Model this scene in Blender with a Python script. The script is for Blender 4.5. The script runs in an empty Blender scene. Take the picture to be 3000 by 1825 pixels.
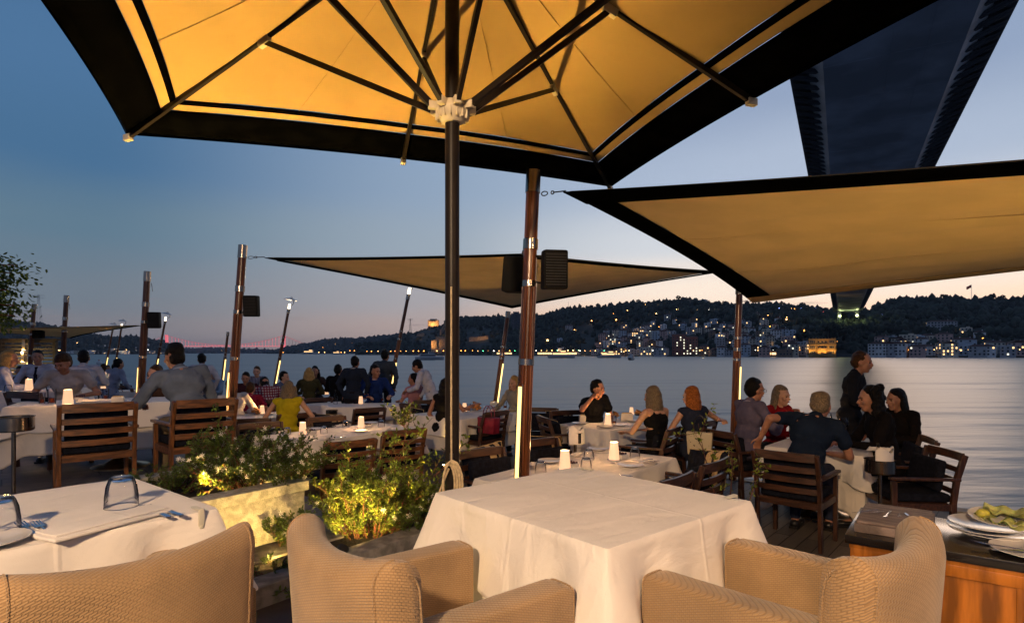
import bpy, bmesh, math, random
import numpy as np
from mathutils import Vector, Matrix, noise
R = math.radians
rnd = random.Random(7)
scene = bpy.context.scene
COL = scene.collection
# ---------------------------------------------------------------- camera, sky, light
F = 1720.0          # focal length in photo pixels (3000 wide)
HZ = 1034.0         # photo row of the horizon
CZ = 1.75           # camera height above the timber deck
cam_d = bpy.data.cameras.new('camera')
cam = bpy.data.objects.new('camera', cam_d); COL.objects.link(cam)
cam.location = (0, 0, CZ); cam.rotation_euler = (R(90), 0, 0)
cam_d.sensor_width = 36; cam_d.lens = 36 * F / 3000
cam_d.shift_y = (HZ - 912.5) / 3000
cam_d.clip_start = 0.05; cam_d.clip_end = 30000
scene.camera = cam
scene.view_settings.view_transform = 'Standard'; scene.view_settings.look = 'None'
scene.view_settings.exposure = 0; scene.view_settings.gamma = 1
scene.cycles.max_bounces = 8; scene.cycles.diffuse_bounces = 4; scene.cycles.glossy_bounces = 4
scene.cycles.transmission_bounces = 8; scene.cycles.transparent_max_bounces = 12
scene.cycles.sample_clamp_indirect = 4; scene.cycles.sample_clamp_direct = 0
scene.cycles.caustics_reflective = True; scene.cycles.blur_glossy = 2.0; scene.cycles.caustics_refractive = False
scene.cycles.use_denoising = True

def lin(r, g, b):
    f = lambda c: (c / 12.92 if c <= .04045 else ((c + .055) / 1.055) ** 2.4)
    return (f(r / 255), f(g / 255), f(b / 255), 1)

world = bpy.data.worlds.new('World'); scene.world = world; world.use_nodes = True
def build_world():
    nt = world.node_tree; N = nt.nodes; L = nt.links; N.clear()
    out = N.new('ShaderNodeOutputWorld'); bg = N.new('ShaderNodeBackground'); L.new(bg.outputs[0], out.inputs[0])
    tc = N.new('ShaderNodeTexCoord'); nrm = N.new('ShaderNodeVectorMath'); nrm.operation = 'NORMALIZE'
    L.new(tc.outputs['Generated'], nrm.inputs[0])
    sep = N.new('ShaderNodeSeparateXYZ'); L.new(nrm.outputs[0], sep.inputs[0])
    # angle from the set sun, flattened to azimuth
    dot = N.new('ShaderNodeVectorMath'); dot.operation = 'DOT_PRODUCT'
    a = R(29); dot.inputs[1].default_value = (math.sin(a), math.cos(a), 0.05); L.new(nrm.outputs[0], dot.inputs[0])
    def ramp(stops, src, interp='EASE'):
        r = N.new('ShaderNodeValToRGB'); r.color_ramp.interpolation = interp
        e = r.color_ramp.elements
        e[0].position, e[0].color = stops[0]; e[1].position, e[1].color = stops[-1]
        for p, c in stops[1:-1]:
            q = e.new(p); q.color = c
        L.new(src, r.inputs[0]); return r
    # soft clouds move the look-up a little
    mp = N.new('ShaderNodeMapping'); mp.inputs['Scale'].default_value = (1.3, 1.3, 6); L.new(nrm.outputs[0], mp.inputs[0])
    nz = N.new('ShaderNodeTexNoise'); nz.inputs['Scale'].default_value = 1.6; nz.inputs['Detail'].default_value = 5
    L.new(mp.outputs[0], nz.inputs['Vector'])
    ma = N.new('ShaderNodeMath'); ma.operation = 'MULTIPLY_ADD'; ma.inputs[1].default_value = .07; ma.inputs[2].default_value = -.035
    L.new(nz.outputs['Fac'], ma.inputs[0])
    el = N.new('ShaderNodeMath'); el.operation = 'ADD'; L.new(sep.outputs['Z'], el.inputs[0]); L.new(ma.outputs[0], el.inputs[1])
    away = ramp([(0, lin(138, 130, 132)), (.03, lin(136, 133, 138)), (.08, lin(118, 130, 142)), (.17, lin(98, 126, 146)),
                 (.27, lin(74, 113, 150)), (.38, lin(78, 117, 157)), (.6, lin(60, 92, 140)), (1, lin(30, 50, 88))], el.outputs[0])
    mid = ramp([(0, lin(196, 168, 154)), (.04, lin(194, 172, 164)), (.1, lin(176, 172, 176)), (.18, lin(160, 174, 188)),
                (.27, lin(150, 170, 194)), (.38, lin(146, 170, 202)), (.6, lin(90, 120, 165)), (1, lin(36, 58, 98))], el.outputs[0])
    toward = ramp([(0, (1.35, .74, .38, 1)), (.05, (1.35, .88, .56, 1)), (.1, (1.1, .92, .76, 1)), (.18, lin(218, 222, 228)),
                   (.27, lin(178, 192, 214)), (.38, lin(150, 166, 194)), (.6, lin(96, 122, 165)), (1, lin(36, 58, 98))], el.outputs[0])
    def mixc(f, A, B):
        m = N.new('ShaderNodeMix'); m.data_type = 'RGBA'; L.new(f, m.inputs[0]); L.new(A, m.inputs[6]); L.new(B, m.inputs[7]); return m.outputs[2]
    def mr(lo, hi):
        m = N.new('ShaderNodeMapRange'); m.interpolation_type = 'SMOOTHSTEP'; m.inputs[1].default_value = lo; m.inputs[2].default_value = hi
        L.new(dot.outputs['Value'], m.inputs[0]); return m.outputs[0]
    c = mixc(mr(.42, .86), away.outputs[0], mid.outputs[0])
    c = mixc(mr(.80, .985), c, toward.outputs[0])
    # the sky behind the camera is night blue
    bk = N.new('ShaderNodeMapRange'); bk.inputs[1].default_value = -.25; bk.inputs[2].default_value = .35; L.new(sep.outputs['Y'], bk.inputs[0])
    night = N.new('ShaderNodeRGB'); night.outputs[0].default_value = lin(96, 112, 144)
    c = mixc(bk.outputs[0], night.outputs[0], c)
    # small grey clouds low on the right
    mp2 = N.new('ShaderNodeMapping'); mp2.inputs['Scale'].default_value = (7, 7, 70); L.new(nrm.outputs[0], mp2.inputs[0])
    n2 = N.new('ShaderNodeTexNoise'); n2.inputs['Scale'].default_value = 1.5; n2.inputs['Detail'].default_value = 4; L.new(mp2.outputs[0], n2.inputs['Vector'])
    th = N.new('ShaderNodeMapRange'); th.inputs[1].default_value = .66; th.inputs[2].default_value = .78; th.inputs[4].default_value = .5
    L.new(n2.outputs['Fac'], th.inputs[0])
    band = N.new('ShaderNodeMapRange'); band.inputs[1].default_value = .16; band.inputs[2].default_value = .09; L.new(sep.outputs['Z'], band.inputs[0])
    mm = N.new('ShaderNodeMath'); mm.operation = 'MULTIPLY'; L.new(th.outputs[0], mm.inputs[0]); L.new(band.outputs[0], mm.inputs[1])
    cl = N.new('ShaderNodeRGB'); cl.outputs[0].default_value = lin(150, 130, 128)
    c = mixc(mm.outputs[0], c, cl.outputs[0])
    L.new(c, bg.inputs[0]); bg.inputs[1].default_value = 1.0
build_world()

def lamp(name, kind, loc, energy, color, size=.1, target=None, cone=None, blend=.5):
    d = bpy.data.lights.new(name, kind); o = bpy.data.objects.new(name, d); COL.objects.link(o)
    d.energy = energy; d.color = color; o.location = loc
    if kind == 'AREA': d.size = size
    elif kind == 'SUN': d.angle = size
    else: d.shadow_soft_size = size
    if kind == 'SPOT': d.spot_size = R(cone); d.spot_blend = blend
    if target is not None:
        o.rotation_euler = (Vector(target) - Vector(loc)).to_track_quat('-Z', 'Y').to_euler()
    return o
# the sun has just set behind the far ridge on the right: only its afterglow is left
lamp('afterglow_sun', 'SUN', (0, 0, 50), .25, (1, .70, .5), R(18), target=(-math.sin(R(32)) * 50, -math.cos(R(32)) * 50, 46))
# lamps of the restaurant front behind the camera
lamp('veranda_lamp', 'SPOT', (-1.2, -2.3, 3.45), 1280, (1, .68, .39), .10, target=(-.4, 2.4, 1.0), cone=84, blend=.7)
lamp('veranda_lamp', 'SPOT', (2.9, -.9, 3.3), 230, (1, .56, .24), .12, target=(2.3, 2.6, .6), cone=100, blend=.8)

# ---------------------------------------------------------------- helpers
def at(px, py, z):                       # point of the photo on the horizontal plane z
    Y = (CZ - z) * F / (py - HZ)
    return Vector(((px - 1500) / F * Y, Y, z))
def atY(px, py, Y):
    return Vector(((px - 1500) / F * Y, Y, CZ + (HZ - py) / F * Y))

def tag(o, label=None, cat=None, group=None, kind=None):
    if label: o['label'] = label
    if cat: o['category'] = cat
    if group: o['group'] = group
    if kind: o['kind'] = kind
    return o
def empty(name, loc=(0, 0, 0), rz=0, label=None, cat=None, group=None):
    o = bpy.data.objects.new(name, None); COL.objects.link(o); o.empty_display_size = .1
    o.location = loc; o.rotation_euler = (0, 0, rz)
    return tag(o, label, cat, group)
def link(name, me, parent=None, loc=(0, 0, 0), rz=0, scale=None):
    o = bpy.data.objects.new(name, me); COL.objects.link(o)
    o.location = loc; o.rotation_euler = (0, 0, rz)
    if scale: o.scale = scale
    if parent: o.parent = parent
    return o
KIDS = {}
def kids(o):
    return [c for c in o.children]
def copy_tree(o, loc, rz, label=None, group=None, cat=None, z_scale=None):
    c = o.copy(); COL.objects.link(c); c.location = loc; c.rotation_euler = (0, 0, rz)
    if label: c['label'] = label
    if group: c['group'] = group
    if cat: c['category'] = cat
    for k in list(o.children):
        d = k.copy(); COL.objects.link(d); d.parent = c
        for g in list(k.children):
            e = g.copy(); COL.objects.link(e); e.parent = d
    return c

class MB:
    def __init__(s): s.v = []; s.f = []; s.m = []; s.mi = 0
    def add(s, vs, fs, M=None):
        n = len(s.v)
        for p in vs: s.v.append(tuple(M @ Vector(p)) if M is not None else tuple(p))
        for f in fs: s.f.append([i + n for i in f]); s.m.append(s.mi)
        return s
    def box(s, c, d, M=None, rz=0, taper=1):
        x, y, z = d[0] / 2, d[1] / 2, d[2] / 2; t = taper
        vs = [(-x, -y, -z), (x, -y, -z), (x, y, -z), (-x, y, -z), (-x * t, -y * t, z), (x * t, -y * t, z), (x * t, y * t, z), (-x * t, y * t, z)]
        Q = Matrix.Translation(c) @ Matrix.Rotation(rz, 4, 'Z')
        if M is not None: Q = M @ Q
        return s.add(vs, [(3, 2, 1, 0), (4, 5, 6, 7), (0, 1, 5, 4), (1, 2, 6, 5), (2, 3, 7, 6), (3, 0, 4, 7)], Q)
    def bar(s, a, b, w, h=None, up=(0, 0, 1)):
        a, b = Vector(a), Vector(b); h = h or w; d = b - a; L = d.length; d.normalize()
        u = Vector(up); x = d.cross(u)
        if x.length < 1e-4: x = Vector((1, 0, 0))
        x.normalize(); y = x.cross(d)
        Q = Matrix((x, d, y)).transposed().to_4x4(); Q.translation = (a + b) / 2
        return s.box((0, 0, 0), (w, L, h), Q)
    def tube(s, pts, r, n=8, caps=True, closed=False):
        P = [Vector(p) for p in pts]; m = len(P)
        if not hasattr(r, '__len__'): r = [r] * m
        rings = []; ref = None
        for i in range(m):
            a = P[i - 1] if (i > 0 or closed) else P[i]; b = P[(i + 1) % m] if (i < m - 1 or closed) else P[i]
            t = (b - a)
            if t.length < 1e-9: t = Vector((0, 0, 1))
            t.normalize()
            if ref is None:
                ref = Vector((0, 0, 1)) if abs(t.z) < .9 else Vector((1, 0, 0))
            x = t.cross(ref)
            if x.length < 1e-6: x = t.orthogonal()
            x.normalize(); ref = x.cross(t); y = ref.normalized()
            rings.append([P[i] + (x * math.cos(2 * math.pi * k / n) + y * math.sin(2 * math.pi * k / n)) * r[i] for k in range(n)])
        vs = [q for g in rings for q in g]; fs = []
        for i in range(m if closed else m - 1):
            j = (i + 1) % m
            for k in range(n): fs.append((i * n + k, j * n + k, j * n + (k + 1) % n, i * n + (k + 1) % n))
        if caps and not closed:
            fs.append(tuple(range(n))); fs.append(tuple((m - 1) * n + k for k in reversed(range(n))))
        return s.add(vs, fs)
    def lathe(s, prof, n=24, M=None, close=False):
        vs = []; fs = []; m = len(prof)
        for r, z in prof:
            for k in range(n):
                a = 2 * math.pi * k / n; vs.append((r * math.cos(a), r * math.sin(a), z))
        for i in range(m - 1):
            for k in range(n):
                fs.append((i * n + k, i * n + (k + 1) % n, (i + 1) * n + (k + 1) % n, (i + 1) * n + k))
        if prof[0][0] > 1e-5 and not close: fs.append(tuple(reversed(range(n))))
        if prof[-1][0] > 1e-5 and not close: fs.append(tuple((m - 1) * n + k for k in range(n)))
        return s.add(vs, fs, M)
    def ell(s, c, r, M=None, n=12, m=8):
        vs = []; fs = []
        for i in range(m + 1):
            t = math.pi * i / m
            for k in range(n):
                a = 2 * math.pi * k / n
                vs.append((r[0] * math.sin(t) * math.cos(a), r[1] * math.sin(t) * math.sin(a), r[2] * math.cos(t)))
        for i in range(m):
            for k in range(n):
                fs.append((i * n + k, (i + 1) * n + k, (i + 1) * n + (k + 1) % n, i * n + (k + 1) % n))
        Q = Matrix.Translation(c)
        if M is not None: Q = Q @ M
        return s.add(vs, fs, Q)
    def grid(s, fn, nu, nv, cu=False, cv=False):
        vs = [fn(i / (nu if cu else nu - 1), j / (nv if cv else nv - 1)) for i in range(nu) for j in range(nv)]
        fs = []
        for i in range(nu if cu else nu - 1):
            for j in range(nv if cv else nv - 1):
                a, b = (i + 1) % nu, (j + 1) % nv
                fs.append((i * nv + j, a * nv + j, a * nv + b, i * nv + b))
        return s.add(vs, fs)
    def mesh(s, name, mats, smooth=False, bevel=0, merge=False, segs=2):
        me = bpy.data.meshes.new(name); me.from_pydata(s.v, [], s.f)
        for q in (mats if isinstance(mats, (list, tuple)) else [mats]): me.materials.append(q)
        for p, i in zip(me.polygons, s.m): p.material_index = i
        bm = bmesh.new(); bm.from_mesh(me)
        if merge or smooth: bmesh.ops.remove_doubles(bm, verts=bm.verts, dist=1e-5)
        bmesh.ops.recalc_face_normals(bm, faces=bm.faces)
        if bevel:
            es = [e for e in bm.edges if len(e.link_faces) == 2 and e.calc_face_angle(0) > R(35)]
            bmesh.ops.bevel(bm, geom=es, offset=bevel, segments=segs, affect='EDGES', profile=.6, clamp_overlap=True)
        bm.to_mesh(me); bm.free()
        if smooth or bevel:
            me.polygons.foreach_set('use_smooth', [True] * len(me.polygons))
            try: me.set_sharp_from_angle(angle=R(40))
            except Exception: pass
        me.update(); return me
    def obj(s, name, mats, parent=None, loc=(0, 0, 0), rz=0, **k):
        return link(name, s.mesh(name, mats, **k), parent, loc, rz)

# ---------------------------------------------------------------- materials
def mat(name, col, rough=.6, metal=0, var=.0, vs=6, bump=0, bs=60, stretch=None, emis=None, es=0, trans=0, coat=0,
        sheen=0, alpha=None, ior=1.45, subs=0, col2=None, lo=.4, hi=.62, detail=4):
    m = bpy.data.materials.new(name); m.use_nodes = True; nt = m.node_tree; N = nt.nodes; L = nt.links
    b = N['Principled BSDF']; c = tuple(col[:3]) + (1,)
    b.inputs['Base Color'].default_value = c; b.inputs['Roughness'].default_value = rough; b.inputs['Metallic'].default_value = metal
    b.inputs['IOR'].default_value = ior
    if coat: b.inputs['Coat Weight'].default_value = coat; b.inputs['Coat Roughness'].default_value = .15
    if sheen: b.inputs['Sheen Weight'].default_value = sheen
    if trans: b.inputs['Transmission Weight'].default_value = trans
    if subs: b.inputs['Subsurface Weight'].default_value = subs; b.inputs['Subsurface Radius'].default_value = (.02, .01, .005)
    if emis: b.inputs['Emission Color'].default_value = tuple(emis[:3]) + (1,); b.inputs['Emission Strength'].default_value = es
    if var or bump or col2:
        tc = N.new('ShaderNodeTexCoord'); mp = N.new('ShaderNodeMapping'); L.new(tc.outputs['Object'], mp.inputs[0])
        if stretch: mp.inputs['Scale'].default_value = stretch
    if var or col2:
        nz = N.new('ShaderNodeTexNoise'); nz.inputs['Scale'].default_value = vs; nz.inputs['Detail'].default_value = detail
        L.new(mp.outputs[0], nz.inputs['Vector'])
        r = N.new('ShaderNodeValToRGB'); e = r.color_ramp.elements
        e[0].position = lo; e[1].position = hi
        if col2: e[0].color = tuple(col2[:3]) + (1,); e[1].color = c
        else:
            e[0].color = tuple(x * (1 - var) for x in c[:3]) + (1,); e[1].color = tuple(min(1, x * (1 + var)) for x in c[:3]) + (1,)
        L.new(nz.outputs['Fac'], r.inputs[0]); L.new(r.outputs[0], b.inputs['Base Color'])
        m['ramp'] = 1
    if bump:
        nb = N.new('ShaderNodeTexNoise'); nb.inputs['Scale'].default_value = bs; nb.inputs['Detail'].default_value = 3
        L.new(mp.outputs[0], nb.inputs['Vector'])
        bp = N.new('ShaderNodeBump'); bp.inputs['Strength'].default_value = min(1, bump); bp.inputs['Distance'].default_value = .01 * max(1, bump)
        L.new(nb.outputs['Fac'], bp.inputs['Height']); L.new(bp.outputs[0], b.inputs['Normal'])
    return m
def nodes_of(m): return m.node_tree.nodes, m.node_tree.links, m.node_tree.nodes['Principled BSDF']

wood = mat('chair_teak', (.14, .052, .016), .42, var=.45, vs=5, stretch=(9, 9, 1.2), bump=.12, bs=90, coat=.15)
wood_dk = mat('dark_stained_teak', (.05, .02, .011), .4, var=.4, vs=5, stretch=(9, 9, 1.2), bump=.12, bs=90, coat=.15)
wood_x = mat('chair_teak_rails', (.14, .052, .016), .42, var=.45, vs=5, stretch=(1.2, 9, 9), bump=.12, bs=90, coat=.15)
wood_dk_x = mat('dark_teak_rails', (.05, .02, .011), .4, var=.4, vs=5, stretch=(1.2, 9, 9), bump=.12, bs=90, coat=.15)
mast_wood = mat('varnished_mast_wood', (.14, .043, .013), .33, var=.55, vs=3, stretch=(22, 22, .7), bump=.1, bs=40, coat=.3)
chrome = mat('polished_steel', (.42, .35, .28), .2, 1, var=.1, vs=9)
brass = mat('brushed_brass', (.7, .5, .28), .28, 1, var=.15, vs=12)
black = mat('black_plastic', (.006, .006, .007), .6, var=.2, vs=30, bump=.1, bs=300)
blackcloth = mat('black_canvas_border', (.0014, .0014, .0016), .95, var=.3, vs=8, bump=.15, bs=200)
blackcloth.node_tree.nodes['Principled BSDF'].inputs['Specular IOR Level'].default_value = 0
navy = mat('navy_cushion_fabric', (.008, .009, .016), .9, var=.3, vs=30, bump=.3, bs=400, sheen=.1)
stripe_m = mat('beige_stripe_fabric', (.42, .30, .15), .9, var=.1, vs=60, bump=.3, bs=400)
china = mat('white_china', (.62, .58, .54), .18, var=.04, vs=20, coat=.4)
steel = mat('cutlery_steel', (.62, .64, .68), .14, 1)
skin_a = mat('skin_tan', (.36, .17, .105), .5, var=.14, vs=14, subs=.15, bump=.05, bs=200)
skin_b = mat('skin_fair', (.50, .27, .18), .5, var=.12, vs=14, subs=.15, bump=.05, bs=200)
hair_k = mat('black_hair', (.007, .006, .006), .45, var=.5, vs=40, stretch=(5, 5, 1), bump=.6, bs=130)
hair_b = mat('brown_hair', (.05, .024, .011), .45, var=.5, vs=40, stretch=(5, 5, 1), bump=.6, bs=130)
hair_g = mat('grey_blond_hair', (.16, .12, .08), .5, var=.4, vs=40, stretch=(5, 5, 1), bump=.6, bs=130)
hair_r = mat('ginger_hair', (.30, .095, .022), .5, var=.5, vs=40, stretch=(5, 5, 1), bump=.6, bs=130)
hair_y = mat('blond_hair', (.36, .22, .08), .5, var=.4, vs=40, stretch=(5, 5, 1), bump=.6, bs=130)
eye_m = mat('dark_eye', (.01, .008, .007), .2)
lip_m = mat('lips', (.25, .07, .06), .5)
shoe_m = mat('black_leather', (.01, .009, .009), .3, var=.2, vs=20)
speaker_m = black
stone = mat('grained_stone', (.36, .33, .27), .85, var=.22, vs=22, bump=.5, bs=120)
stone_b = mat('grey_kerb_stone', (.22, .20, .18), .85, var=.3, vs=14, bump=.5, bs=100)
soil = mat('dark_soil', (.02, .014, .009), .95, var=.5, vs=20, bump=1.0, bs=60)
rope_m = mat('cream_rope', (.52, .40, .24), .8, var=.15, vs=60, bump=.5, bs=300)
bone = mat('cream_plastic_joint', (.62, .52, .36), .45, var=.08, vs=20)
alu = mat('dark_bronze_tube', (.014, .010, .008), .38, 0, var=.15, vs=8)

def cloth_mat(name, col, trans=.0):
    m = mat(name, col, .85, var=.04, vs=3, bump=.0, sheen=.1)
    N, L, b = nodes_of(m)
    tc = N.new('ShaderNodeTexCoord')
    n1 = N.new('ShaderNodeTexNoise'); n1.inputs['Scale'].default_value = 3.2; n1.inputs['Detail'].default_value = 5
    n1.inputs['Distortion'].default_value = .6
    mp = N.new('ShaderNodeMapping'); mp.inputs['Scale'].default_value = (1.0, 3.2, 1.6); mp.inputs['Rotation'].default_value = (0, 0, .6)
    L.new(tc.outputs['Object'], mp.inputs[0]); L.new(mp.outputs[0], n1.inputs['Vector'])
    n2 = N.new('ShaderNodeTexNoise'); n2.inputs['Scale'].default_value = 260; L.new(tc.outputs['Object'], n2.inputs['Vector'])
    b1 = N.new('ShaderNodeBump'); b1.inputs['Strength'].default_value = .85; b1.inputs['Distance'].default_value = .024; L.new(n1.outputs['Fac'], b1.inputs['Height'])
    b2 = N.new('ShaderNodeBump'); b2.inputs['Strength'].default_value = .3; b2.inputs['Distance'].default_value = .002
    L.new(n2.outputs['Fac'], b2.inputs['Height']); L.new(b1.outputs[0], b2.inputs['Normal'])
    # pressed fold lines
    sp = N.new('ShaderNodeSeparateXYZ'); L.new(tc.outputs['Object'], sp.inputs[0]); prev = None
    for ax_, off in (('X', .06), ('Y', -.03), ('Y', .25)):
        a = N.new('ShaderNodeMath'); a.operation = 'SUBTRACT'; L.new(sp.outputs[ax_], a.inputs[0]); a.inputs[1].default_value = off
        ab = N.new('ShaderNodeMath'); ab.operation = 'ABSOLUTE'; L.new(a.outputs[0], ab.inputs[0])
        r = N.new('ShaderNodeMapRange'); r.interpolation_type = 'SMOOTHSTEP'; r.inputs[1].default_value = 0; r.inputs[2].default_value = .012; r.inputs[3].default_value = 1; r.inputs[4].default_value = 0
        L.new(ab.outputs[0], r.inputs[0])
        if prev is None: prev = r.outputs[0]
        else:
            q = N.new('ShaderNodeMath'); q.operation = 'MAXIMUM'; L.new(prev, q.inputs[0]); L.new(r.outputs[0], q.inputs[1]); prev = q.outputs[0]
    b3 = N.new('ShaderNodeBump'); b3.inputs['Strength'].default_value = .8; b3.inputs['Distance'].default_value = .0022
    L.new(prev, b3.inputs['Height']); L.new(b2.outputs[0], b3.inputs['Normal']); L.new(b3.outputs[0], b.inputs['Normal'])
    return m
linen = cloth_mat('white_linen', (.76, .70, .65))
linen2 = cloth_mat('white_linen_under', (.74, .66, .58))

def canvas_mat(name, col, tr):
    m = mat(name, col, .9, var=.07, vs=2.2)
    N, L, b = nodes_of(m)
    out = [n for n in N if n.type == 'OUTPUT_MATERIAL'][0]
    tc = N.new('ShaderNodeTexCoord')
    n1 = N.new('ShaderNodeTexNoise'); n1.inputs['Scale'].default_value = 1.2; n1.inputs['Detail'].default_value = 4; L.new(tc.outputs['Object'], n1.inputs['Vector'])
    n2 = N.new('ShaderNodeTexNoise'); n2.inputs['Scale'].default_value = 220; L.new(tc.outputs['Object'], n2.inputs['Vector'])
    b1 = N.new('ShaderNodeBump'); b1.inputs['Strength'].default_value = .6; b1.inputs['Distance'].default_value = .05; L.new(n1.outputs['Fac'], b1.inputs['Height'])
    b2 = N.new('ShaderNodeBump'); b2.inputs['Strength'].default_value = .3; b2.inputs['Distance'].default_value = .002
    L.new(n2.outputs['Fac'], b2.inputs['Height']); L.new(b1.outputs[0], b2.inputs['Normal']); L.new(b2.outputs[0], b.inputs['Normal'])
    t = N.new('ShaderNodeBsdfTranslucent'); t.inputs[0].default_value = tuple(col) + (1,)
    mx = N.new('ShaderNodeMixShader'); mx.inputs[0].default_value = tr
    L.new(b.outputs[0], mx.inputs[1]); L.new(t.outputs[0], mx.inputs[2]); L.new(mx.outputs[0], out.inputs[0])
    return m
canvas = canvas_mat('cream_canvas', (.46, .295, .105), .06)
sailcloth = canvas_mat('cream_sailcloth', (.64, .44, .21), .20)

def weave_mat():
    m = mat('woven_armchair_fabric', (.40, .25, .12), .9, var=.14, vs=5)
    N, L, b = nodes_of(m)
    tc = N.new('ShaderNodeTexCoord'); sp = N.new('ShaderNodeSeparateXYZ'); L.new(tc.outputs['Object'], sp.inputs[0])
    def math_(op, a, bb, c=None):
        q = N.new('ShaderNodeMath'); q.operation = op
        for i, v in enumerate((a, bb, c)):
            if v is None: continue
            if isinstance(v, (int, float)): q.inputs[i].default_value = v
            else: L.new(v, q.inputs[i])
        return q.outputs[0]
    u = math_('ADD', sp.outputs['X'], sp.outputs['Y']); v = math_('MULTIPLY_ADD', math_('SUBTRACT', sp.outputs['Y'], sp.outputs['X']), .35, sp.outputs['Z'])
    cb = N.new('ShaderNodeCombineXYZ'); L.new(u, cb.inputs[0]); L.new(v, cb.inputs[1])
    br = N.new('ShaderNodeTexBrick'); br.inputs['Scale'].default_value = 1; br.offset = .5
    br.inputs['Brick Width'].default_value = .0125; br.inputs['Row Height'].default_value = .0066; br.inputs['Mortar Size'].default_value = .0017
    br.inputs['Mortar Smooth'].default_value = .8
    L.new(cb.outputs[0], br.inputs['Vector'])
    br.inputs['Color1'].default_value = (1, 1, 1, 1); br.inputs['Color2'].default_value = (.85, .85, .85, 1); br.inputs['Mortar'].default_value = (.35, .3, .25, 1)
    bp = N.new('ShaderNodeBump'); bp.inputs['Strength'].default_value = .8; bp.inputs['Distance'].default_value = .003
    L.new(br.outputs['Color'], bp.inputs['Height']); L.new(bp.outputs[0], b.inputs['Normal'])
    old = b.inputs['Base Color'].links[0].from_socket
    mx = N.new('ShaderNodeMix'); mx.data_type = 'RGBA'; mx.blend_type = 'MULTIPLY'; mx.inputs[0].default_value = .45
    L.new(old, mx.inputs[6]); L.new(br.outputs['Color'], mx.inputs[7]); L.new(mx.outputs[2], b.inputs['Base Color'])
    b.inputs['Sheen Weight'].default_value = .25
    return m
weave = weave_mat()

def glass_mat(name, col=(1, 1, 1)):
    m = bpy.data.materials.new(name); m.use_nodes = True; N = m.node_tree.nodes; L = m.node_tree.links; N.clear()
    o = N.new('ShaderNodeOutputMaterial'); g = N.new('ShaderNodeBsdfGlass'); g.inputs['IOR'].default_value = 1.45; g.inputs[0].default_value = tuple(col) + (1,)
    g.inputs['Roughness'].default_value = .01
    t = N.new('ShaderNodeBsdfTransparent'); t.inputs[0].default_value = (.95, .95, .96, 1)
    fr = N.new('ShaderNodeFresnel'); fr.inputs[0].default_value = 1.28
    gl = N.new('ShaderNodeBsdfGlossy'); gl.inputs['Roughness'].default_value = .03
    a = N.new('ShaderNodeMixShader'); L.new(fr.outputs[0], a.inputs[0]); L.new(t.outputs[0], a.inputs[1]); L.new(gl.outputs[0], a.inputs[2])
    b = N.new('ShaderNodeMixShader'); b.inputs[0].default_value = .0; L.new(a.outputs[0], b.inputs[1]); L.new(g.outputs[0], b.inputs[2])
    L.new(b.outputs[0], o.inputs[0]); return m
glass = glass_mat('clear_glass')
glass_s = bpy.data.materials.new('solid_glass'); glass_s.use_nodes = True
for k_, v_ in (('Transmission Weight', 1), ('Roughness', .02), ('IOR', 1.45)): glass_s.node_tree.nodes['Principled BSDF'].inputs[k_].default_value = v_
glass_s.node_tree.nodes['Principled BSDF'].inputs['Base Color'].default_value = (.97, .97, .97, 1)
def emit(name, col, st):
    m = bpy.data.materials.new(name); m.use_nodes = True; b = m.node_tree.nodes['Principled BSDF']
    b.inputs['Base Color'].default_value = (.3, .3, .3, 1); b.inputs['Emission Color'].default_value = tuple(col) + (1,); b.inputs['Emission Strength'].default_value = st
    return m
led = emit('warm_led_strip', (1, .66, .20), 2.8)
candle_m = emit('lit_frosted_shade', (1, .55, .28), 1.0)
flame_m = emit('candle_flame', (1, .62, .28), 6)
lens_m = emit('uplight_lens', (1, .72, .3), 40)
lamp_tube = emit('lit_lamp_tube', (1, .8, .55), 4)

alu.node_tree.nodes['Principled BSDF'].inputs['Specular IOR Level'].default_value = .2
for m_ in (hair_k, hair_b, hair_g, hair_r, hair_y, navy): m_.node_tree.nodes['Principled BSDF'].inputs['Specular IOR Level'].default_value = .12; m_.node_tree.nodes['Principled BSDF'].inputs['Sheen Weight'].default_value = 0
# ================================================================ SETTING
WZ = -2.75                                  # water level
VM = Vector((.75, -.66, 0)).normalized()    # along the row of masts and the quay
UM = Vector((.66, .75, 0)).normalized()     # towards the water
UP = .45                                    # upper terrace level
def struct(name, mb, mats, **k):
    o = mb.obj(name, mats, **k); o['kind'] = 'structure'; return o

def np_mesh(name, V, T, mats, smooth=False):
    me = bpy.data.meshes.new(name); k = T.shape[1]
    me.vertices.add(len(V)); me.vertices.foreach_set('co', V.astype('f').ravel())
    me.loops.add(T.size); me.loops.foreach_set('vertex_index', T.astype('i').ravel())
    me.polygons.add(len(T)); me.polygons.foreach_set('loop_start', np.arange(0, T.size, k, dtype='i'))
    try: me.polygons.foreach_set('loop_total', np.full(len(T), k, dtype='i'))
    except Exception: pass
    if smooth: me.polygons.foreach_set('use_smooth', np.ones(len(T), dtype=bool))
    for q in (mats if isinstance(mats, (list, tuple)) else [mats]): me.materials.append(q)
    me.update(calc_edges=True); me.validate(); return me

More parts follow.
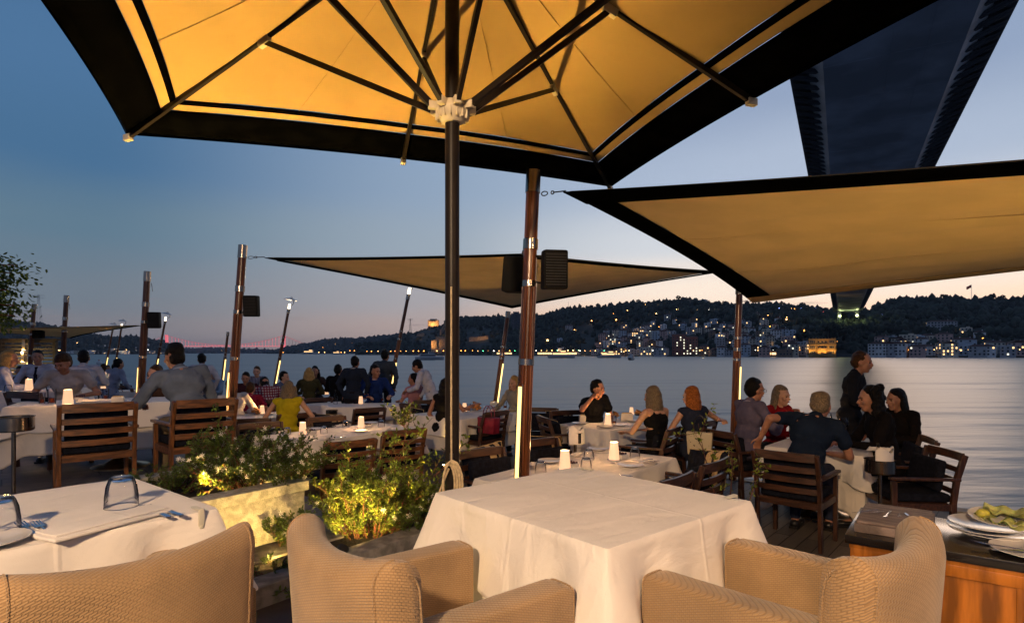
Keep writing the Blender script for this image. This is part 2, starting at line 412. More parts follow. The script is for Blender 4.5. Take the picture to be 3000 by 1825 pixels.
# ---- water: one sheet to the horizon
def water_mat():
    m = mat('strait_water', (.085, .10, .11), .32); N, L, b = nodes_of(m); b.inputs['IOR'].default_value = 1.33
    tc = N.new('ShaderNodeTexCoord')
    def layer(sc, rot, stretch, det, st, dist, prev):
        mp = N.new('ShaderNodeMapping'); mp.inputs['Rotation'].default_value = (0, 0, rot); mp.inputs['Scale'].default_value = stretch
        L.new(tc.outputs['Object'], mp.inputs[0])
        n = N.new('ShaderNodeTexNoise'); n.inputs['Scale'].default_value = sc; n.inputs['Detail'].default_value = det; L.new(mp.outputs[0], n.inputs['Vector'])
        q = N.new('ShaderNodeBump'); q.inputs['Strength'].default_value = st; q.inputs['Distance'].default_value = dist
        L.new(n.outputs['Fac'], q.inputs['Height'])
        if prev is not None: L.new(prev.outputs[0], q.inputs['Normal'])
        return q
    q = layer(1.1, .10, (.35, 1.3, 1), 6, .32, .12, None)
    q = layer(.17, .12, (.3, 1.2, 1), 5, .4, .8, q)
    q = layer(.022, -.05, (.3, 1.3, 1), 4, .4, 6, q)
    L.new(q.outputs[0], b.inputs['Normal'])
    return m
mb = MB(); mb.add([(-14000, -40, WZ), (14000, -40, WZ), (14000, 16000, WZ), (-14000, 16000, WZ)], [(0, 1, 2, 3)])
struct('water', mb, water_mat())

# ---- timber deck: planks in one sheet, quay edge
def plank_mat():
    m = mat('weathered_deck_planks', (.105, .088, .072), .6, var=.2, vs=4)
    N, L, b = nodes_of(m); tc = N.new('ShaderNodeTexCoord')
    mp = N.new('ShaderNodeMapping'); mp.inputs['Rotation'].default_value = (0, 0, R(-49)); L.new(tc.outputs['Object'], mp.inputs[0])
    br = N.new('ShaderNodeTexBrick'); br.inputs['Brick Width'].default_value = 2.4; br.inputs['Row Height'].default_value = .14; br.inputs['Scale'].default_value = 1
    br.inputs['Mortar Size'].default_value = .006; br.inputs['Mortar Smooth'].default_value = .3
    br.inputs['Color1'].default_value = (.13, .105, .085, 1); br.inputs['Color2'].default_value = (.065, .053, .044, 1); br.inputs['Mortar'].default_value = (.004, .004, .004, 1)
    L.new(mp.outputs[0], br.inputs['Vector'])
    mp2 = N.new('ShaderNodeMapping'); mp2.inputs['Scale'].default_value = (.8, 14, 1); L.new(mp.outputs[0], mp2.inputs[0])
    n = N.new('ShaderNodeTexNoise'); n.inputs['Scale'].default_value = 5; n.inputs['Detail'].default_value = 6; L.new(mp2.outputs[0], n.inputs['Vector'])
    r = N.new('ShaderNodeMapRange'); r.inputs[3].default_value = .5; r.inputs[4].default_value = 1.4; L.new(n.outputs['Fac'], r.inputs[0])
    v = N.new('ShaderNodeVectorMath'); v.operation = 'SCALE'; L.new(br.outputs['Color'], v.inputs[0]); L.new(r.outputs[0], v.inputs['Scale'])
    L.new(v.outputs[0], b.inputs['Base Color'])
    bp = N.new('ShaderNodeBump'); bp.inputs['Strength'].default_value = .7; bp.inputs['Distance'].default_value = .006
    ad = N.new('ShaderNodeMath'); ad.operation = 'MULTIPLY_ADD'; L.new(n.outputs['Fac'], ad.inputs[0]); ad.inputs[1].default_value = .3; L.new(br.outputs['Fac'], ad.inputs[2])
    ad2 = N.new('ShaderNodeMath'); ad2.operation = 'SUBTRACT'; ad2.inputs[0].default_value = 1; L.new(ad.outputs[0], ad2.inputs[1])
    L.new(ad2.outputs[0], bp.inputs['Height']); L.new(bp.outputs[0], b.inputs['Normal']); return m
EDGE = Vector((3.1, 8.25, 0))               # a point of the quay edge
def strip(p0, a0, a1, u0, u1, z0, z1, mb):
    A = [p0 + VM * a + UM * u for a, u in ((a0, u0), (a1, u0), (a1, u1), (a0, u1))]
    vs = [(q.x, q.y, z0) for q in A] + [(q.x, q.y, z1) for q in A]
    mb.add(vs, [(3, 2, 1, 0), (4, 5, 6, 7), (0, 1, 5, 4), (1, 2, 6, 5), (2, 3, 7, 6), (3, 0, 4, 7)])
mb = MB(); strip(EDGE, -75, 12, -14, -.16, -.25, 0, mb); struct('deck', mb, plank_mat())
mb = MB(); strip(EDGE, -75, 12, -.16, .04, -.3, .012, mb)
mb.obj('deck_edge_board', mat('pale_edge_board', (.34, .28, .2), .6, var=.25, vs=5, bump=.3, bs=50)); o = bpy.data.objects['deck_edge_board']; o['kind'] = 'structure'
mb = MB(); strip(EDGE, -75, 12, -13.8, -.3, WZ - 2, -.26, mb); struct('quay', mb, stone_b)

# ---- upper terrace of stone slabs
def slab_mat():
    m = mat('terrace_slabs', (.12, .105, .1), .55, var=.2, vs=3)
    N, L, b = nodes_of(m); tc = N.new('ShaderNodeTexCoord')
    mp = N.new('ShaderNodeMapping'); mp.inputs['Rotation'].default_value = (0, 0, R(-41)); L.new(tc.outputs['Object'], mp.inputs[0])
    br = N.new('ShaderNodeTexBrick'); br.inputs['Brick Width'].default_value = .8; br.inputs['Row Height'].default_value = .4; br.inputs['Scale'].default_value = 1
    br.inputs['Mortar Size'].default_value = .006
    br.inputs['Color1'].default_value = (.12, .1, .095, 1); br.inputs['Color2'].default_value = (.075, .066, .062, 1); br.inputs['Mortar'].default_value = (.012, .011, .01, 1)
    L.new(mp.outputs[0], br.inputs['Vector'])
    n = N.new('ShaderNodeTexNoise'); n.inputs['Scale'].default_value = 9; n.inputs['Detail'].default_value = 6; L.new(tc.outputs['Object'], n.inputs['Vector'])
    r = N.new('ShaderNodeMapRange'); r.inputs[3].default_value = .55; r.inputs[4].default_value = 1.4; L.new(n.outputs['Fac'], r.inputs[0])
    v = N.new('ShaderNodeVectorMath'); v.operation = 'SCALE'; L.new(br.outputs['Color'], v.inputs[0]); L.new(r.outputs[0], v.inputs['Scale']); L.new(v.outputs[0], b.inputs['Base Color'])
    bp = N.new('ShaderNodeBump'); bp.inputs['Strength'].default_value = .5; bp.inputs['Distance'].default_value = .004; bp.invert = True
    L.new(br.outputs['Fac'], bp.inputs['Height']); L.new(bp.outputs[0], b.inputs['Normal']); return m
MAST0 = Vector((.13, 4.4, 0))
mb = MB()
strip(MAST0, -24, -2.6, -12, -.2, .004, UP, mb)          # left part, as far as the masts
strip(MAST0, -2.6, 9, -12, -.62, .004, UP, mb)
struct('terrace', mb, slab_mat())

# ================================================================ far shores
def interp(tab, x):
    if x <= tab[0][0]: return tab[0][1]
    for (a, b), (c, d) in zip(tab, tab[1:]):
        if x <= c: return b + (d - b) * (x - a) / (c - a)
    return tab[-1][1]
def hill_mat(name, c):
    return mat(name, c, .95, var=.45, vs=.02, bump=.6, bs=.1)
class Hill:
    def __init__(s, name, shore, ridge, depth, x0, x1, n, col, flat=.06, rough=3):
        s.shore, s.ridge, s.depth, s.flat = shore, ridge, depth, flat; s.rough = rough
        rows = 26; V = []
        for i in range(n):
            px = x0 + (x1 - x0) * i / (n - 1)
            V.append(tuple(s.pt(px, -.02) - Vector((0, 0, 6))))
            for j in range(rows):
                t = 1.35 * j / (rows - 1); V.append(tuple(s.pt(px, t)))
        me = bpy.data.meshes.new(name); m = rows + 1
        me.from_pydata(V, [], [(i * m + j, (i + 1) * m + j, (i + 1) * m + j + 1, i * m + j + 1) for i in range(n - 1) for j in range(m - 1)])
        me.materials.append(hill_mat(name + '_ground', col)); me.polygons.foreach_set('use_smooth', [True] * len(me.polygons))
        o = link(name, me); o['kind'] = 'structure'
    def pt(s, px, t):
        ys = interp(s.shore, px); Y = ys * (1 + s.depth * t)
        X = (px - 1500) / F * Y
        e = (HZ - interp(s.ridge, px)) - 4
        base = WZ + 1.6
        zr = CZ + e / F * ys * (1 + s.depth)
        if t < s.flat: z = base
        elif t <= 1:
            q = (t - s.flat) / (1 - s.flat); k = q ** .85; z = base + (zr - base) * (k * .75 + .25 * q * q * (3 - 2 * q))
            z += s.rough * math.sin(q * math.pi) * noise.noise(Vector((X * .012, Y * .012, 0)))
        else: z = zr - (t - 1) * s.depth * ys * .35
        return Vector((X, Y, z))
    def find(s, px, py):
        lo, hi = 0.0, 1.0
        for _ in range(22):
            t = (lo + hi) / 2; p = s.pt(px, t); y = HZ - (p.z - CZ) / p.y * F
            if y > py: lo = t
            else: hi = t
        return s.pt(px, (lo + hi) / 2), (lo + hi) / 2
RIDGE = [(1040, 1034), (1085, 1010), (1115, 1000), (1165, 985), (1215, 972), (1250, 960), (1290, 952), (1330, 930), (1400, 928), (1520, 928), (1590, 922), (1650, 908),
         (1700, 902), (1760, 900), (1830, 893), (1877, 888), (1930, 889), (1987, 880), (2042, 882), (2097, 892), (2170, 896), (2281, 897), (2356, 902), (2420, 912), (2544, 912),
         (2590, 893), (2655, 882), (2768, 878), (2849, 883), (3000, 883), (3400, 876)]
hillR = Hill('hill', [(1040, 1290), (1200, 1180), (1500, 967), (1900, 774), (2300, 645), (3000, 560), (3400, 540)], RIDGE, .6, 1040, 3400, 190, (.034, .040, .034))
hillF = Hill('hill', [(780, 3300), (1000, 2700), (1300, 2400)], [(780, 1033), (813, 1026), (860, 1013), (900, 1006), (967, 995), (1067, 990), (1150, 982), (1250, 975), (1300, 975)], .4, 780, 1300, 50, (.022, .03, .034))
hillL = Hill('hill', [(-300, 1500), (300, 1750), (520, 2100)], [(-300, 930), (0, 942), (91, 946), (152, 955), (225, 964), (300, 985), (359, 990), (387, 984), (441, 995), (475, 999), (500, 1013), (515, 1033)], .5, -300, 516, 60, (.02, .026, .028))
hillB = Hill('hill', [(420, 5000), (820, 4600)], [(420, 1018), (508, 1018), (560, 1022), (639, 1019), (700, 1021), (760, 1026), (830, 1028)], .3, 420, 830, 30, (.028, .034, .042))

# ---- woodland: the tree cover of the slopes (nobody could count it)
def ico():
    bm = bmesh.new(); bmesh.ops.create_icosphere(bm, subdivisions=2, radius=1); bm.verts.ensure_lookup_table()
    v = np.array([p.co[:] for p in bm.verts]); f = np.array([[q.index for q in g.verts] for g in bm.faces]); bm.free(); return v, f
ICO = ico()
bm = bmesh.new(); bmesh.ops.create_icosphere(bm, subdivisions=1, radius=1); ICO1 = (np.array([p.co[:] for p in bm.verts]), np.array([[q.index for q in g.verts] for g in bm.faces])); bm.free()
nrs = np.random.RandomState(3)
def blobs(name, pts, mats, base=ICO1, jit=.34):
    v, f = base; n = len(pts); V = np.empty((n, len(v), 3)); 
    for i, (p, r, h) in enumerate(pts):
        a = nrs.rand() * 6.28; c, s_ = math.cos(a), math.sin(a)
        w = v * (1 + jit * (nrs.rand(len(v), 1) * 2 - 1))
        V[i, :, 0] = p[0] + r * (w[:, 0] * c - w[:, 1] * s_); V[i, :, 1] = p[1] + r * (w[:, 0] * s_ + w[:, 1] * c); V[i, :, 2] = p[2] + h * (w[:, 2] + .6)
    T = (f[None] + (np.arange(n) * len(v))[:, None, None]).reshape(-1, 3)
    return np_mesh(name, V.reshape(-1, 3), T, mats)
def cover(hill, n, x0, x1, r0, r1, col, dens=None, label='dark tree cover on the slope'):
    pts = []
    for _ in range(n):
        px = x0 + (x1 - x0) * rnd.random(); t = .05 + .98 * rnd.random() ** .8
        if dens and rnd.random() > dens(px, t): continue
        p = hill.pt(px, t); k = p.y / interp(hill.shore, px)
        r = (r0 + (r1 - r0) * rnd.random() ** 2); pts.append(((p.x, p.y, p.z), r, r * (.8 + .9 * rnd.random())))
    for i in range(int(n * .12)):        # crest line
        px = x0 + (x1 - x0) * rnd.random(); p = hill.pt(px, .96 + .06 * rnd.random()); r = r0 * (.5 + rnd.random())
        pts.append(((p.x, p.y, p.z), r, r * (.5 + rnd.random() * .5)))
    o = link('woodland', blobs('woodland', pts, mat('far_foliage', col, .9, var=.5, vs=.05)))
    tag(o, label, 'woodland', None, 'stuff')
def dR(px, t):
    if 1200 < px < 1315 and t > .3: return .12
    if 1250 < px < 1310: return .25
    if 1365 < px < 1440 and .15 < t < .62: return .1
    if px > 1690 and t < .55: return .16 if px < 2400 else .32
    return 1
cover(hillR, 15000, 1045, 3380, 2.3, 5.2, (.032, .042, .034), dR, 'dark wooded slope across the water on the right')
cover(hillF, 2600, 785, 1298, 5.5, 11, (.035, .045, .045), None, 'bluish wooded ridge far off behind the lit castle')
cover(hillL, 2600, -290, 512, 4, 9, (.030, .040, .036), None, 'dark wooded slope at the far left')
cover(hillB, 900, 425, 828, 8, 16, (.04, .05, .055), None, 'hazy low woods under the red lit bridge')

# single trees one can tell apart along the crest and the shore
leaf_far = mat('crest_tree_foliage', (.028, .038, .03), .9, var=.5, vs=.3)
bark_far = mat('crest_tree_bark', (.02, .014, .01), .9, var=.3, vs=1)
def crest_tree(px, py, h, kind, hill, label, group):
    p, t = hill.find(px, py); s = h / 10
    r = empty('cypress_tree' if kind == 'cypress' else 'broadleaf_tree', p, 0, label, 'tree', group)
    pts = []
    if kind == 'cypress':
        for k in range(14): pts.append(((rnd.uniform(-.3, .3) * s, rnd.uniform(-.3, .3) * s, (1.2 + k * .62) * s), (1.25 - k * .07) * s, .9 * s))
    else:
        for k in range(30):
            a = rnd.random() * 6.28; q = rnd.random() ** .5 * 3.6
            pts.append(((math.cos(a) * q * s, math.sin(a) * q * s, (4.5 + rnd.random() * 4 * (1 - (q / 5) ** 2)) * s), rnd.uniform(.7, 1.5) * s, rnd.uniform(.5, 1.1) * s))
    link('crown', blobs('crown', pts, leaf_far), r)
    mb = MB(); mb.tube([(0, 0, -1), (.1 * s, 0, 2.5 * s), (0, 0, 6 * s)], [.4 * s, .3 * s, .1 * s], 6); mb.obj('trunk', bark_far, r)
trees = [(1700, 903, 11, 'b', 'on the ridge just right of the radio mast'), (1752, 900, 13, 'b', 'on the ridge above the first orange lamps'), (1640, 912, 10, 'c', 'on the ridge left of the radio mast'), (1836, 895, 12, 'b', 'on the ridge halfway to the slim mast'),
         (1870, 890, 13, 'b', 'on the ridge above the string of tiny lights'), (1925, 891, 11, 'b', 'on the crest behind the tiny white lights'), (1987, 884, 14, 'b', 'tall, left of the low brown crest building'), (2010, 884, 11, 'b', 'touching the low brown crest building'),
         (2122, 897, 12, 'b', 'on the crest left of the slim quay mast'), (2241, 899, 11, 'c', 'on the crest left of the minaret'), (2262, 899, 10, 'c', 'on the crest right of the minaret'), (2290, 900, 13, 'b', 'on the crest above the lit row'),
         (2350, 905, 13, 'b', 'left of the small white crest block'), (2365, 905, 10, 'b', 'beside the small white crest block'), (2560, 908, 10, 'b', 'just right of the road bridge end'), (2612, 893, 12, 'b', 'on the rising ridge right of the road bridge'),
         (2655, 886, 12, 'b', 'on the ridge above the red lamps'), (2700, 884, 11, 'b', 'on the ridge between bridge and flagpole'), (2765, 882, 13, 'b', 'on the ridge left of the flagpole'), (2905, 886, 16, 'b', 'biggest, right of the flagpole'),
         (2935, 887, 13, 'b', 'second right of the flagpole'), (2985, 888, 12, 'b', 'at the right end of the ridge'), (1555, 985, 16, 'b', 'just right of the thickest mast'), (1700, 1025, 22, 'b', 'large, in front of the first hillside houses'),
         (1795, 1040, 16, 'b', 'on the quay below the houses'), (1850, 1038, 18, 'b', 'on the quay left of the brick block'), (2240, 985, 14, 'b', 'between houses right of the slim mast'), (2350, 1005, 18, 'b', 'left of the golden mansion'),
         (2430, 995, 24, 'b', 'large, directly behind the golden mansion'), (2460, 1000, 22, 'b', 'dark, right of the golden mansion'), (1640, 1000, 14, 'c', 'beside the white starlike lamp'), (1560, 960, 15, 'c', 'on the dark slope by the thickest mast')]
for (px, py, h, k, w) in trees:
    kind = 'cypress' if k == 'c' else 'broadleaf'
    crest_tree(px, py, h, kind, hillR, 'dark %s tree, %s' % (kind, w), 'single trees on the far right shore')
for i, (px, py, h) in enumerate([(1070, 1020, 28), (1130, 1018, 20), (1085, 1016, 22), (1050, 1030, 30)]):
    crest_tree(px, py + 6, h, 'broadleaf', hillR, ['tallest tree at the foot of the castle slope', 'small round tree right of the shore lamps', 'bushy tree beside the tallest shore tree', 'leftmost tree where the castle slope meets the water'][i], 'single trees on the far right shore')
# ================================================================ houses on the far shore
wall_cols = {'white': (.72, .72, .72), 'cream': (.62, .56, .46), 'grey': (.40, .41, .43), 'pink': (.55, .38, .34), 'brick red': (.24, .09, .07), 'brown': (.22, .16, .12), 'pale blue': (.45, .52, .60)}
wall_m = {k: mat('wall_' + k.replace(' ', '_'), v, .85, var=.12, vs=.4) for k, v in wall_cols.items()}
roof_m = mat('clay_roof_tiles', (.085, .042, .034), .85, var=.3, vs=1.2)
roof_grey = mat('flat_roof', (.12, .12, .13), .85, var=.2, vs=1)
win_dark = mat('unlit_window', (.02, .024, .03), .15)
win_warm = emit('window_warm', (1, .58, .22), 2.6)
win_cool = emit('window_cool', (1, .95, .7), 1.6)
frame_m = mat('window_frame', (.3, .3, .3), .6, var=.1, vs=3)
WIN = {}
def window_mesh(kind, w, h):
    k = (kind, w, h)
    if k not in WIN:
        mb = MB(); mb.box((0, -.04, 0), (w, .1, h)); mb.mi = 1
        t = .12
        for s in (-1, 1): mb.box((s * (w / 2 + t / 2), -.06, 0), (t, .16, h + 2 * t)); mb.box((0, -.06, s * (h / 2 + t / 2)), (w, .16, t))
        WIN[k] = mb.mesh('window', [{'d': win_dark, 'w': win_warm, 'c': win_cool}[kind], frame_m])
    return WIN[k]
HOUSE = {}
def house_mesh(w, d, n, roof, colname):
    k = (w, d, n, roof, colname)
    if k not in HOUSE:
        h = n * 3.1; mb = MB(); mb.box((0, 0, h / 2 - 3), (w, d, h + 6))
        for f in range(1, n): mb.box((0, -d / 2 - .1, f * 3.1), (w + .1, .35, .22))      # string courses
        if roof == 'flat': 
            for s in (-1, 1): mb.box((s * (w / 2 - .15), 0, h + .4), (.3, d, .8))
            mb.box((0, -d / 2 + .15, h + .4), (w - .6, .3, .8))
            mb.box((w * .18, 0, h + 1), (w * .3, d * .35, 2))
        a = mb.mesh('wall', wall_m[colname])
        rb = MB()
        if roof == 'hip':
            o = .5; q = min(w, d) / 2 * .75; rh = 2.2
            v = [(-w / 2 - o, -d / 2 - o, h), (w / 2 + o, -d / 2 - o, h), (w / 2 + o, d / 2 + o, h), (-w / 2 - o, d / 2 + o, h), (-w / 2 + q, 0, h + rh), (w / 2 - q, 0, h + rh)]
            rb.add(v, [(0, 1, 5, 4), (1, 2, 5), (2, 3, 4, 5), (3, 0, 4), (3, 2, 1, 0)])
        elif roof == 'gable':
            o = .4; rh = 2.6
            v = [(-w / 2 - o, -d / 2 - o, h), (w / 2 + o, -d / 2 - o, h), (w / 2 + o, d / 2 + o, h), (-w / 2 - o, d / 2 + o, h), (0, -d / 2 - o, h + rh), (0, d / 2 + o, h + rh)]
            rb.add(v, [(0, 1, 4), (1, 2, 5, 4), (2, 3, 5), (3, 0, 4, 5), (3, 2, 1, 0)])
        else: rb.box((0, 0, h + .1), (w - .62, d - .35, .12))
        if roof != 'flat': pass
        b = rb.mesh('roof', roof_grey if roof == 'flat' else roof_m)
        qb = MB(); qb.box((w * .22, d * .1, h + 1.6), (.8, .8, 3.0)); HOUSE[k] = (a, b, qb.mesh('chimney', wall_m[colname]))
    return HOUSE[k]
zones = [(1690, 1760, 'by the starlike lamp'), (1760, 1900, 'left of brick office block'), (1900, 1960, 'beside brick office block'), (1960, 2070, 'above brick office block'),
         (2070, 2150, 'left of slim quay mast'), (2150, 2290, 'right of slim quay mast'), (2290, 2400, 'left of golden mansion'), (2400, 2530, 'behind golden mansion'),
         (2530, 2700, 'right of golden mansion'), (2700, 2860, 'below the terraced apartment block'), (2860, 3100, 'at the far right end')]
def zone(px):
    for a, b, s in zones:
        if a <= px < b: return s
    return 'near the castle slope' if px < 1690 else 'at the far right end'
ORD = ['first', 'second', 'third', 'fourth', 'fifth', 'sixth', 'seventh', 'eighth', 'ninth', 'tenth', 'eleventh', 'twelfth', 'thirteenth', 'fourteenth', 'fifteenth', 'sixteenth', 'seventeenth', 'eighteenth', 'nineteenth', 'twentieth']
def build_house(hill, px, py, w, n, roof, col, lits, label, group, d=None, kind='hillside_house', cat='house', rot=None, dens=1.0, p=None):
    if p is None: p, t = hill.find(px, py)
    d = d or round(w * .8)
    a, b, ch_ = house_mesh(w, d, n, roof, col)
    rz = (rot if rot is not None else rnd.uniform(-.35, .35)) - math.atan2(p.x, p.y) * .8
    r = empty(kind, p, rz, label, cat, group); link('wall', a, r); rf_ = link('roof', b, r)
    if roof != 'flat': link('chimney', ch_, rf_)
    cols = max(2, int(w / 3.2)); k = 0
    for f in range(n):
        for c in range(cols):
            if rnd.random() > dens: continue
            x = (c + .5) * w / cols - w / 2
            u = rnd.random(); kd = 'w' if u < lits * .75 else 'c' if u < lits else 'd'
            link('window', window_mesh(kd, 1.5, 1.6), r, (x, -d / 2, f * 3.1 + 1.7)); k += 1
    # windows of the flank seen from the water
    sx = 1 if p.x < 0 else -1
    for f in range(n):
        for c in range(2):
            u = rnd.random(); kd = 'w' if u < lits * .6 else 'd'
            link('window', window_mesh(kd, 1.5, 1.6), r, (sx * w / 2, (c - .5) * d / 2, f * 3.1 + 1.7), rz=R(90) * sx)
    return r
HS = []
def row(x0, x1, y0, y1, n, wlo, whi, flo, fhi, jit=5):
    wlo += 1; whi += 2
    for i in range(n):
        u = (i + .5) / n; px = x0 + (x1 - x0) * u + rnd.uniform(-jit, jit); py = y0 + (y1 - y0) * u + rnd.uniform(-4, 4)
        HS.append((px, py, rnd.randint(wlo, whi), rnd.randint(flo, fhi)))
row(1735, 2150, 1037, 1042, 17, 9, 14, 2, 3)
row(2165, 2400, 1041, 1042, 8, 9, 15, 2, 4)
row(2560, 2990, 1043, 1043, 15, 9, 16, 3, 5)
row(1745, 1960, 1018, 1016, 11, 8, 12, 3, 4)
row(2075, 2390, 1016, 1014, 13, 8, 12, 2, 4)
row(2570, 2780, 1014, 1010, 8, 9, 13, 3, 4)
row(1760, 1955, 1002, 998, 10, 8, 11, 2, 4)
row(2050, 2330, 996, 996, 12, 8, 11, 2, 4)
row(1770, 1980, 985, 982, 10, 8, 10, 2, 3)
row(2010, 2300, 978, 978, 11, 7, 10, 2, 3)
row(1810, 2290, 965, 962, 12, 7, 10, 2, 3, 14)
row(1880, 2260, 948, 945, 6, 7, 10, 2, 2, 14)
HS += [(1667, 968, 13, 3), (1640, 1008, 9, 3), (1645, 1032, 12, 2), (2215, 930, 10, 2), (2280, 945, 9, 2), (2760, 1010, 13, 2), (2830, 985, 11, 3), (2870, 990, 10, 2), (2900, 1020, 14, 2), (2700, 1018, 12, 3), (2640, 1022, 11, 3)]
COLS = ['white', 'white', 'white', 'cream', 'cream', 'grey', 'pink', 'pale blue', 'brown', 'grey']
recs = []
for (px, py, w, n) in HS:
    if 1945 < px < 2062 and py > 985: continue
    c = rnd.choice(COLS); rf = rnd.choice(['hip', 'hip', 'gable', 'flat']); lit = rnd.choice([.02, .08, .15, .3])
    lvl = 'waterfront' if py > 1030 else 'lower slope' if py > 1005 else 'middle slope' if py > 975 else 'upper slope'
    recs.append([px, py, w, n, c, rf, lit, lvl])
NUM = {2: 'two', 3: 'three', 4: 'four', 5: 'five'}
seen = {}
for r in recs: seen.setdefault((zone(r[0]), r[7]), []).append(r)
for (zn, lvl), L_ in seen.items():
    L_.sort(key=lambda q: q[0])
    for i, (px, py, w, n, c, rf, lit, lv) in enumerate(L_):
        lab = '%s %s-storey house, %s, %s from left %s' % (c, NUM[n], lvl, ORD[i], zn)
        build_house(hillR, px, py, w, n, rf, c, lit, lab, 'houses on the far right shore', dens=.85)
# larger buildings
build_house(hillR, 2758, 965, 30, 3, 'hip', 'grey', .18, 'long grey terraced apartment block high on the dark wooded ridge', None, 14, 'apartment_building', 'building', 0)
build_house(hillR, 2060, 887, 16, 2, 'flat', 'grey', .1, 'flat grey building standing on the crest behind the slim mast', None, 12, 'apartment_building', 'building', 0)
build_house(hillR, 2024, 889, 12, 2, 'flat', 'brown', .1, 'low brown building on the crest left of the flat grey one', None, 10, 'apartment_building', 'building', 0)
build_house(hillR, 2396, 912, 14, 2, 'flat', 'white', .1, 'small white block on the crest left of the road bridge', None, 10, 'apartment_building', 'building', 0)
build_house(hillR, 1960, 938, 16, 3, 'hip', 'grey', .15, 'large grey hillside house under the ridge above the white street light', None, 12, 'apartment_building', 'building', 0)
# brick office block with tall lit windows
p, _ = hillR.find(1998, 1040)
r = empty('office_block', p, -.25, 'dark brick office block with columns of bright square windows on the shore', 'building')
mb = MB(); mb.box((-4, 0, 12), (17, 16, 30)); mb.box((12, 1, 11), (15, 16, 26)); mb.mi = 1
for k in range(4): mb.box((-4, -8.1, 6 + k * 6.6), (17.1, .5, .5)); mb.box((12, -7.1, 6 + k * 5.8), (15.1, .5, .5))
mb.obj('wall', [wall_m['brick red'], wall_m['brown']], r)
mb = MB(); mb.box((-4, 0, 27.3), (15, 13, .5)); mb.box((12, 1, 24.3), (13, 13, .5)); mb.obj('roof', roof_grey, r)
for f in range(7):
    for c in range(4):
        lit = rnd.random() < (.6 if c in (1, 3) else .3)
        link('window', window_mesh('c' if lit else 'd', 1.5, 1.6), r, (-10.6 + c * 4.3, -8.02, 2 + f * 3.5))
for f in range(6):
    for c in range(4):
        lit = rnd.random() < (.62 if f < 4 else .2)
        link('window', window_mesh('c' if lit else 'd', 1.5, 1.6), r, (6.6 + c * 3.7, -7.02, 2 + f * 3.5))
# golden lit mansion
gold = mat('mansion_stone', (.42, .27, .11), .85, var=.2, vs=.8)
p, _ = hillR.find(2400, 1042); ang = -math.atan2(p.x, p.y)
r = empty('mansion', p + Vector((0, -6, 0)), ang, 'ornate stone mansion floodlit golden at the water edge', 'building')
mb = MB(); mb.box((0, 0, 8), (26, 12, 20)); mb.box((-9, -6.6, 8), (6.5, 1.6, 20)); mb.box((9, -6.6, 8), (6.5, 1.6, 20)); mb.box((0, -6.5, 4), (8, 2.4, 8))
for z in (6.2, 12, 17.6): mb.box((0, -6.15, z), (26.3, 1.2, .5)); 
for s in (-9, 9): 
    for z in (6.2, 12, 17.8): mb.box((s, -7.5, z), (6.9, .5, .55))
for k in range(9): mb.box((-12 + k * 3, -6, 18.7), (.6, .4, 1.4))
mb.obj('wall', gold, r)
mb = MB(); mb.box((0, 0, 18.3), (24, 10, .6)); mb.obj('roof', roof_m, r)
for f in range(3):
    for x in (-10.6, -9, -7.4): link('window', window_mesh('d', 1.1, 2.2), r, (x, -7.42, 3.3 + f * 5.7))
    for x in (10.6, 9, 7.4): link('window', window_mesh('d', 1.1, 2.2), r, (x, -7.42, 3.3 + f * 5.7))
    if f: 
        for x in (-3.4, 0, 3.4): link('window', window_mesh('d', 1.5, 1.6), r, (x, -6.05, 3.3 + f * 5.7))
for sx in (-11, -3, 3, 11):
    q = Matrix.Rotation(ang, 3, 'Z') @ Vector((sx, -12, 1)); tgt = Matrix.Rotation(ang, 3, 'Z') @ Vector((sx * .9, -6, 12))
    lamp('mansion_floodlight', 'SPOT', p + Vector((0, -6, 0)) + q, 5500, (1, .55, .12), .4, target=p + Vector((0, -6, 0)) + tgt, cone=95, blend=.8)

# ---- lit castle: round keep, square tower, curtain walls
cst = mat('castle_stone', (.34, .25, .17), .92, var=.3, vs=.35, bump=.4, bs=1.5)
cst_unlit = mat('castle_stone_unlit', (.07, .075, .085), .92, var=.3, vs=.35)  # same stone with the missing floodlight darkened into its colour
def crenel_ring(mb, r, z, n, h=1.6, w=1.6):
    for k in range(n):
        a = 2 * math.pi * k / n; mb.box((math.cos(a) * r, math.sin(a) * r, z + h / 2), (w, w * .8, h), rz=a + math.pi / 2)
def tower(px, pyb, pyt, wpx, name, label, m, square=False, inner=True):
    p, _ = hillR.find(px, pyb); s = p.y / F; h = (pyb - pyt) * s; rr = wpx * s / 2
    r = empty(name, p - Vector((0, 0, 2)), .2, label, 'tower')
    mb = MB()
    if square: mb.box((0, 0, h / 2 + 1), (rr * 2, rr * 2, h + 2))
    else: mb.lathe([(rr * 1.04, -3), (rr, 2), (rr * .98, h + 2)], 28)
    mb.obj('drum', m, r, smooth=False)
    mb = MB()
    if square:
        for i in range(6):
            for s_ in (-1, 1): mb.box(((i + .5) * rr / 3 - rr, s_ * rr * .94, h + 2.8), (rr * .2, rr * .12, 1.6)); mb.box((s_ * rr * .94, (i + .5) * rr / 3 - rr, h + 2.8), (rr * .12, rr * .2, 1.6))
    else: crenel_ring(mb, rr * .92, h + 2, 16)
    mb.obj('battlement', m, r)
    if inner and not square:
        mb = MB(); mb.lathe([(rr * .62, h), (rr * .6, h + 6)], 20); crenel_ring(mb, rr * .55, h + 6, 12, 1.4, 1.2); mb.obj('inner_turret', m, r)
    return p, s, h
p, s, h = tower(1270, 955, 934, 33, 'round_keep', 'round crenellated castle keep floodlit orange on the hilltop', cst)
KEEP = (p, s, h)
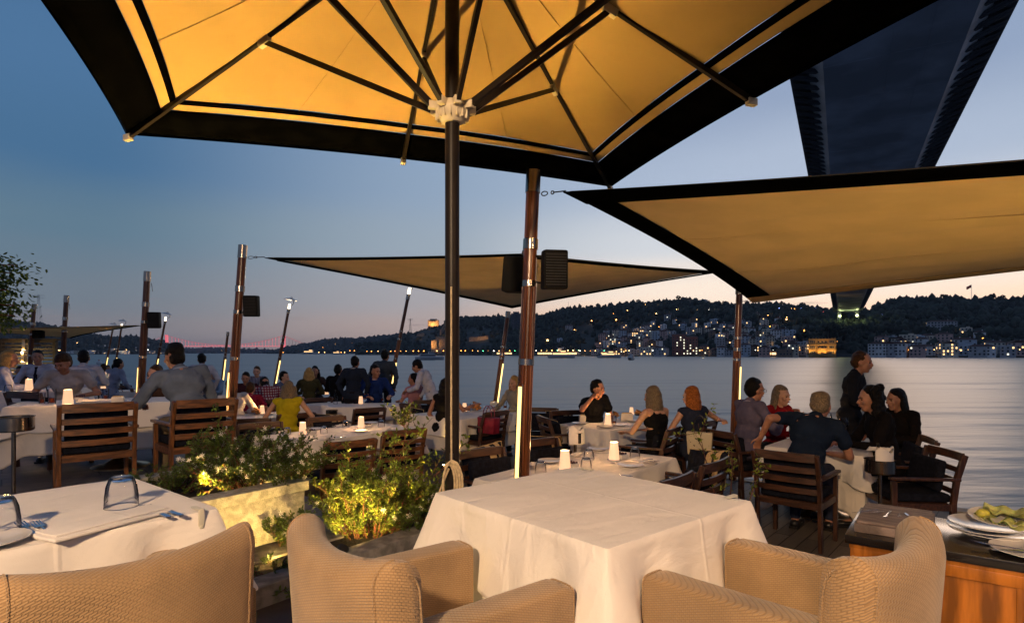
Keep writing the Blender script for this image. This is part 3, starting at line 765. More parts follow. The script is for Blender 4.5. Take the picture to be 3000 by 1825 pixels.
for dx in (-22, 0, 20): lamp('castle_floodlight', 'SPOT', p + Vector((dx, -34, 6)), 90000, (1, .5, .15), .6, target=p + Vector((dx * .5, 0, h * .6)), cone=60, blend=.8)
p, s, h = tower(1290, 1032, 988, 26, 'square_tower', 'tall square castle tower by the shore with its left flank lit orange', cst, True)
r_ = [o for o in bpy.data.objects if o.name == 'square_tower'][0]
mb = MB(); mb.box((-13, -5, h / 2 - 1), (10, 12, h * .8)); mb.obj('lower_bastion', cst, r_)
lamp('castle_floodlight', 'SPOT', p + Vector((-30, -30, 12)), 110000, (1, .5, .15), .6, target=p + Vector((-8, -4, 16)), cone=50, blend=.8)
tower(1512, 965, 920, 30, 'round_tower', 'unlit round castle tower rising dark behind the slim leaning mast', cst_unlit)
def curtain(name, pts, hpx, label, m, d=3):
    r = empty(name, hillR.find(*pts[0])[0], 0, label, 'wall'); o0 = r.location
    mb = MB()
    for (a, b) in zip(pts, pts[1:]):
        A = hillR.find(*a)[0] - o0; B = hillR.find(*b)[0] - o0; hh = hpx * (A.y + o0.y) / F
        n = max(1, int((B - A).length / 4)); dr = (B - A) / n
        for i in range(n):
            c = A + dr * (i + .5); mb.box((c.x, c.y, c.z + hh / 2 - 1.5), ((dr.xy).length + .2, d, hh + 3), rz=math.atan2(dr.y, dr.x))
            mb.box((c.x, c.y, c.z + hh + .7), (1.7, d * .9, 1.4), rz=math.atan2(dr.y, dr.x))
    mb.obj('masonry', m, r); return r
r = curtain('curtain_wall', [(1375, 1000), (1400, 998), (1430, 994)], 10, 'long crenellated castle wall dimly lit between the two poles', cst)
curtain('curtain_wall', [(1290, 985), (1298, 972), (1304, 962)], 14, 'broken castle wall lit orange under the round keep', cst)
curtain('curtain_wall', [(1222, 990), (1242, 985)], 9, 'short ruined castle wall lit orange left of the keep', cst)
for px, py, e in ((1400, 1004, 16000), (1296, 990, 26000), (1232, 996, 14000), (1425, 1000, 12000)):
    p, _ = hillR.find(px, py); lamp('castle_floodlight', 'SPOT', p + Vector((0, -24, 7)), e * 1.6, (1, .5, .16), .6, target=p + Vector((0, 4, 8)), cone=75, blend=.9)

# ---- street and quay lamps on the far shores
post_m = mat('lamp_post_iron', (.03, .03, .03), .5, var=.2, vs=2)
bulbs = {'orange': emit('sodium_bulb', (1, .34, .05), 9), 'warm': emit('warm_bulb', (1, .52, .17), 9), 'white': emit('white_bulb', (1, .95, .8), 9), 'green': emit('green_bulb', (.1, 1, .35), 9), 'red': emit('red_bulb', (1, .08, .08), 9), 'blue': emit('blue_bulb', (.25, .35, 1), 9)}
LM = {}
def lamp_tree(hill, px, py, col, size, label, grp, h=6):
    p, _ = hill.find(px, py); k = (col, size, h)
    if k not in LM:
        a = MB(); a.tube([(0, 0, -1.5), (0, 0, h)], .12, 5); a.tube([(0, 0, h), (0, -1, h + .3)], .08, 5)
        b = MB(); b.ell((0, -1, h + .2), (size * 1.25, size * 1.25, size), n=8, m=6)
        LM[k] = (a.mesh('pole', post_m), b.mesh('bulb', bulbs[col], smooth=True))
    r = empty('street_lamp', p, 0, label, 'street lamp', grp); link('pole', LM[k][0], r); link('bulb', LM[k][1], r)
    if hill is hillR and ((size >= .7 and col != 'red' and py < 1030) or rnd.random() < .14): lamp('street_lamp_light', 'POINT', p + Vector((0, -2.2, h + .5)), 1500, (1, .55, .22), .5)
nl = {}
def lampL(hill, px, py, col, size, where, grp):
    k = (col, where); nl[k] = nl.get(k, 0) + 1
    lamp_tree(hill, px, py, col, size, '%s lamp, %s from left %s' % (col, ORD[(nl[k] - 1) % 20] if nl[k] <= 20 else 'later', where), grp)
G1 = 'lamps along the far right shore'
x = 1108
for i in range(19):
    lampL(hillR, 1075 + i * 17 + rnd.uniform(-4, 4), 1037, rnd.choice(['orange', 'orange', 'warm']), rnd.uniform(.5, .9), 'at the foot of the castle hill', G1)
for i in range(20):
    lampL(hillR, 1400 + i * 15.5, 1038, rnd.choice(['warm', 'orange', 'warm', 'white', 'green']), round(rnd.uniform(.35, .75), 1), 'along the promenade behind the thick mast', G1)
for i in range(20):
    lampL(hillR, 1690 + i * 13 + rnd.uniform(-4, 4), 1041 - rnd.choice([0, 0, 3]), rnd.choice(['warm', 'orange', 'warm', 'white']), round(rnd.uniform(.3, .55), 1), 'on the quay left of the brick office block', G1)
for i in range(14):
    lampL(hillR, 2030 + i * 26, 1042, rnd.choice(['warm', 'orange', 'white']), round(rnd.uniform(.2, .4), 1), 'on the quay left of the golden mansion', G1)
for i in range(18):
    lampL(hillR, 2560 + i * 25, 1043, rnd.choice(['warm', 'orange', 'warm']), round(rnd.uniform(.2, .4), 1), 'on the quay right of the golden mansion', G1)
for px, py, c, s_ in [(1604, 1003, 'warm', 1.5), (1733, 945, 'orange', .8), (1838, 915, 'orange', .8), (1805, 943, 'orange', 1.0), (1797, 924, 'orange', .6), (1808, 919, 'orange', .6), (1683, 972, 'orange', .7),
                      (1661, 978, 'orange', .7), (1643, 966, 'orange', .5), (1770, 1036, 'green', .5), (1947, 936, 'orange', 1.0), (1922, 925, 'warm', .7), (1981, 913, 'warm', .8), (2041, 914, 'warm', .8),
                      (2078, 914, 'white', 1.0), (2057, 912, 'orange', .5), (2118, 908, 'orange', .6), (1900, 902, 'white', .4), (1890, 897, 'warm', .4), (1935, 896, 'white', .4), (2249, 932, 'orange', .7),
                      (2303, 944, 'warm', .8), (2304, 938, 'warm', .6), (2353, 978, 'orange', 1.2), (2318, 1008, 'orange', .7), (2255, 965, 'orange', .6), (2066, 970, 'orange', .5), (2410, 922, 'red', .8),
                      (2424, 924, 'red', .8), (2562, 930, 'red', .7), (2570, 930, 'red', .7), (2583, 931, 'blue', .5), (2815, 1006, 'orange', .7), (2990, 1016, 'orange', .6), (2450, 1012, 'orange', .6), (2878, 1005, 'orange', 1.1),
                      (1930, 965, 'orange', .5), (1870, 980, 'warm', .5), (1990, 960, 'warm', .5), (1845, 1008, 'orange', .6), (2190, 970, 'warm', .5), (2120, 985, 'orange', .5), (2740, 962, 'white', .4), (2755, 962, 'warm', .4)]:
    lampL(hillR, px, py + 4, c, s_, 'high %s' % zone(px), 'lamps on the far right slope')
for i in range(14): lampL(hillR, 2282 + i * 9, 914 + (i % 3), rnd.choice(['warm', 'warm', 'blue', 'orange']), .45, 'in the lit row on the crest left of the bridge', 'lamps on the far right slope')
for i in range(22):
    px = 830 + i * 12 + rnd.uniform(-5, 5); lampL(hillF, px, 1036 - rnd.choice([0, 0, 5, 10]), rnd.choice(['orange', 'warm', 'orange']), 1.6, 'along the distant shore below the far ridge' if i < 20 else 'near the castle point', 'lamps on the distant shore')
for i in range(26):
    px = rnd.uniform(900, 1060); lampL(hillF, px, 1002 + rnd.uniform(0, 22), rnd.choice(['orange', 'warm', 'orange', 'orange']), 1.3, 'on the distant hillside town' if i < 20 else 'at the top of the distant hillside town', 'lamps on the distant shore')
for i in range(20):
    px = rnd.uniform(170, 500); lampL(hillL, px, 1034 - rnd.choice([2, 2, 4, 10, 24]), rnd.choice(['orange', 'warm', 'white', 'warm']), 1.3, 'on the left wooded shore', 'lamps on the left shore')
for i in range(18): lampL(hillB, 440 + i * 21, 1033 - rnd.choice([0, 4, 8]), rnd.choice(['warm', 'orange']), 1.8, 'on the hazy shore under the red bridge', 'lamps on the left shore')

# promenade restaurants with lit fronts
lit_front = emit('lit_shop_front', (1, .56, .25), 2.6)
for i, (a, b, py, nm) in enumerate([(1455, 1500, 1039, 'left of the thick mast'), (1575, 1640, 1040, 'just right of the thick mast'), (1640, 1690, 1040, 'under the white starlike lamp'), (1760, 1805, 1042, 'beyond the small ferry'), (2230, 2275, 1043, 'right of the slim quay mast')]):
    A, _ = hillR.find(a, py); B, _ = hillR.find(b, py); L_ = (B - A).length; rz = math.atan2((B - A).y, (B - A).x)
    r = empty('waterside_restaurant', (A + B) / 2, rz, 'long low waterside restaurant with glowing front, %s' % nm, 'building', 'lit restaurants on the far quay')
    mb = MB(); mb.box((0, 4, 2), (L_, 8, 6)); mb.obj('wall', wall_m['cream'], r)
    mb = MB(); mb.box((0, 3, 5.2), (L_ + 2, 11, .5)); mb.obj('roof', roof_m, r)
    n = int(L_ / 5)
    for k in range(n):
        mb = MB(); mb.box(((k + .5) * L_ / n - L_ / 2, -.15, 2.2), (L_ / n * .8, .3, 2.2)); mb.obj('window', lit_front if k % 3 else win_warm, r)
# left shore buildings
for i, (px, py, w, c, l) in enumerate([(205, 1036, 34, 'white', .1), (232, 1036, 26, 'cream', .2), (262, 1036, 30, 'white', .35), (296, 1036, 28, 'grey', .2), (330, 1030, 22, 'white', .1), (298, 1018, 20, 'white', .05), (408, 1022, 26, 'pale blue', .05),
                                 (428, 1014, 20, 'white', 0), (440, 1036, 26, 'grey', .2), (480, 1036, 24, 'cream', .25), (360, 1037, 34, 'white', .8), (500, 1035, 20, 'white', .1), (265, 1008, 18, 'grey', .2)]):
    build_house(hillL, px, py, w, 3 if i % 3 else 2, 'hip' if i % 2 else 'flat', c, l, '%s building on the left shore, %s in the row from the left' % (c, ORD[i]), 'buildings on the left wooded shore', 14, 'shore_building', 'building', dens=.5)
for i in range(26):
    px = rnd.uniform(905, 1058); py = 1004 + rnd.random() * 22 + abs(px - 980) * .05
    build_house(hillF, px, py, rnd.randint(12, 18), 2, 'hip', rnd.choice(['white', 'cream', 'grey', 'pink']), .1, 'tiny pale house of the distant hillside town, number %s among its rooftops' % (ORD[i] if i < 20 else 'last ' + ORD[i - 20]), 'houses of the distant hillside town', kind='distant_house', dens=.5)

# ---- pylons, masts, minaret, flag
iron = mat('grey_lattice_steel', (.16, .13, .13), .6, var=.2, vs=.5)
def pylon(hill, px, pyb, pyt, label):
    p, _ = hill.find(px, pyb); s = p.y / F; h = (pyb - pyt) * s; r = empty('pylon', p, .3, label, 'pylon')
    mb = MB(); b = h * .09; t = h * .018; q = .22 * s
    for sx in (-1, 1):
        for sy in (-1, 1): mb.tube([(sx * b, sy * b, -3), (sx * t * 1.6, sy * t * 1.6, h * .7), (sx * t, sy * t, h)], q, 4)
    n = 9
    for k in range(n):
        z0, z1 = h * k / n, h * (k + 1) / n; w0 = b + (t - b) * min(1, k / n * 1.15); w1 = b + (t - b) * min(1, (k + 1) / n * 1.15)
        for s2 in (-1, 1):
            mb.tube([(-w0, s2 * w0, z0), (w1, s2 * w1, z1)], q * .6, 3); mb.tube([(w0, s2 * w0, z0), (-w1, s2 * w1, z1)], q * .6, 3)
            mb.tube([(s2 * w0, -w0, z0), (s2 * w1, w1, z1)], q * .6, 3)
    mb.obj('lattice', iron, r)
    for k, z in enumerate((.98, .9)):
        mb = MB(); mb.tube([(-h * .17, 0, h * z), (h * .17, 0, h * z)], q, 4); mb.tube([(-h * .17, 0, h * z), (0, 0, h * (z + .04)), (h * .17, 0, h * z)], q * .6, 4); mb.obj('crossarm', iron, r)
pylon(hillL, 113, 958, 864, 'tall lattice power pylon behind the leftmost masts')
pylon(hillR, 1202, 980, 934, 'small lattice power pylon left of the lit castle keep')
def thin(px, pyb, pyt, name, label, cat, w=.35):
    p, _ = hillR.find(px, pyb); h = (pyb - pyt) * p.y / F; r = empty(name, p, 0, label, cat)
    return r, h, p
r, h, p = thin(1665, 912, 883, 'radio_mast', 'thin radio mast on the ridge right of the thick mast', 'mast'); mb = MB(); mb.tube([(0, 0, -3), (0, 0, h)], [.45, .2], 6); mb.obj('pole', iron, r)
r, h, p = thin(2251, 902, 884, 'minaret', 'slender pointed minaret on the crest left of the road bridge', 'minaret')
mb = MB(); mb.lathe([(1.1, -3), (1.0, h * .62), (1.5, h * .63), (1.5, h * .68), (.8, h * .69), (.8, h * .85), (0, h)], 10); mb.obj('shaft', wall_m['grey'], r)
r, h, p = thin(2846, 885, 832, 'flagpole', 'tall flagpole with a red flag on the wooded ridge', 'flag')
mb = MB(); mb.tube([(0, 0, -3), (0, 0, h)], [.4, .22], 6); mb.obj('pole', wall_m['white'], r)
mb = MB(); mb.grid(lambda u, v: (-u * 7.5, math.sin(u * 7) * .7 + math.sin(v * 3) * .2, h - .4 - v * 4.6 - u * 2.8 + math.sin(u * 5) * .3), 12, 6)
ob = mb.obj('flag', mat('red_flag', (.35, .03, .03), .8, var=.15, vs=2), r, smooth=True); md = ob.modifiers.new('s', 'SOLIDIFY'); md.thickness = .06

# ---- suspension bridge with red lights, far left
redl = emit('red_bridge_glow', (1, .10, .12), 1.4)  # deck, towers and hangers glow themselves to imitate red lighting
redc = emit('red_cable_glow', (1, .12, .14), .35)
brst = mat('bridge_steel', (.10, .07, .08), .6, var=.2, vs=.05)
YB = 5300
def bx(px): return (px - 1500) / F * YB
def bz(py): return CZ + (HZ - py) / F * YB
r = empty('suspension_bridge', (bx(660), YB, WZ), 0, 'distant suspension bridge lit red across the strait', 'bridge')
def L3(px, py, dy=0): return (bx(px) - bx(660), dy, bz(py) - WZ)
mb = MB(); mb.bar(L3(420, 1014.5), L3(905, 1014.5), 30, 3); mb.obj('deck', redl, r)
for px, yt in ((488, 981), (833, 984)):
    mb = MB()
    for dx in (-2.2, 2.2): mb.bar((bx(px) - bx(660) + dx * 3, 0, 0), (bx(px) - bx(660) + dx * 3, 0, bz(yt) - WZ), 4.5, 6)
    for k in (.45, .7, .97): mb.bar((bx(px) - bx(660) - 6, 0, (bz(yt) - WZ) * k), (bx(px) - bx(660) + 6, 0, (bz(yt) - WZ) * k), 3)
    mb.obj('tower', redl, r)
def cab(px):
    if px < 488: return 981 + (488 - px) * .45
    if px > 833: return 984 + (px - 833) * .40
    u = (px - 660) / 173; return 1011 - 29 * u * u
for a, b in ((440, 488), (488, 833), (833, 890)):
    mb = MB(); mb.tube([L3(a + (b - a) * k / 24, cab(a + (b - a) * k / 24)) for k in range(25)], 2.0, 4); mb.obj('cable', redc, r)
bead = MB(); bead.ell((0, 0, 0), (2.6, 2.6, 2.6), n=6, m=4); bead = bead.mesh('lamp', redl)
for k in range(46):
    px = 445 + k * 9.8
    if px > 888: break
    y = cab(px)
    if y < 1012:
        mb = MB(); a = L3(px, y); mb.tube([a, (a[0], 0, L3(px, 1014)[2])], 1.3, 4); h_ = mb.obj('hanger', redl if 488 < px < 833 else brst, r)
        link('lamp', bead, h_, a)

# ---- boats
hullw = mat('white_boat_hull', (.5, .5, .5), .4, var=.05, vs=1)
def ferry(px, py, L_, label, rz=0, lit=False):
    Y = (CZ - WZ) * F / (py - HZ); p = Vector(((px - 1500) / F * Y, Y, WZ)); s = L_ / 20
    r = empty('ferry_boat', p, rz, label, 'boat', 'boats on the strait')
    mb = MB()
    def hl(u, v):
        x = (u - .5) * 20 * s; w = 2.6 * s * (1 - abs(2 * u - 1) ** 3 * (1 if u > .5 else .5)); a = math.pi * v
        return (x, -math.cos(a) * w, (2.0 - math.sin(a) * 2.6 + (.8 * max(0, u - .6) * 2)) * s)
    mb.grid(hl, 20, 9); mb.add([hl(i / 19, 0) for i in range(20)] + [hl(i / 19, 1) for i in range(20)], [(i, i + 1, 21 + i, 20 + i) for i in range(19)])
    mb.obj('hull', hullw, r, smooth=True)
    mb = MB(); mb.box((-1.5 * s, 0, 3 * s), (11 * s, 4 * s, 2 * s), taper=.94); mb.box((1 * s, 0, 4.8 * s), (4 * s, 3 * s, 1.5 * s), taper=.9); mb.obj('cabin', hullw, r, bevel=.1 * s)
    mb = MB(); mb.box((-1.5 * s, 0, 3.2 * s), (10.4 * s, 4.1 * s, .8 * s)); mb.box((1 * s, 0, 4.95 * s), (3.7 * s, 3.1 * s, .6 * s)); mb.obj('window_band', win_warm if lit else win_dark, r)
    mb = MB(); mb.tube([(0, 0, 5.5 * s), (0, 0, 9 * s)], .1 * s, 5); mb.tube([(-.9 * s, 0, 7.6 * s), (.9 * s, 0, 7.6 * s)], .07 * s, 4); mb.obj('mast', iron, r)
ferry(1259, 1054, 19, 'white ferry on the water below the castle tower', .3)
ferry(1850, 1054.5, 14, 'small white motor boat in the middle of the right water', 1.2)
ferry(908, 1037.5, 60, 'long white liner moored at the distant shore', .05, True)
ferry(988, 1037.8, 38, 'white ferry by the distant shore right of the long liner', .1, True)
ferry(1645, 1049, 24, 'lit tour boat at the quay below the restaurants', .1, True)
ferry(1785, 1048.5, 22, 'low tour boat moored under the hillside houses', .1, True)
p = at(290, 1056, WZ); r = empty('buoy', (p.x * .55, p.y * .55, WZ), 0, 'white ball buoy with red top floating near the left masts', 'buoy')
p = at(290, 1067, WZ); r.location = p
mb = MB(); mb.ell((0, 0, .5), (.95, .95, .95), n=16, m=10); mb.obj('float', hullw, r, smooth=True)
mb = MB(); mb.lathe([(.3, 1.38), (.25, 1.75), (0, 1.8)], 12); mb.obj('cap', mat('red_paint', (.4, .05, .03), .5), r)

# ================================================================ road bridge overhead
conc = mat('bridge_steel_underside', (.44, .47, .54), .6, var=.25, vs=.06, bump=.3, bs=.3)
conc2 = mat('bridge_side_panel', (.55, .55, .56), .6, var=.2, vs=.1, bump=.3, bs=.3)
conc3 = mat('bridge_dark_wing', (.05, .055, .065), .7, var=.2, vs=.1)
D = Vector((.489, .872, 0)); NB = Vector((.872, -.489, 0))
C0 = NB * 8.7
def bp(t, s, z): q = C0 + D * t + NB * s; return (q.x, q.y, 61.75 + z)
T0, T1 = -160, 1010
r = empty('road_bridge', (0, 0, 0), 0, 'huge dark road bridge deck passing overhead to the far ridge', 'bridge')
mb = MB(); n = 40
mb.add([bp(t, s, z) for t in (T0, T1) for s, z in ((-12, 0), (12, 0), (12, 1.6), (-12, 1.6))], [(0, 1, 5, 4), (1, 2, 6, 5), (2, 3, 7, 6), (3, 0, 4, 7), (0, 3, 2, 1), (4, 5, 6, 7)])
for k in range(1, 58): t = T0 + k * 20; mb.add([bp(t, -12.05, -.05), bp(t, 12.05, -.05), bp(t + .5, 12.05, -.05), bp(t + .5, -12.05, -.05), bp(t, -12.05, .05), bp(t, 12.05, .05), bp(t + .5, 12.05, .05), bp(t + .5, -12.05, .05)], [(0, 1, 2, 3), (0, 4, 5, 1), (2, 6, 7, 3)])
for s in (-6, 0, 6): mb.add([bp(t, s + q, z) for t in (T0, T1) for q, z in ((-.1, -.06), (.1, -.06), (.1, .02), (-.1, .02))], [(0, 1, 5, 4), (1, 2, 6, 5), (3, 0, 4, 7)])
mb.obj('underside', conc, r)
for sg in (-1, 1):
    mb = MB(); mb.add([bp(t, sg * s, z) for t in (T0, T1) for s, z in ((12.01, .01), (15, 2.2), (15, 2.8), (12.01, 1.6))], [(0, 1, 5, 4), (1, 2, 6, 5), (2, 3, 7, 6), (0, 3, 2, 1), (4, 5, 6, 7)])
    mb.obj('side_panel', conc2, r)
    mb = MB(); mb.add([bp(t, sg * s, z) for t in (T0, T1) for s, z in ((15.02, 2.8), (19, 2.9), (19, 3.6), (15.02, 3.4))], [(0, 1, 5, 4), (1, 2, 6, 5), (2, 3, 7, 6), (0, 3, 2, 1), (4, 5, 6, 7)])
    mb.obj('walkway_wing', conc3, r)
def bracket(t, sg):
    mb = MB(); w = .25
    mb.add([bp(t + q, sg * s, z) for q in (-w, w) for s, z in ((15.03, 1.0), (15.03, 2.79), (18.9, 2.89), (13.2, .75))], [(0, 3, 1), (0, 2, 1), (4, 5, 7), (4, 5, 6), (3, 2, 6, 7), (0, 3, 7, 4)])
    # a deep triangular plate tapering to the outer edge
    mb.add([bp(t + q, sg * s, z) for q in (-1.5, 1.5) for s, z in ((13.6, 1.1), (18.8, 2.86))] + [bp(t, sg * 13.0, .7)], [(0, 1, 4), (2, 3, 4), (0, 1, 3, 2)])
    return mb
for sg in (-1, 1):
    for k in range(50):
        t = 70 + k * 4.6
        bracket(t, sg).obj('bracket', conc3, r)
rest = MB()
for sg in (-1, 1):
    for k in range(110):
        t = 300 + k * 6.4; q = bracket(t, sg); rest.add(q.v, q.f)
o = rest.obj('far_brackets', conc3, r); o['kind'] = 'stuff'
ylw = emit('pier_floodlight', (.85, 1, .35), 12)
for sg in (-1, 1):
    c = C0 + D * 985 + NB * sg * 11
    mb = MB(); mb.box((c.x, c.y, 47), (5, 7, 28), rz=-math.atan2(D.x, D.y)); mb.obj('pier', conc2, r)
    c = C0 + D * 950 + NB * sg * 10.5; mb = MB(); mb.ell((c.x, c.y, 54), (1.6, 1.6, 1.4), n=8, m=6); mb.obj('floodlight', ylw, r)
    lamp('pier_light', 'POINT', (c.x, c.y, 56), 5000, (.9, 1, .4), .8)
# ================================================================ masts of the terrace
def fluted(mb, r, z0, z1, n=14, depth=.16):
    k = n * 4; pr = [r * (1 - depth * (1 if i % 4 in (2,) else 0)) for i in range(k)]
    vs = []
    for z in (z0, z1):
        for i in range(k):
            a = 2 * math.pi * i / k; vs.append((pr[i] * math.cos(a), pr[i] * math.sin(a), z))
    mb.add(vs, [(i, (i + 1) % k, k + (i + 1) % k, k + i) for i in range(k)] + [tuple(range(k - 1, -1, -1)), tuple(range(k, 2 * k))])
def thick_mast(base, top, label, led_dir=(-.6, -.8)):
    base, top = Vector(base), Vector(top); H = (top - base).length
    r = empty('wooden_mast', base, 0, label, 'mast', 'thick wooden masts in a row'); r.rotation_euler = (top - base).to_track_quat('Z', 'Y').to_euler()
    rad = .056
    mb = MB(); fluted(mb, rad, 0, H * .72); mb.lathe([(rad * .9, H * .72), (rad * .9, H - .16)], 28); mb.obj('shaft', mast_wood, r, smooth=True)
    for z0, z1, k in ((H - .17, H, 1.0), (H * .72 + .28, H * .72 + .36, 1.03), (H * .72, H * .72 + .05, 1.03), (1.66, 1.71, 1.06)):
        mb = MB(); mb.lathe([(rad * .8 * k, z0), (rad * k, z0 + .002), (rad * k, z1 - .003), (rad * .9 * k, z1)], 28)
        mb.obj('collar', chrome, r, smooth=True)
    d = Vector((led_dir[0], led_dir[1], 0)).normalized()
    inv = Matrix(r.rotation_euler.to_matrix()).inverted() @ d; inv.z = 0; inv.normalize(); a = math.atan2(inv.y, inv.x)
    Q = Matrix.Rotation(a, 4, 'Z')
    mb = MB(); mb.box((rad + .002, 0, .79), (.012, .038, 1.42), Q); ls_ = mb.obj('led_strip', led, r)
    mb = MB()
    for s in (-1, 1): mb.box((rad - .001, s * .021, .79), (.022, .008, 1.46), Q)
    mb.obj('strip_channel', brass, ls_)
    return r
def lean_base(px, py, Y):  # a base on the deck
    p = atY(px, py, Y); return Vector((p.x, Y, 0))
mast_spec = [((1563, 500), (1524, 0), 4.4, 'thickest wooden mast in the foreground carrying two black speakers', None),
             ((712, 718), (668, 0), 7.44, 'wooden mast with one black speaker at the left end of the middle sail', None),
             ((432, 795), (410, 0), 9.83, 'wooden mast with a black speaker at the right tip of the left sail', None),
             ((195, 865), (180, 0), 13.9, 'bare wooden mast with a hanging shackle between two others at left', None),
             ((100, 890), (86, 0), 16.3, 'leftmost wooden mast by the louvred wall with a small speaker', None)]
MASTS = []
for (tx, ty), (bx_, _), Y, lab, _n in mast_spec:
    t = atY(tx, ty, Y); yb = HZ + CZ * F / Y; u = (HZ + 366 * 4.4 / Y - ty) / (yb - ty)   # px at mid measured row
    b = Vector(((bx_ - 1500) / F * Y - (.02 * Y / 4.4), Y, 0)); 
    MASTS.append((b, t, thick_mast(b, t, lab)))
box_m = mat('speaker_box', (.003, .003, .0035), .7, var=.2, vs=20, bump=.15, bs=300)
box_m.node_tree.nodes['Principled BSDF'].inputs['Specular IOR Level'].default_value = .2
def speaker(c, w, h, d, rz, mast_pt, label, tilt=.06):
    r = empty('speaker', c, rz, label, 'speaker', 'outdoor speakers on the masts'); r.rotation_euler = (tilt, 0, rz)
    mb = MB(); mb.box((0, 0, 0), (w, d, h), taper=.97); hs = mb.obj('housing', box_m, r, bevel=.018)
    mb = MB(); n = 12
    for k in range(n): mb.box((0, -d / 2 - .003, -h * .38 + k * h * .76 / (n - 1)), (w * .8, .008, h * .03))
    mb.obj('grille', black, hs)
    mb = MB(); inv = Matrix.Rotation(-rz, 3, 'Z') @ (Vector(mast_pt) - Vector(c))
    mb.tube([(0, 0, -h * .3), (inv.x * .6, inv.y * .6, -h * .32), (inv.x, inv.y, -h * .25)], .008, 6); mb.tube([(0, d * .4, h * .36), (inv.x, inv.y, h * .38)], .011, 6)
    mb.obj('bracket', black, r)
m0 = MASTS[0]; ax = lambda M_, z: M_[0] + (M_[1] - M_[0]) * ((z - M_[0].z) / (M_[1].z - M_[0].z))
c = atY(1624, 791, 4.3); speaker(c, .185, .285, .13, .15, ax(m0, c.z), 'larger black speaker on the right of the thickest mast')
c = atY(1508, 806, 4.52); speaker(c, .16, .27, .17, 1.35, ax(m0, c.z), 'black speaker seen edge on at the left of the thickest mast')
c = atY(737, 897, 7.38); speaker(c, .175, .265, .14, .1, ax(MASTS[1], c.z), 'black speaker on the mast at the left end of the middle sail')
c = atY(452, 938, 9.75); speaker(c, .18, .27, .15, .25, ax(MASTS[2], c.z), 'black speaker on the mast at the tip of the left sail')
c = atY(113, 976, 16.2); speaker(c, .24, .28, .2, .3, ax(MASTS[4], c.z), 'small speaker on the leftmost mast in front of the louvres')

def shackle(mb, p, L_=.09, w=.018, r=.004, d=Vector((1, 0, -.1))):
    d = d.normalized(); up = Vector((0, 0, 1)); pts = []
    for k in range(12):
        a = 2 * math.pi * k / 12; pts.append(p + d * (L_ / 2 + L_ / 2 * math.cos(a)) + up * (w * math.sin(a)))
    mb.tube(pts, r, 5, closed=True)
for M_, zz in ((MASTS[2], .22), (MASTS[3], .22)):
    top = M_[1]; p = top + Vector((.06, -.02, -zz)); r = empty('hanging_shackle', p, 0, 'steel shackle dangling from the %s mast with no sail' % ('third' if M_ is MASTS[2] else 'fourth'), 'shackle')
    mb = MB(); shackle(mb, Vector((.015, 0, .02)), .07, .012, .004, Vector((.25, 0, -1))); shackle(mb, Vector((.03, 0, -.05)), .07, .012, .004, Vector((.1, 0, -1))); mb.obj('link', chrome, r)

# slim quay masts leaning over the water, most with a reflector lamp on top
def quay_mast(top, base, Y, label, lampy=True, rad=.045, strip=True):
    t = atY(top[0], top[1], Y); b = Vector(((base - 1500) / F * Y, Y, 0))
    H = (t - b).length; r = empty('quay_mast', b, 0, label, 'mast', 'slim leaning masts along the quay'); r.rotation_euler = (t - b).to_track_quat('Z', 'Y').to_euler()
    mb = MB(); fluted(mb, rad, 0, H * .66, 10, .16); mb.lathe([(rad * .88, H * .66), (rad * .82, H)], 20); mb.obj('shaft', mast_wood, r, smooth=True)
    for z0, z1 in ((H * .66, H * .66 + .05), (H * .72, H * .72 + .04), (H - .13, H), (1.64, 1.68)):
        mb = MB(); mb.lathe([(rad * .7, z0), (rad * 1.03, z0 + .002), (rad * 1.03, z1 - .003), (rad * .8, z1)], 20); mb.obj('collar', chrome, r, smooth=True)
    if strip:
        mb = MB(); Q = Matrix.Rotation(math.atan2(-.8, -.6), 4, 'Z'); mb.box((rad + .002, 0, 1.17), (.012, .03, .78), Q); mb.obj('led_strip', led, r)
    if lampy:
        mb = MB(); mb.lathe([(.03, H), (.034, H + .005), (.034, H + .13), (.02, H + .14)], 16); mb.obj('lamp_tube', lamp_tube, r, smooth=True)
        mb = MB(); mb.tube([(.04, 0, H + .06), (.2, -.03, H + .17), (.22, -.03, H + .2), (0, -.03, H + .36), (-.03, 0, H + .32)], .01, 6); mb.obj('lamp_arm', chrome, r)
        mb = MB(); mb.lathe([(0, H + .33), (.05, H + .325), (.19, H + .27), (.19, H + .262), (.05, H + .31), (0, H + .315)], 24); mb.obj('reflector', mat('reflector_white', (.75, .7, .62), .4) if 'reflector_white' not in bpy.data.materials else bpy.data.materials['reflector_white'], r, smooth=True)
        lamp('mast_lamp_light', 'POINT', t + (t - b).normalized() * .2, 26, (1, .76, .45), .05)
    return b, t
Q1 = quay_mast((2167, 835), 2146, 8.12, 'slim quay mast on the right holding the lower tip of the large sail', False, .052)
Q2 = quay_mast((1489, 912), 1436, 11.6, 'slim leaning quay mast under the lowest tip of the middle sail', False, .05)
quay_mast((1197, 862), 1118, 13.5, 'leaning quay mast with a glowing lamp touching the middle sail')
quay_mast((846, 905), 790, 17.2, 'leaning quay mast with reflector lamp right of the second speaker mast')
quay_mast((668, 972), 642, 18.5, 'leaning quay mast mostly hidden behind the second speaker mast', False)
quay_mast((484, 940), 440, 22.5, 'leaning quay mast with reflector lamp just right of the third mast')
quay_mast((356, 958), 325, 26.5, 'leaning quay mast with lamp above the left sail, nearer of the pair')
quay_mast((330, 966), 298, 29.0, 'leaning quay mast with lamp above the left sail, farther of the pair')

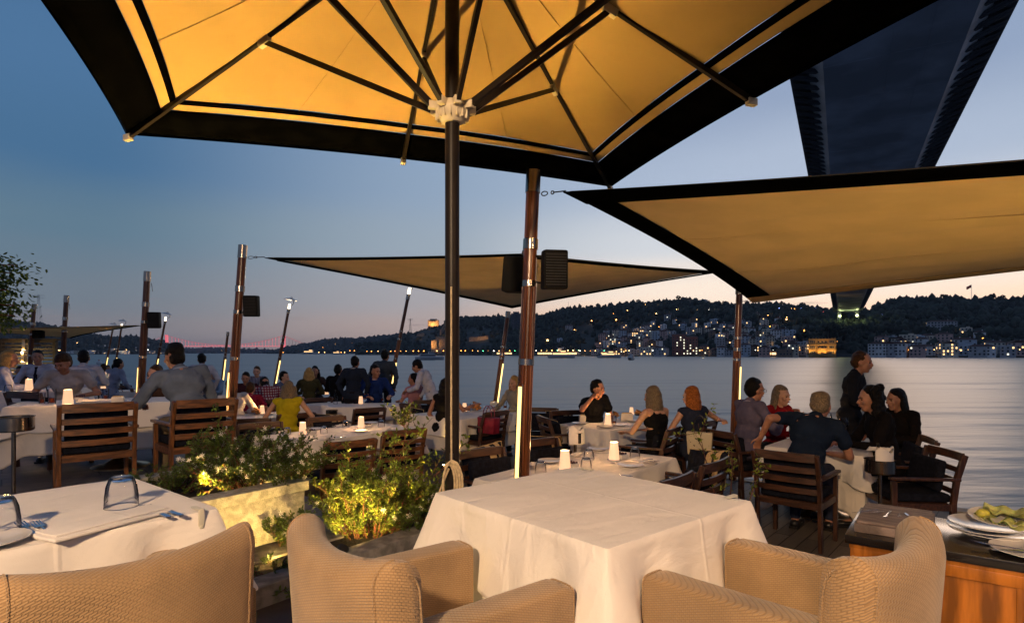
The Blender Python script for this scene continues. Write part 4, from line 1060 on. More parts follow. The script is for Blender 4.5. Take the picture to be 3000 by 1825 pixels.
# ================================================================ shade sails
def catenary_quad(P, sag, n=34):
    P = [Vector(p) for p in P]; c = sum(P, Vector()) / 4
    def pt(u, v):
        # edges pulled inwards
        a = P[0].lerp(P[1], u); b = P[3].lerp(P[2], u); q = a.lerp(b, v)
        s = 1 - sag * (4 * u * (1 - u) * (2 * v - 1) ** 2 + 4 * v * (1 - v) * (2 * u - 1) ** 2)
        return c + (q - c) * s
    return pt
def sail(name, P, label, sag=.1, band=.16, m=sailcloth, pale=None):
    pt = catenary_quad(P, sag); o0 = sum([Vector(p) for p in P], Vector()) / 4
    r = empty(name, o0, 0, label, 'shade sail', 'shade sails over the terrace')
    L1 = (Vector(P[1]) - Vector(P[0])).length; L2 = (Vector(P[3]) - Vector(P[0])).length
    bu, bv = band / L1, band / L2; N_ = 40
    nz = lambda u, v: min(1, 14 * max(0, min(u - bu, v - bv, 1 - bu - u, 1 - bv - v))) * Vector((0, 0, .022 * math.sin(30 * v + 6 * math.sin(3 * u)) * (1 - u) ** 2 + .035 * noise.noise(Vector((u * 3, v * 26, 1)))))
    cu, cv_ = bu * .12, bv * .12; us = [cu + (1 - 2 * cu) * i / N_ for i in range(N_ + 1)]; vs_ = [cv_ + (1 - 2 * cv_) * i / N_ for i in range(N_ + 1)]
    mb = MB(); mb.add([pt(u, v) - o0 + nz(u, v) for u in us for v in vs_], [(i * (N_ + 1) + j, (i + 1) * (N_ + 1) + j, (i + 1) * (N_ + 1) + j + 1, i * (N_ + 1) + j + 1) for i in range(N_) for j in range(N_)])
    ob = mb.obj('cloth', m, r, smooth=True)
    for vq in (.34, .67):
        mb = MB(); mb.tube([pt(bu + (1 - 2 * bu) * q / 40, vq) - o0 + nz(bu + (1 - 2 * bu) * q / 40, vq) + Vector((0, 0, -.003)) for q in range(41)], .003, 4); mb.obj('seam', m, ob)
    wob = lambda k: .012 * (1 + math.sin(k * 3.1)) 
    for bi, (ua, ub, va, vb) in enumerate(((0, 1, 0, bv), (0, 1, 1 - bv, 1), (0, bu, bv, 1 - bv), (1 - bu, 1, bv, 1 - bv))):
        mb = MB(); mb.grid(lambda i, j: pt(ua + (ub - ua) * i, va + (vb - va) * j) - o0 + Vector((0, 0, -.016)), 34, 8 if bi < 2 else 34)
        ob = mb.obj('hem' if bi == pale else 'border', m if bi == pale else blackcloth, r, smooth=True); md = ob.modifiers.new('s', 'SOLIDIFY'); md.thickness = .008
    return r, pt
def tie(a, b, r, parent_loc):
    a, b = Vector(a), Vector(b); d = (b - a); mb = MB(); off = parent_loc
    shackle(mb, a - off, min(.1, d.length * .4), .016, .0045, d); q = a + d * .38
    shackle(mb, q - off, .05, .012, .005, d); mb.tube([q + d * .1 - off, b - off], .006, 6)
    mb.obj('tie_fitting', chrome, r)
mt = MASTS[0][1]
P1 = atY(1650, 556, 4.75); P2 = atY(2205, 884, 7.75)
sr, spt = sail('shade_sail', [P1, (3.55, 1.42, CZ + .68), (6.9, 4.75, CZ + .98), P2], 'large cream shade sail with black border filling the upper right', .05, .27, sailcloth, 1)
tie(Vector((mt.x, mt.y, mt.z)) + Vector((.06, .02, -.17)), P1 + Vector((.02, 0, -.01)), sr, sr.location)
tie(atY(2168, 882, 8.12), P2, sr, sr.location)
M1 = atY(775, 753, 7.7); M2 = atY(2110, 793, 8.3); M3 = atY(1500, 900, 11.3); M4 = atY(1530, 742, 5.0)
sm, _ = sail('shade_sail', [M1, M4, M2, M3], 'middle shade sail seen from below between the second mast and the quay', .045, .15)
m1 = MASTS[1][1]; tie(m1 + Vector((.06, 0, -.16)), M1, sm, sm.location); tie(M4, ax(m0, M4.z), sm, sm.location)
L1_ = atY(413, 952, 9.7)
sl, _ = sail('shade_sail', [L1_, (-19.5, 26.0, CZ + .66), (-27, 23.5, CZ + 1.3), (-15.2, 15.8, CZ + .62)], 'low shade sail at the far left behind the bare masts', .05, .16)

# ================================================================ big square parasol
PZ = CZ
pole_p = Vector((-.275, 2.70, 0)); ze = CZ + 1.42; za = CZ + 2.13
cA, cB = atY(370, 385, 3.763), atY(1790, 540, 4.944)
cA.z = cB.z = ze
ex = (cB - cA).normalized(); ey = Vector((ex.y, -ex.x, 0)); side = (cB - cA).length
cC, cD = cB + ey * side, cA + ey * side
r = empty('parasol', pole_p + Vector((0, 0, UP)), 0, 'giant square parasol with amber lit canvas, black border and central pole', 'parasol')
o0 = r.location.copy(); apex = Vector((pole_p.x, pole_p.y, za))
cor = [cA, cB, cC, cD]
CS = side * .5
def edge_pt(k, u, f=1.0):   # point of the (slightly concave) outline, scaled towards the apex
    a, b = cor[k], cor[(k + 1) % 4]; p = a.lerp(b, u); mid = (a + b) / 2
    inw = (Vector((apex.x, apex.y, ze)) - mid); inw.z = 0; p = p + inw * .045 * 4 * u * (1 - u) - Vector((0, 0, -.015 * 4 * u * (1 - u)))
    return apex.lerp(p, f) - Vector((0, 0, .05 * math.sin(math.pi * f)))
def panel(mb, k, f0, f1, dz=0, nu=36, nv=14):
    mb.grid(lambda u, v: edge_pt(k, u, f0 + (f1 - f0) * v) - o0 + Vector((0, 0, .006 * noise.noise(Vector((u * 9 + k, v * 9, 3))) * (dz == 0) + dz - (.035 * abs(math.sin(2 * math.pi * u)) * (-(1 - (f0 + (f1 - f0) * v)) * .6)))), nu, nv)
for k in range(4):
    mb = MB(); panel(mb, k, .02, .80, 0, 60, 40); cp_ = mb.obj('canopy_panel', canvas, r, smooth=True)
    for uu in (.25, .75):
        mb = MB(); mb.tube([edge_pt(k, uu, f) - o0 + Vector((0, 0, -.004 + .035 * (1 - f) * .6)) for f in [.03 + .77 * q / 16 for q in range(17)]], .0028, 4); mb.obj('seam', canvas, cp_)
    mb = MB(); panel(mb, k, .80, .822, -.002, 36, 2); panel(mb, k, .858, 1.0, -.002, 36, 4); ob = mb.obj('black_border', blackcloth, r, smooth=True)
    mb = MB(); panel(mb, k, .822, .858, 0, 36, 3); mb.obj('canopy_stripe', canvas, r, smooth=True)
    md = ob.modifiers.new('s', 'SOLIDIFY'); md.thickness = .006
    # drop border hanging a hand's width at the edge
    mb = MB(); mb.grid(lambda u, v: edge_pt(k, u, 1.0) - o0 + Vector((0, 0, -.02 * v - .004)), 36, 3); mb.obj('valance', blackcloth, r, smooth=True)
Hz = CZ + 1.113
mb = MB(); mb.lathe([(.033, 0), (.033, za - o0.z)], 24); mb.obj('pole', alu, r, smooth=True)
mb = MB(); mb.lathe([(.045, Hz - .06 - o0.z), (.07, Hz - .03 - o0.z), (.078, Hz - o0.z), (.06, Hz + .035 - o0.z), (.036, Hz + .04 - o0.z)], 24)
for k in range(8):
    a = math.atan2(ex.y, ex.x) + k * math.pi / 4 + .0; mb.box((math.cos(a) * .085, math.sin(a) * .085, Hz + .012 - o0.z), (.05, .03, .035), rz=a)
for k in range(16):
    a = k * math.pi / 8; mb.box((math.cos(a) * .07, math.sin(a) * .07, Hz - .02 - o0.z), (.018, .006, .05), rz=a)
mb.obj('runner_hub', bone, r, bevel=.003)
for k in range(4):
    for u, fj in ((0, .49), (.5, .47)):
        e = edge_pt(k, u) if u == 0 else edge_pt(k, .5)
        dn = Vector((0, 0, -.05))
        mb = MB(); mb.bar(apex + dn - o0, e + dn * .9 - o0, .022, .034); rb_ = mb.obj('rib', alu, r)
        j = apex.lerp(e, fj) + dn * 1.6; d = (Vector((j.x, j.y, 0)) - Vector((pole_p.x, pole_p.y, 0))).normalized()
        h0 = Vector((pole_p.x, pole_p.y, Hz + .015)) + d * .10
        mb = MB(); mb.bar(h0 - o0, j - o0, .02, .028); st_ = mb.obj('strut', alu, r)
        mb = MB(); mb.bar(j - o0 - (e - apex).normalized() * .03 + Vector((0, 0, .012)), j - o0 + (e - apex).normalized() * .05 + Vector((0, 0, .012)), .03, .05); mb.obj('joint', bone, st_, bevel=.004)
        mb = MB(); mb.bar(e + dn * .9 - o0 - d * .05, e + dn * .9 - o0 + d * .01, .034, .04); mb.obj('rib_cap', bone, rb_, bevel=.004)
mb = MB(); mb.lathe([(.3, 0), (.3, .05), (.06, .09), (.04, .3)], 24); mb.obj('base', black, r, smooth=True)
# rope coiled on its cleat
r = empty('rope', pole_p + Vector((.0, -.04, CZ - .6)), 0, 'cream rope coiled on a cleat of the parasol pole', 'rope')
mb = MB(); 
for k in range(4):
    w = .026 + k * .006; pts = [(math.sin(a) * w + (k - 1.5) * .006, -.012 - .004 * k, .11 + math.cos(a) * (.088 + .006 * k) - .1) for a in [2 * math.pi * q / 16 for q in range(16)]]
    mb.tube(pts, .0055, 6, closed=True)
mb.tube([(0, 0, .9), (.0, -.002, .3), (.002, -.01, .09)], .0045, 6)
mb.tube([(-.01, -.015, .08), (-.05, -.015, -.02), (-.06, -.015, -.09), (-.1, -.02, -.13), (-.085, -.02, -.145), (-.055, -.02, -.12)], .005, 6)
mb.tube([(-.03, -.02, .09), (0, -.03, .115), (.03, -.02, .09)], .006, 6)
mb.obj('coil', rope_m, r, smooth=True)
mb = MB(); mb.box((0, .0, .12), (.018, .02, .05)); mb.obj('cleat', black, r, bevel=.003)

# ================================================================ wooden armchairs on the terrace
def wood_chair(m, stripe=False):
    mx_ = wood_x if m is wood else wood_dk_x
    r = empty('wooden_armchair')
    W, Dp, H = .58, .54, .86
    for s in (-1, 1):
        x = s * (W / 2 - .02)
        mb = MB(); pts = [(x, -.22, 0), (x, -.235, .25), (x, -.24, .44), (x, -.27, .65), (x, -.335, H)]
        for a, b in zip(pts, pts[1:]):
            a, b = Vector(a), Vector(b); mb.bar(a - (b - a) * .02, b, .034, .05, up=(0, 1, 0))
        mb.obj('rear_leg', m, r, bevel=.004, segs=1)
        mb = MB(); mb.bar((x, .24, 0), (x, .25, .62), .036, .046, up=(0, 1, 0)); mb.obj('front_leg', m, r, bevel=.004, segs=1)
        mb = MB(); mb.bar((x * 1.02, -.29, .645), (x * 1.04, .29, .645), .05, .026); mb.obj('armrest', m, r, bevel=.006)
    mb = MB()
    for k, (z, h) in enumerate(((.835, .075), (.72, .05), (.625, .05), (.53, .05))):
        yb = -.24 - .095 * max(0, (z - .44)) / .42 - .004
        mb.grid(lambda u, v: ((u - .5) * (W - .075), yb - .025 * (1 - (2 * u - 1) ** 2) + (-.011 if v < .5 else .011) * (1 if .25 <= v < .75 else 1), z + (h / 2 if (v < .25 or v > .70) else -h / 2)), 11, 4, cv=True)
    mb.obj('backrest', mx_, r)
    mb = MB()
    mb.bar((-W / 2 + .03, -.235, .40), (W / 2 - .03, -.235, .40), .03, .06); mb.bar((-W / 2 + .03, .245, .40), (W / 2 - .03, .245, .40), .03, .06)
    for s in (-1, 1): mb.bar((s * (W / 2 - .022), -.22, .40), (s * (W / 2 - .022), .24, .40), .028, .06)
    mb.box((0, 0, .425), (W - .08, .46, .012)); mb.obj('seat_frame', mx_, r)
    mb = MB(); mb.box((0, .005, .47), (W - .09, .49, .075)); mb.obj('seat_cushion', navy, r, bevel=.028, segs=3)
    mb = MB(); mb.box((0, -.235, .65), (W - .12, .07, .28), Matrix.Translation((0, -.005, .0)) @ Matrix.Translation((0, -.235, .65)) @ Matrix.Rotation(.17, 4, 'X') @ Matrix.Translation((0, .235, -.65)) @ Matrix.Translation((0, .075, 0))); mb.obj('back_cushion', navy, r, bevel=.03, segs=3)
    return r
chair_p = {'w': wood_chair(wood), 'd': wood_chair(wood_dk)}
used = {'w': False, 'd': False}
GC = 'wooden armchairs round the terrace tables'
def place_chair(px, py, zf, face, label, m='d', back=True, Y=None, s=1.0):
    """px,py: middle of the top rail in the photo; zf floor level; face: heading of the sitter"""
    f = Vector((face[0], face[1], 0)).normalized()
    p = at(px, py, zf + .86 * s) if Y is None else Vector(((px - 1500) / F * Y, Y, 0))
    loc = Vector((p.x, p.y, zf)) + f * .335 * s
    rz = math.atan2(f.y, f.x) - math.pi / 2
    if not used[m]: o = chair_p[m]; used[m] = True; o.location = loc; o.rotation_euler = (0, 0, rz); tag(o, label, 'chair', GC)
    else: o = copy_tree(chair_p[m], loc, rz, label, GC)
    o['category'] = 'chair'
    if s != 1: o.scale = (s, s, s)
    return loc, rz
V_ = (-.65, .76); NV = (.65, -.76); U_ = (.68, .73); NU = (-.68, -.73)
CH = {}
CH['e1'] = place_chair(290, 1184, UP, V_, 'empty wooden armchair nearest the stone planter at the left table, frontal back', 'w')
CH['e2'] = place_chair(605, 1172, UP, (-.72, .70), 'wooden armchair holding the man in the blue-grey shirt', 'w')
CH['e3'] = place_chair(1030, 1292, 0, V_, 'brown armchair with armrest behind the flowering bush, left of the pair at the middle table', 'w')
CH['e4'] = place_chair(1188, 1260, 0, V_, 'brown armchair right of the pair behind the flowering bush', 'w')
CH['e5'] = place_chair(760, 1240, 0, NV, 'armchair across the middle table, left of the two facing us')
CH['e6'] = place_chair(955, 1222, 0, NV, 'armchair across the middle table, right of the two facing us')
CH['e7'] = place_chair(870, 1212, 0, V_, 'dark armchair under the woman in the yellow top')
CH['e8'] = place_chair(728, 1228, 0, (-.4, .9), 'dark armchair of the guest in the white sweater')
CH['e9'] = place_chair(935, 1166, 0, V_, 'dark armchair of the long haired blonde woman')
CH['e11'] = place_chair(1200, 1184, 0, U_, 'armchair with striped cushion at the left end of the table beside the parasol pole')
CH['e12'] = place_chair(1255, 1174, 0, (-.2, -1), 'armchair on the water side of the table left of the parasol pole')
CH['e13'] = place_chair(1455, 1206, 0, (-.72, .6), 'armchair with the red handbag left of the thickest mast')
CH['e14'] = place_chair(1585, 1196, 0, (-.2, -1), 'armchair on the water side just right of the thickest mast')
CH['e15'] = place_chair(1590, 1222, 0, (.85, .2), 'armchair with a striped cushion left of the napkin draped bucket')
CH['e16'] = place_chair(1660, 1204, 0, (.3, -.9), 'dark armchair of the man in the black polo shirt')
CH['e17'] = place_chair(1405, 1318, 0, NV, 'armchair left of the thickest mast base holding a striped cushion')
CH['e18'] = place_chair(1572, 1290, 0, NV, 'armchair right of the thickest mast facing us with a striped cushion')
CH['e19'] = place_chair(1975, 1255, 0, (-.85, .5), 'dark armchair of the woman in the black strap top')
CH['e20'] = place_chair(2100, 1352, 0, (-.75, .65), 'empty armchair at the right end of the candlelit double table')
CH['e21'] = place_chair(1985, 1398, 0, (-.75, .65), 'armchair low behind the near table with only its top rail showing')
CH['e22'] = place_chair(2062, 1236, 0, (-.6, .8), 'dark armchair with the patterned bag hanging on it')
CH['e23'] = place_chair(2102, 1262, 0, (.9, .35), 'dark armchair of the large man with glasses')
CH['e24'] = place_chair(2297, 1326, 0, U_, 'large dark armchair in front right holding the man in the blue shirt')
CH['e25'] = place_chair(2722, 1284, 0, (-.8, .3), 'dark armchair at the far right nearest the water, farther of two')
CH['e26'] = place_chair(2770, 1318, 0, (-.95, .1), 'dark armchair at the far right edge of the deck, nearer of two')
# far left
CH['e27'] = place_chair(65, 1150, UP, (.3, .9), 'dark armchair in front of the far left table')
CH['e28'] = place_chair(560, 1166, 0, V_, 'dark armchair half hidden by the woman with long brown hair', s=1.0)
CH['e29'] = place_chair(350, 1130, 0, V_, 'dark armchair beyond the candle table at the third mast')
CH['e30'] = place_chair(1085, 1196, 0, V_, 'dark armchair in front of the man in the blue blazer')
CH['e31'] = place_chair(820, 1172, 0, V_, 'dark armchair of the bowed man in the plaid shirt')

# striped loose cushions
def pillow():
    mb = MB()
    def g(u, v):
        x, z = (u - .5) * .46, (v - .5) * .34; e = (1 - (2 * u - 1) ** 4) * (1 - (2 * v - 1) ** 4)
        return (x * (1 + .04 * (2 * v - 1) ** 2), -.075 * e ** .6, z * (1 + .05 * (2 * u - 1) ** 2))
    mb.grid(g, 20, 14); n0 = len(mb.v)
    mb.grid(lambda u, v: (g(u, v)[0], -g(u, v)[1], g(u, v)[2]), 20, 14)
    me_ = mb
    for i, f in enumerate(mb.f):
        x = sum(mb.v[q][0] for q in f) / len(f)
        if -.19 < x < -.13 or -.10 < x < -.04: mb.m[i] = 1
    ob = mb.mesh('cover', [navy, stripe_m], smooth=True, merge=True)
    r = empty('striped_cushion'); link('cover', ob, r)
    q = MB(); q.tube([g(u, v) for u, v in [(k / 20, 0) for k in range(20)] + [(1, k / 14) for k in range(14)] + [(1 - k / 20, 1) for k in range(20)] + [(0, 1 - k / 14) for k in range(14)]], .005, 5, closed=True)
    q.obj('piping', stripe_m, r, smooth=True)
    return r
pil = pillow(); first = [True]
def place_pillow(px, py, zc, rz, label, tilt=(.35, .1)):
    p = at(px, py, zc)
    if first[0]: o = pil; first[0] = False; tag(o, label, 'cushion', 'striped cushions on chairs')
    else: o = copy_tree(pil, p, 0, label, 'striped cushions on chairs')
    o['category'] = 'cushion'; o.location = p; o.rotation_euler = (tilt[0], tilt[1], rz); return o
place_pillow(1420, 1360, .70, R(49) + math.pi * .92, 'navy cushion with beige stripes left of the mast base', (.3, .12))
place_pillow(1598, 1326, .70, R(49) + math.pi * .92, 'navy cushion with beige stripes just right of the mast', (.3, -.1))
place_pillow(1612, 1258, .66, R(-60), 'navy cushion with beige stripes on the chair beside the wine bucket', (.3, .1))
place_pillow(1640, 1238, .64, R(200), 'small looking striped cushion behind the man in black', (.3, -.1))
place_pillow(1218, 1222, .66, R(-40), 'navy cushion with beige stripes left of the parasol pole', (.3, .1))
place_pillow(960, 1246, .66, R(220), 'dark cushion with a pale edge at the middle table', (.4, -.1))
place_pillow(2070, 1372, .66, R(120), 'striped cushion peeking over the near table at right', (.3, .1))

# ================================================================ tables
def ring_pts(w, d, r, n):
    pts = []
    per = []
    for i in range(n):
        u = i / n * 4; k = int(u); f = u - k
        hw, hd = w / 2, d / 2
        if k == 0: p = (-hw + w * f, -hd); nn = (0, -1); dist = min(f, 1 - f) * w
        elif k == 1: p = (hw, -hd + d * f); nn = (1, 0); dist = min(f, 1 - f) * d
        elif k == 2: p = (hw - w * f, hd); nn = (0, 1); dist = min(f, 1 - f) * w
        else: p = (-hw, hd - d * f); nn = (-1, 0); dist = min(f, 1 - f) * d
        # blend the normal at the corners
        cx = math.copysign(1, p[0]); cy = math.copysign(1, p[1]); b = max(0, 1 - dist / .07)
        N2 = Vector((nn[0], nn[1])).lerp(Vector((cx, cy)) * .7071, b * .999).normalized()
        q = Vector(p); 
        if dist < r: q = q - N2 * (r - dist) * .35
        pts.append((q, N2, dist))
    return pts
def cloth_mb(w, d, drop, seed, flare=.035, corner=.085, n=240, lift=0):
    mb = MB(); P_ = ring_pts(w, d, .008, n); rows = 20; vs = []
    ph = [seed * 1.7, seed * .9]
    for s in (0, .15, .4, .7, .9, .975):
        for (q, nn, ds) in P_: 
            x, y = q.x * s, q.y * s; vs.append((x, y, lift + .0016 * noise.noise(Vector((x * 7 + seed, y * 7, 0))) + .0008))
    for k in range(rows + 1):
        t = k / rows
        for i, (q, nn, ds) in enumerate(P_):
            cw = math.exp(-(ds / .085) ** 2); fold = math.exp(-((ds - .19) / .07) ** 2)
            a = i / n * 2 * math.pi
            wv = noise.noise(Vector((math.cos(a) * 3.5 + seed, math.sin(a) * 3.5, 0))) * .035 + .012 * math.sin(a * 11 + ph[0])
            out = .006 + flare * t ** 1.2 + corner * cw * t ** 1.1 - .055 * fold * t + wv * t * (1 - cw)
            dz = drop * (1 + .22 * cw + .015 * math.sin(a * 5 + seed)) * t
            if k == 0: out = .002; dz = 0
            if k == 1: out = .006 + out * .3
            p = q + nn * out; vs.append((p.x, p.y, lift - dz + (0 if k else .0)))
    R_ = 6 + rows + 1; fs = []
    for a in range(R_ - 1):
        for i in range(n): fs.append((a * n + i, a * n + (i + 1) % n, (a + 1) * n + (i + 1) % n, (a + 1) * n + i))
    mb.add(vs, fs); return mb
TB = {}
def table(center, ang, w, d, zf, label, under=.55, top=.27, seed=1, res=240, h=.745):
    r = empty('dining_table', (center[0], center[1], zf), ang, label, 'table', 'dining tables')
    mb = MB(); mb.box((0, 0, h - .02), (w - .01, d - .01, .03)); mb.obj('tabletop', wood_dk, r)
    mb = MB(); mb.lathe([(.0, 0.012), (.29, .0), (.29, .012), (.17, .04), (.07, .1), (.04, .16), (.04, h - .04)], 28); mb.obj('pedestal', brass, r, smooth=True)
    z = zf + h
    def cl(nm, mbx, m, lab, dz, cat):
        o = mbx.obj(nm, m, None, smooth=True); o.location = (center[0], center[1], z + dz); o.rotation_euler = (0, 0, ang)
        md = o.modifiers.new('s', 'SOLIDIFY'); md.thickness = .0025; md.offset = -1 if False else 1
        tag(o, lab, cat, 'white tablecloths'); return o
    if under: cl('tablecloth', cloth_mb(w, d, under, seed, .02, .05, res), linen2, 'long under-cloth, ' + label, .0, 'tablecloth')
    cl('top_cloth', cloth_mb(w + .016, d + .016, top, seed + 3, .045, .09, res), linen, 'white top cloth, ' + label, .006, 'tablecloth')
    return z + .010
# near table and left near table
T1c = (.292, 2.235); A1 = R(40.6)
zT1 = table(T1c, A1, .795, .85, UP, 'large bare white table in the foreground centre', .68, .27, 2, 400)
T0c = (-1.685, 1.925); A0 = R(51)
zT0 = table(T0c, A0, 1.02, .80, UP, 'set table at the lower left corner', .40, .24, 5, 400)
AU = R(49.4)
zT2 = table((-2.455, 7.08), AU, .9, .87, 0, 'set table behind the flowering bushes, nearer half', .62, .28, 3, 240)
table((-1.865, 7.78), AU, .9, .87, 0, 'set table behind the flowering bushes, farther half', .62, .28, 4, 240)
table((.335, 4.76), R(51), .92, .85, 0, 'table under the thickest mast', .5, .26, 6, 240)
table((.93, 5.50), R(51), .92, .85, 0, 'candlelit table right of the thickest mast', .5, .26, 7, 240)
table((1.38, 8.3), R(45), 1.25, .9, 0, 'laid table between the man in black and the woman in straps', .5, .26, 8, 200)
table((-.72, 9.75), R(49), 1.5, 1.2, 0, 'table behind the parasol pole with a bread bowl', .5, .28, 9, 200)
table((-2.75, 11.3), R(10), 1.5, .8, 0, 'table of the man in the blue blazer', .5, .25, 10, 160)
table((-3.85, 11.6), R(10), .8, .8, 0, 'small table with a bottle beside the standing waiter', .5, .25, 11, 160)
table((-4.05, 9.35), R(45), 1.2, .9, 0, 'table of the woman in yellow and the guest in burgundy', .45, .25, 12, 160)
table((-5.4, 13.2), R(40), 1.1, .8, 0, 'table of the striped shirt man before the water', .45, .25, 13, 120)
table((3.38, 6.35), R(48), .95, .9, 0, 'table with wine glasses at the far right group', .55, .27, 14, 200)
table((-4.5, 6.75), R(30), 1.9, .85, UP, 'long table at the left with candle and drinks', .5, .27, 15, 240)
table((-7.3, 8.7), R(20), 1.5, .85, UP, 'table at the far left edge with a frosted candle', .45, .27, 16, 160)
table((-6.1, 9.1), R(20), .9, .8, UP - .2, 'small table with candle before the third mast', .45, .27, 17, 120)
table((-10.5, 15.5), R(30), 1.1, .8, 0, 'table of the dark haired woman at the far left water side', .45, .25, 18, 100)
table((-12.2, 14.3), R(30), 1.1, .8, .1, 'lit table beyond the man with the tie', .45, .25, 19, 100)
table((-7.6, 13.6), R(30), .9, .8, 0, 'table with bottles behind the woman in brown', .45, .25, 20, 100)

# ================================================================ things on the tables
def proto_candle():
    r = empty('candle_lamp'); mb = MB(); mb.lathe([(.041, .006), (.041, .010), (.030, .138), (.027, .138), (.038, .012)], 20); mb.obj('shade', candle_m, r, smooth=True)
    mb = MB(); mb.lathe([(.05, 0), (.05, .008), (.03, .01)], 20); mb.obj('base', steel, r, smooth=True); return r
def proto_tumbler():
    r = empty('upturned_glass'); mb = MB()
    mb.lathe([(.0412, .0), (.0405, .03), (.037, .058), (.030, .078), (.026, .084), (.020, .086), (0, .086)], 32, close=True)
    mb.obj('bowl', glass, r, smooth=True)
    mb = MB(); mb.lathe([(0, .070), (.020, .071), (.0275, .074), (.0265, .081), (.020, .0845), (0, .085)], 32); mb.obj('thick_base', glass_s, r, smooth=True)
    mb = MB(); mb.tube([(.0412 * math.cos(a), .0412 * math.sin(a), .0012) for a in [6.283 * k / 32 for k in range(32)]], .0011, 6, closed=True); mb.obj('rim', glass_s, r, smooth=True); return r
def proto_plate():
    r = empty('plate'); mb = MB(); mb.lathe([(0, .004), (.05, .003), (.06, .0), (.064, 0), (.085, .010), (.105, .016), (.105, .019), (.085, .014), (.06, .007), (0, .007)], 36); mb.obj('dish', china, r, smooth=True); return r
def fork_mb(s=1.0):
    mb = MB(); mb.bar((0, -.095, .003), (0, -.03, .005), .011, .0025); mb.bar((0, -.03, .005), (0, .045, .004), .005, .003); mb.box((0, .055, .003), (.022, .02, .002))
    for k in range(4): mb.bar((-.0095 + k * .0063, .063, .003), (-.0095 + k * .0063, .105, .006), .0032, .002)
    return mb
def proto_fork(): r = empty('fork'); fork_mb().obj('body', steel, r, bevel=.0008, segs=1); return r
def proto_knife():
    r = empty('knife'); mb = MB(); mb.bar((0, -.11, .004), (0, -.005, .004), .014, .006); mb.obj('handle', steel, r, bevel=.002)
    mb = MB(); mb.bar((0, -.005, .004), (0, .10, .003), .017, .0018); mb.obj('blade', steel, r); return r
def proto_napkin():
    r = empty('folded_napkin'); mb = MB()
    mb.grid(lambda u, v: ((u - .5) * .2, (v - .5) * .09 * (1 - .25 * u), .016 + .01 * math.sin(v * 3.1) + .012 * noise.noise(Vector((u * 5, v * 4, 2)))), 16, 9)
    mb.grid(lambda u, v: ((u - .5) * .2, (v - .5) * .1 * (1 - .25 * u), .004), 16, 9)
    ob = mb.obj('fold', linen, r, smooth=True); return r
def proto_bowl():
    r = empty('snack_bowl'); mb = MB(); mb.box((0, 0, .018), (.06, .06, .034), taper=1.25); mb.obj('dish', china, r, bevel=.004)
    mb = MB()
    for k in range(16): mb.ell((rnd.uniform(-.028, .028), rnd.uniform(-.028, .028), .038 + rnd.random() * .012), (.008, .008, .008), n=7, m=5)
    mb.obj('berries', mat('dark_berries', (.03, .008, .01), .3, var=.4, vs=80), r, smooth=True); return r
def proto_wine():
    r = empty('wine_glass'); mb = MB()
    mb.lathe([(.036, 0), (.036, .002), (.006, .006), (.004, .03), (.004, .09), (.02, .105), (.038, .135), (.041, .16), (.033, .205), (.0318, .205), (.039, .16), (.036, .137), (.018, .108), (0, .1)], 24, close=True)
    mb.obj('bowl', glass, r, smooth=True); return r
def proto_bread():
    r = empty('bread_bowl'); mb = MB(); mb.lathe([(.03, 0), (.04, .006), (.065, .045), (.06, .045), (.035, .01), (0, .008)], 24); mb.obj('bowl', steel, r, smooth=True)
    mb = MB()
    for k in range(6): mb.box((rnd.uniform(-.03, .03), rnd.uniform(-.03, .03), .05 + rnd.random() * .03), (.06, .05, .02), Matrix.Rotation(rnd.uniform(-.7, .7), 4, 'X') @ Matrix.Rotation(rnd.uniform(-.5, .5), 4, 'Y'), rz=rnd.random() * 3)
    mb2 = mb.obj('bread', mat('toasted_bread', (.42, .18, .05), .8, var=.3, vs=30, bump=.4, bs=80), r, bevel=.004); return r
def proto_bottle():
    r = empty('bottle'); mb = MB(); mb.lathe([(.036, 0), (.037, .01), (.037, .15), (.03, .18), (.013, .21), (.012, .27)], 20); mb.obj('body', glass, r, smooth=True)
    mb = MB(); mb.lathe([(.0135, .25), (.0135, .28), (0, .28)], 14); mb.obj('cap', black, r, smooth=True); return r
def proto_drink():
    r = empty('drink_glass'); mb = MB(); mb.lathe([(.03, 0), (.034, .13), (.032, .13), (.028, .008), (0, .008)], 24); mb.obj('glass', glass, r, smooth=True)
    mb = MB(); mb.lathe([(0, .009), (.0278, .009), (.029, .05), (0, .05)], 20); mb.obj('drink', mat('amber_drink', (.14, .03, .006), .1), r, smooth=True); return r
def proto_menu():
    r = empty('menu_box'); mb = MB(); mb.box((0, 0, .045), (.15, .05, .09), taper=.96); mb.obj('holder', china, r, bevel=.004)
    mb = MB(); mb.box((0, 0, .07), (.12, .02, .06)); mb.obj('sachets', stripe_m, r); return r
def proto_grinder():
    r = empty('pepper_grinder'); mb = MB(); mb.lathe([(.024, 0), (.024, .02), (.017, .05), (.022, .09), (.012, .105), (.018, .125), (.014, .142), (0, .148)], 18); mb.obj('body', steel, r, smooth=True); return r
PR = {'candle': (proto_candle, 'candle lamp', 'candle lamps on the tables'), 'glass': (proto_tumbler, 'glass', 'upturned glasses on the tables'), 'plate': (proto_plate, 'plate', 'plates'),
      'fork': (proto_fork, 'fork', 'forks'), 'knife': (proto_knife, 'knife', 'knives'), 'napkin': (proto_napkin, 'napkin', 'folded napkins'), 'bowl': (proto_bowl, 'bowl', 'snack bowls'),
      'wine': (proto_wine, 'wine glass', 'wine glasses'), 'bread': (proto_bread, 'bread bowl', 'bread bowls'), 'bottle': (proto_bottle, 'bottle', 'bottles'), 'drink': (proto_drink, 'drink', 'drinks'),
      'menu': (proto_menu, 'holder', 'table holders'), 'grinder': (proto_grinder, 'grinder', 'grinders')}
PO = {}
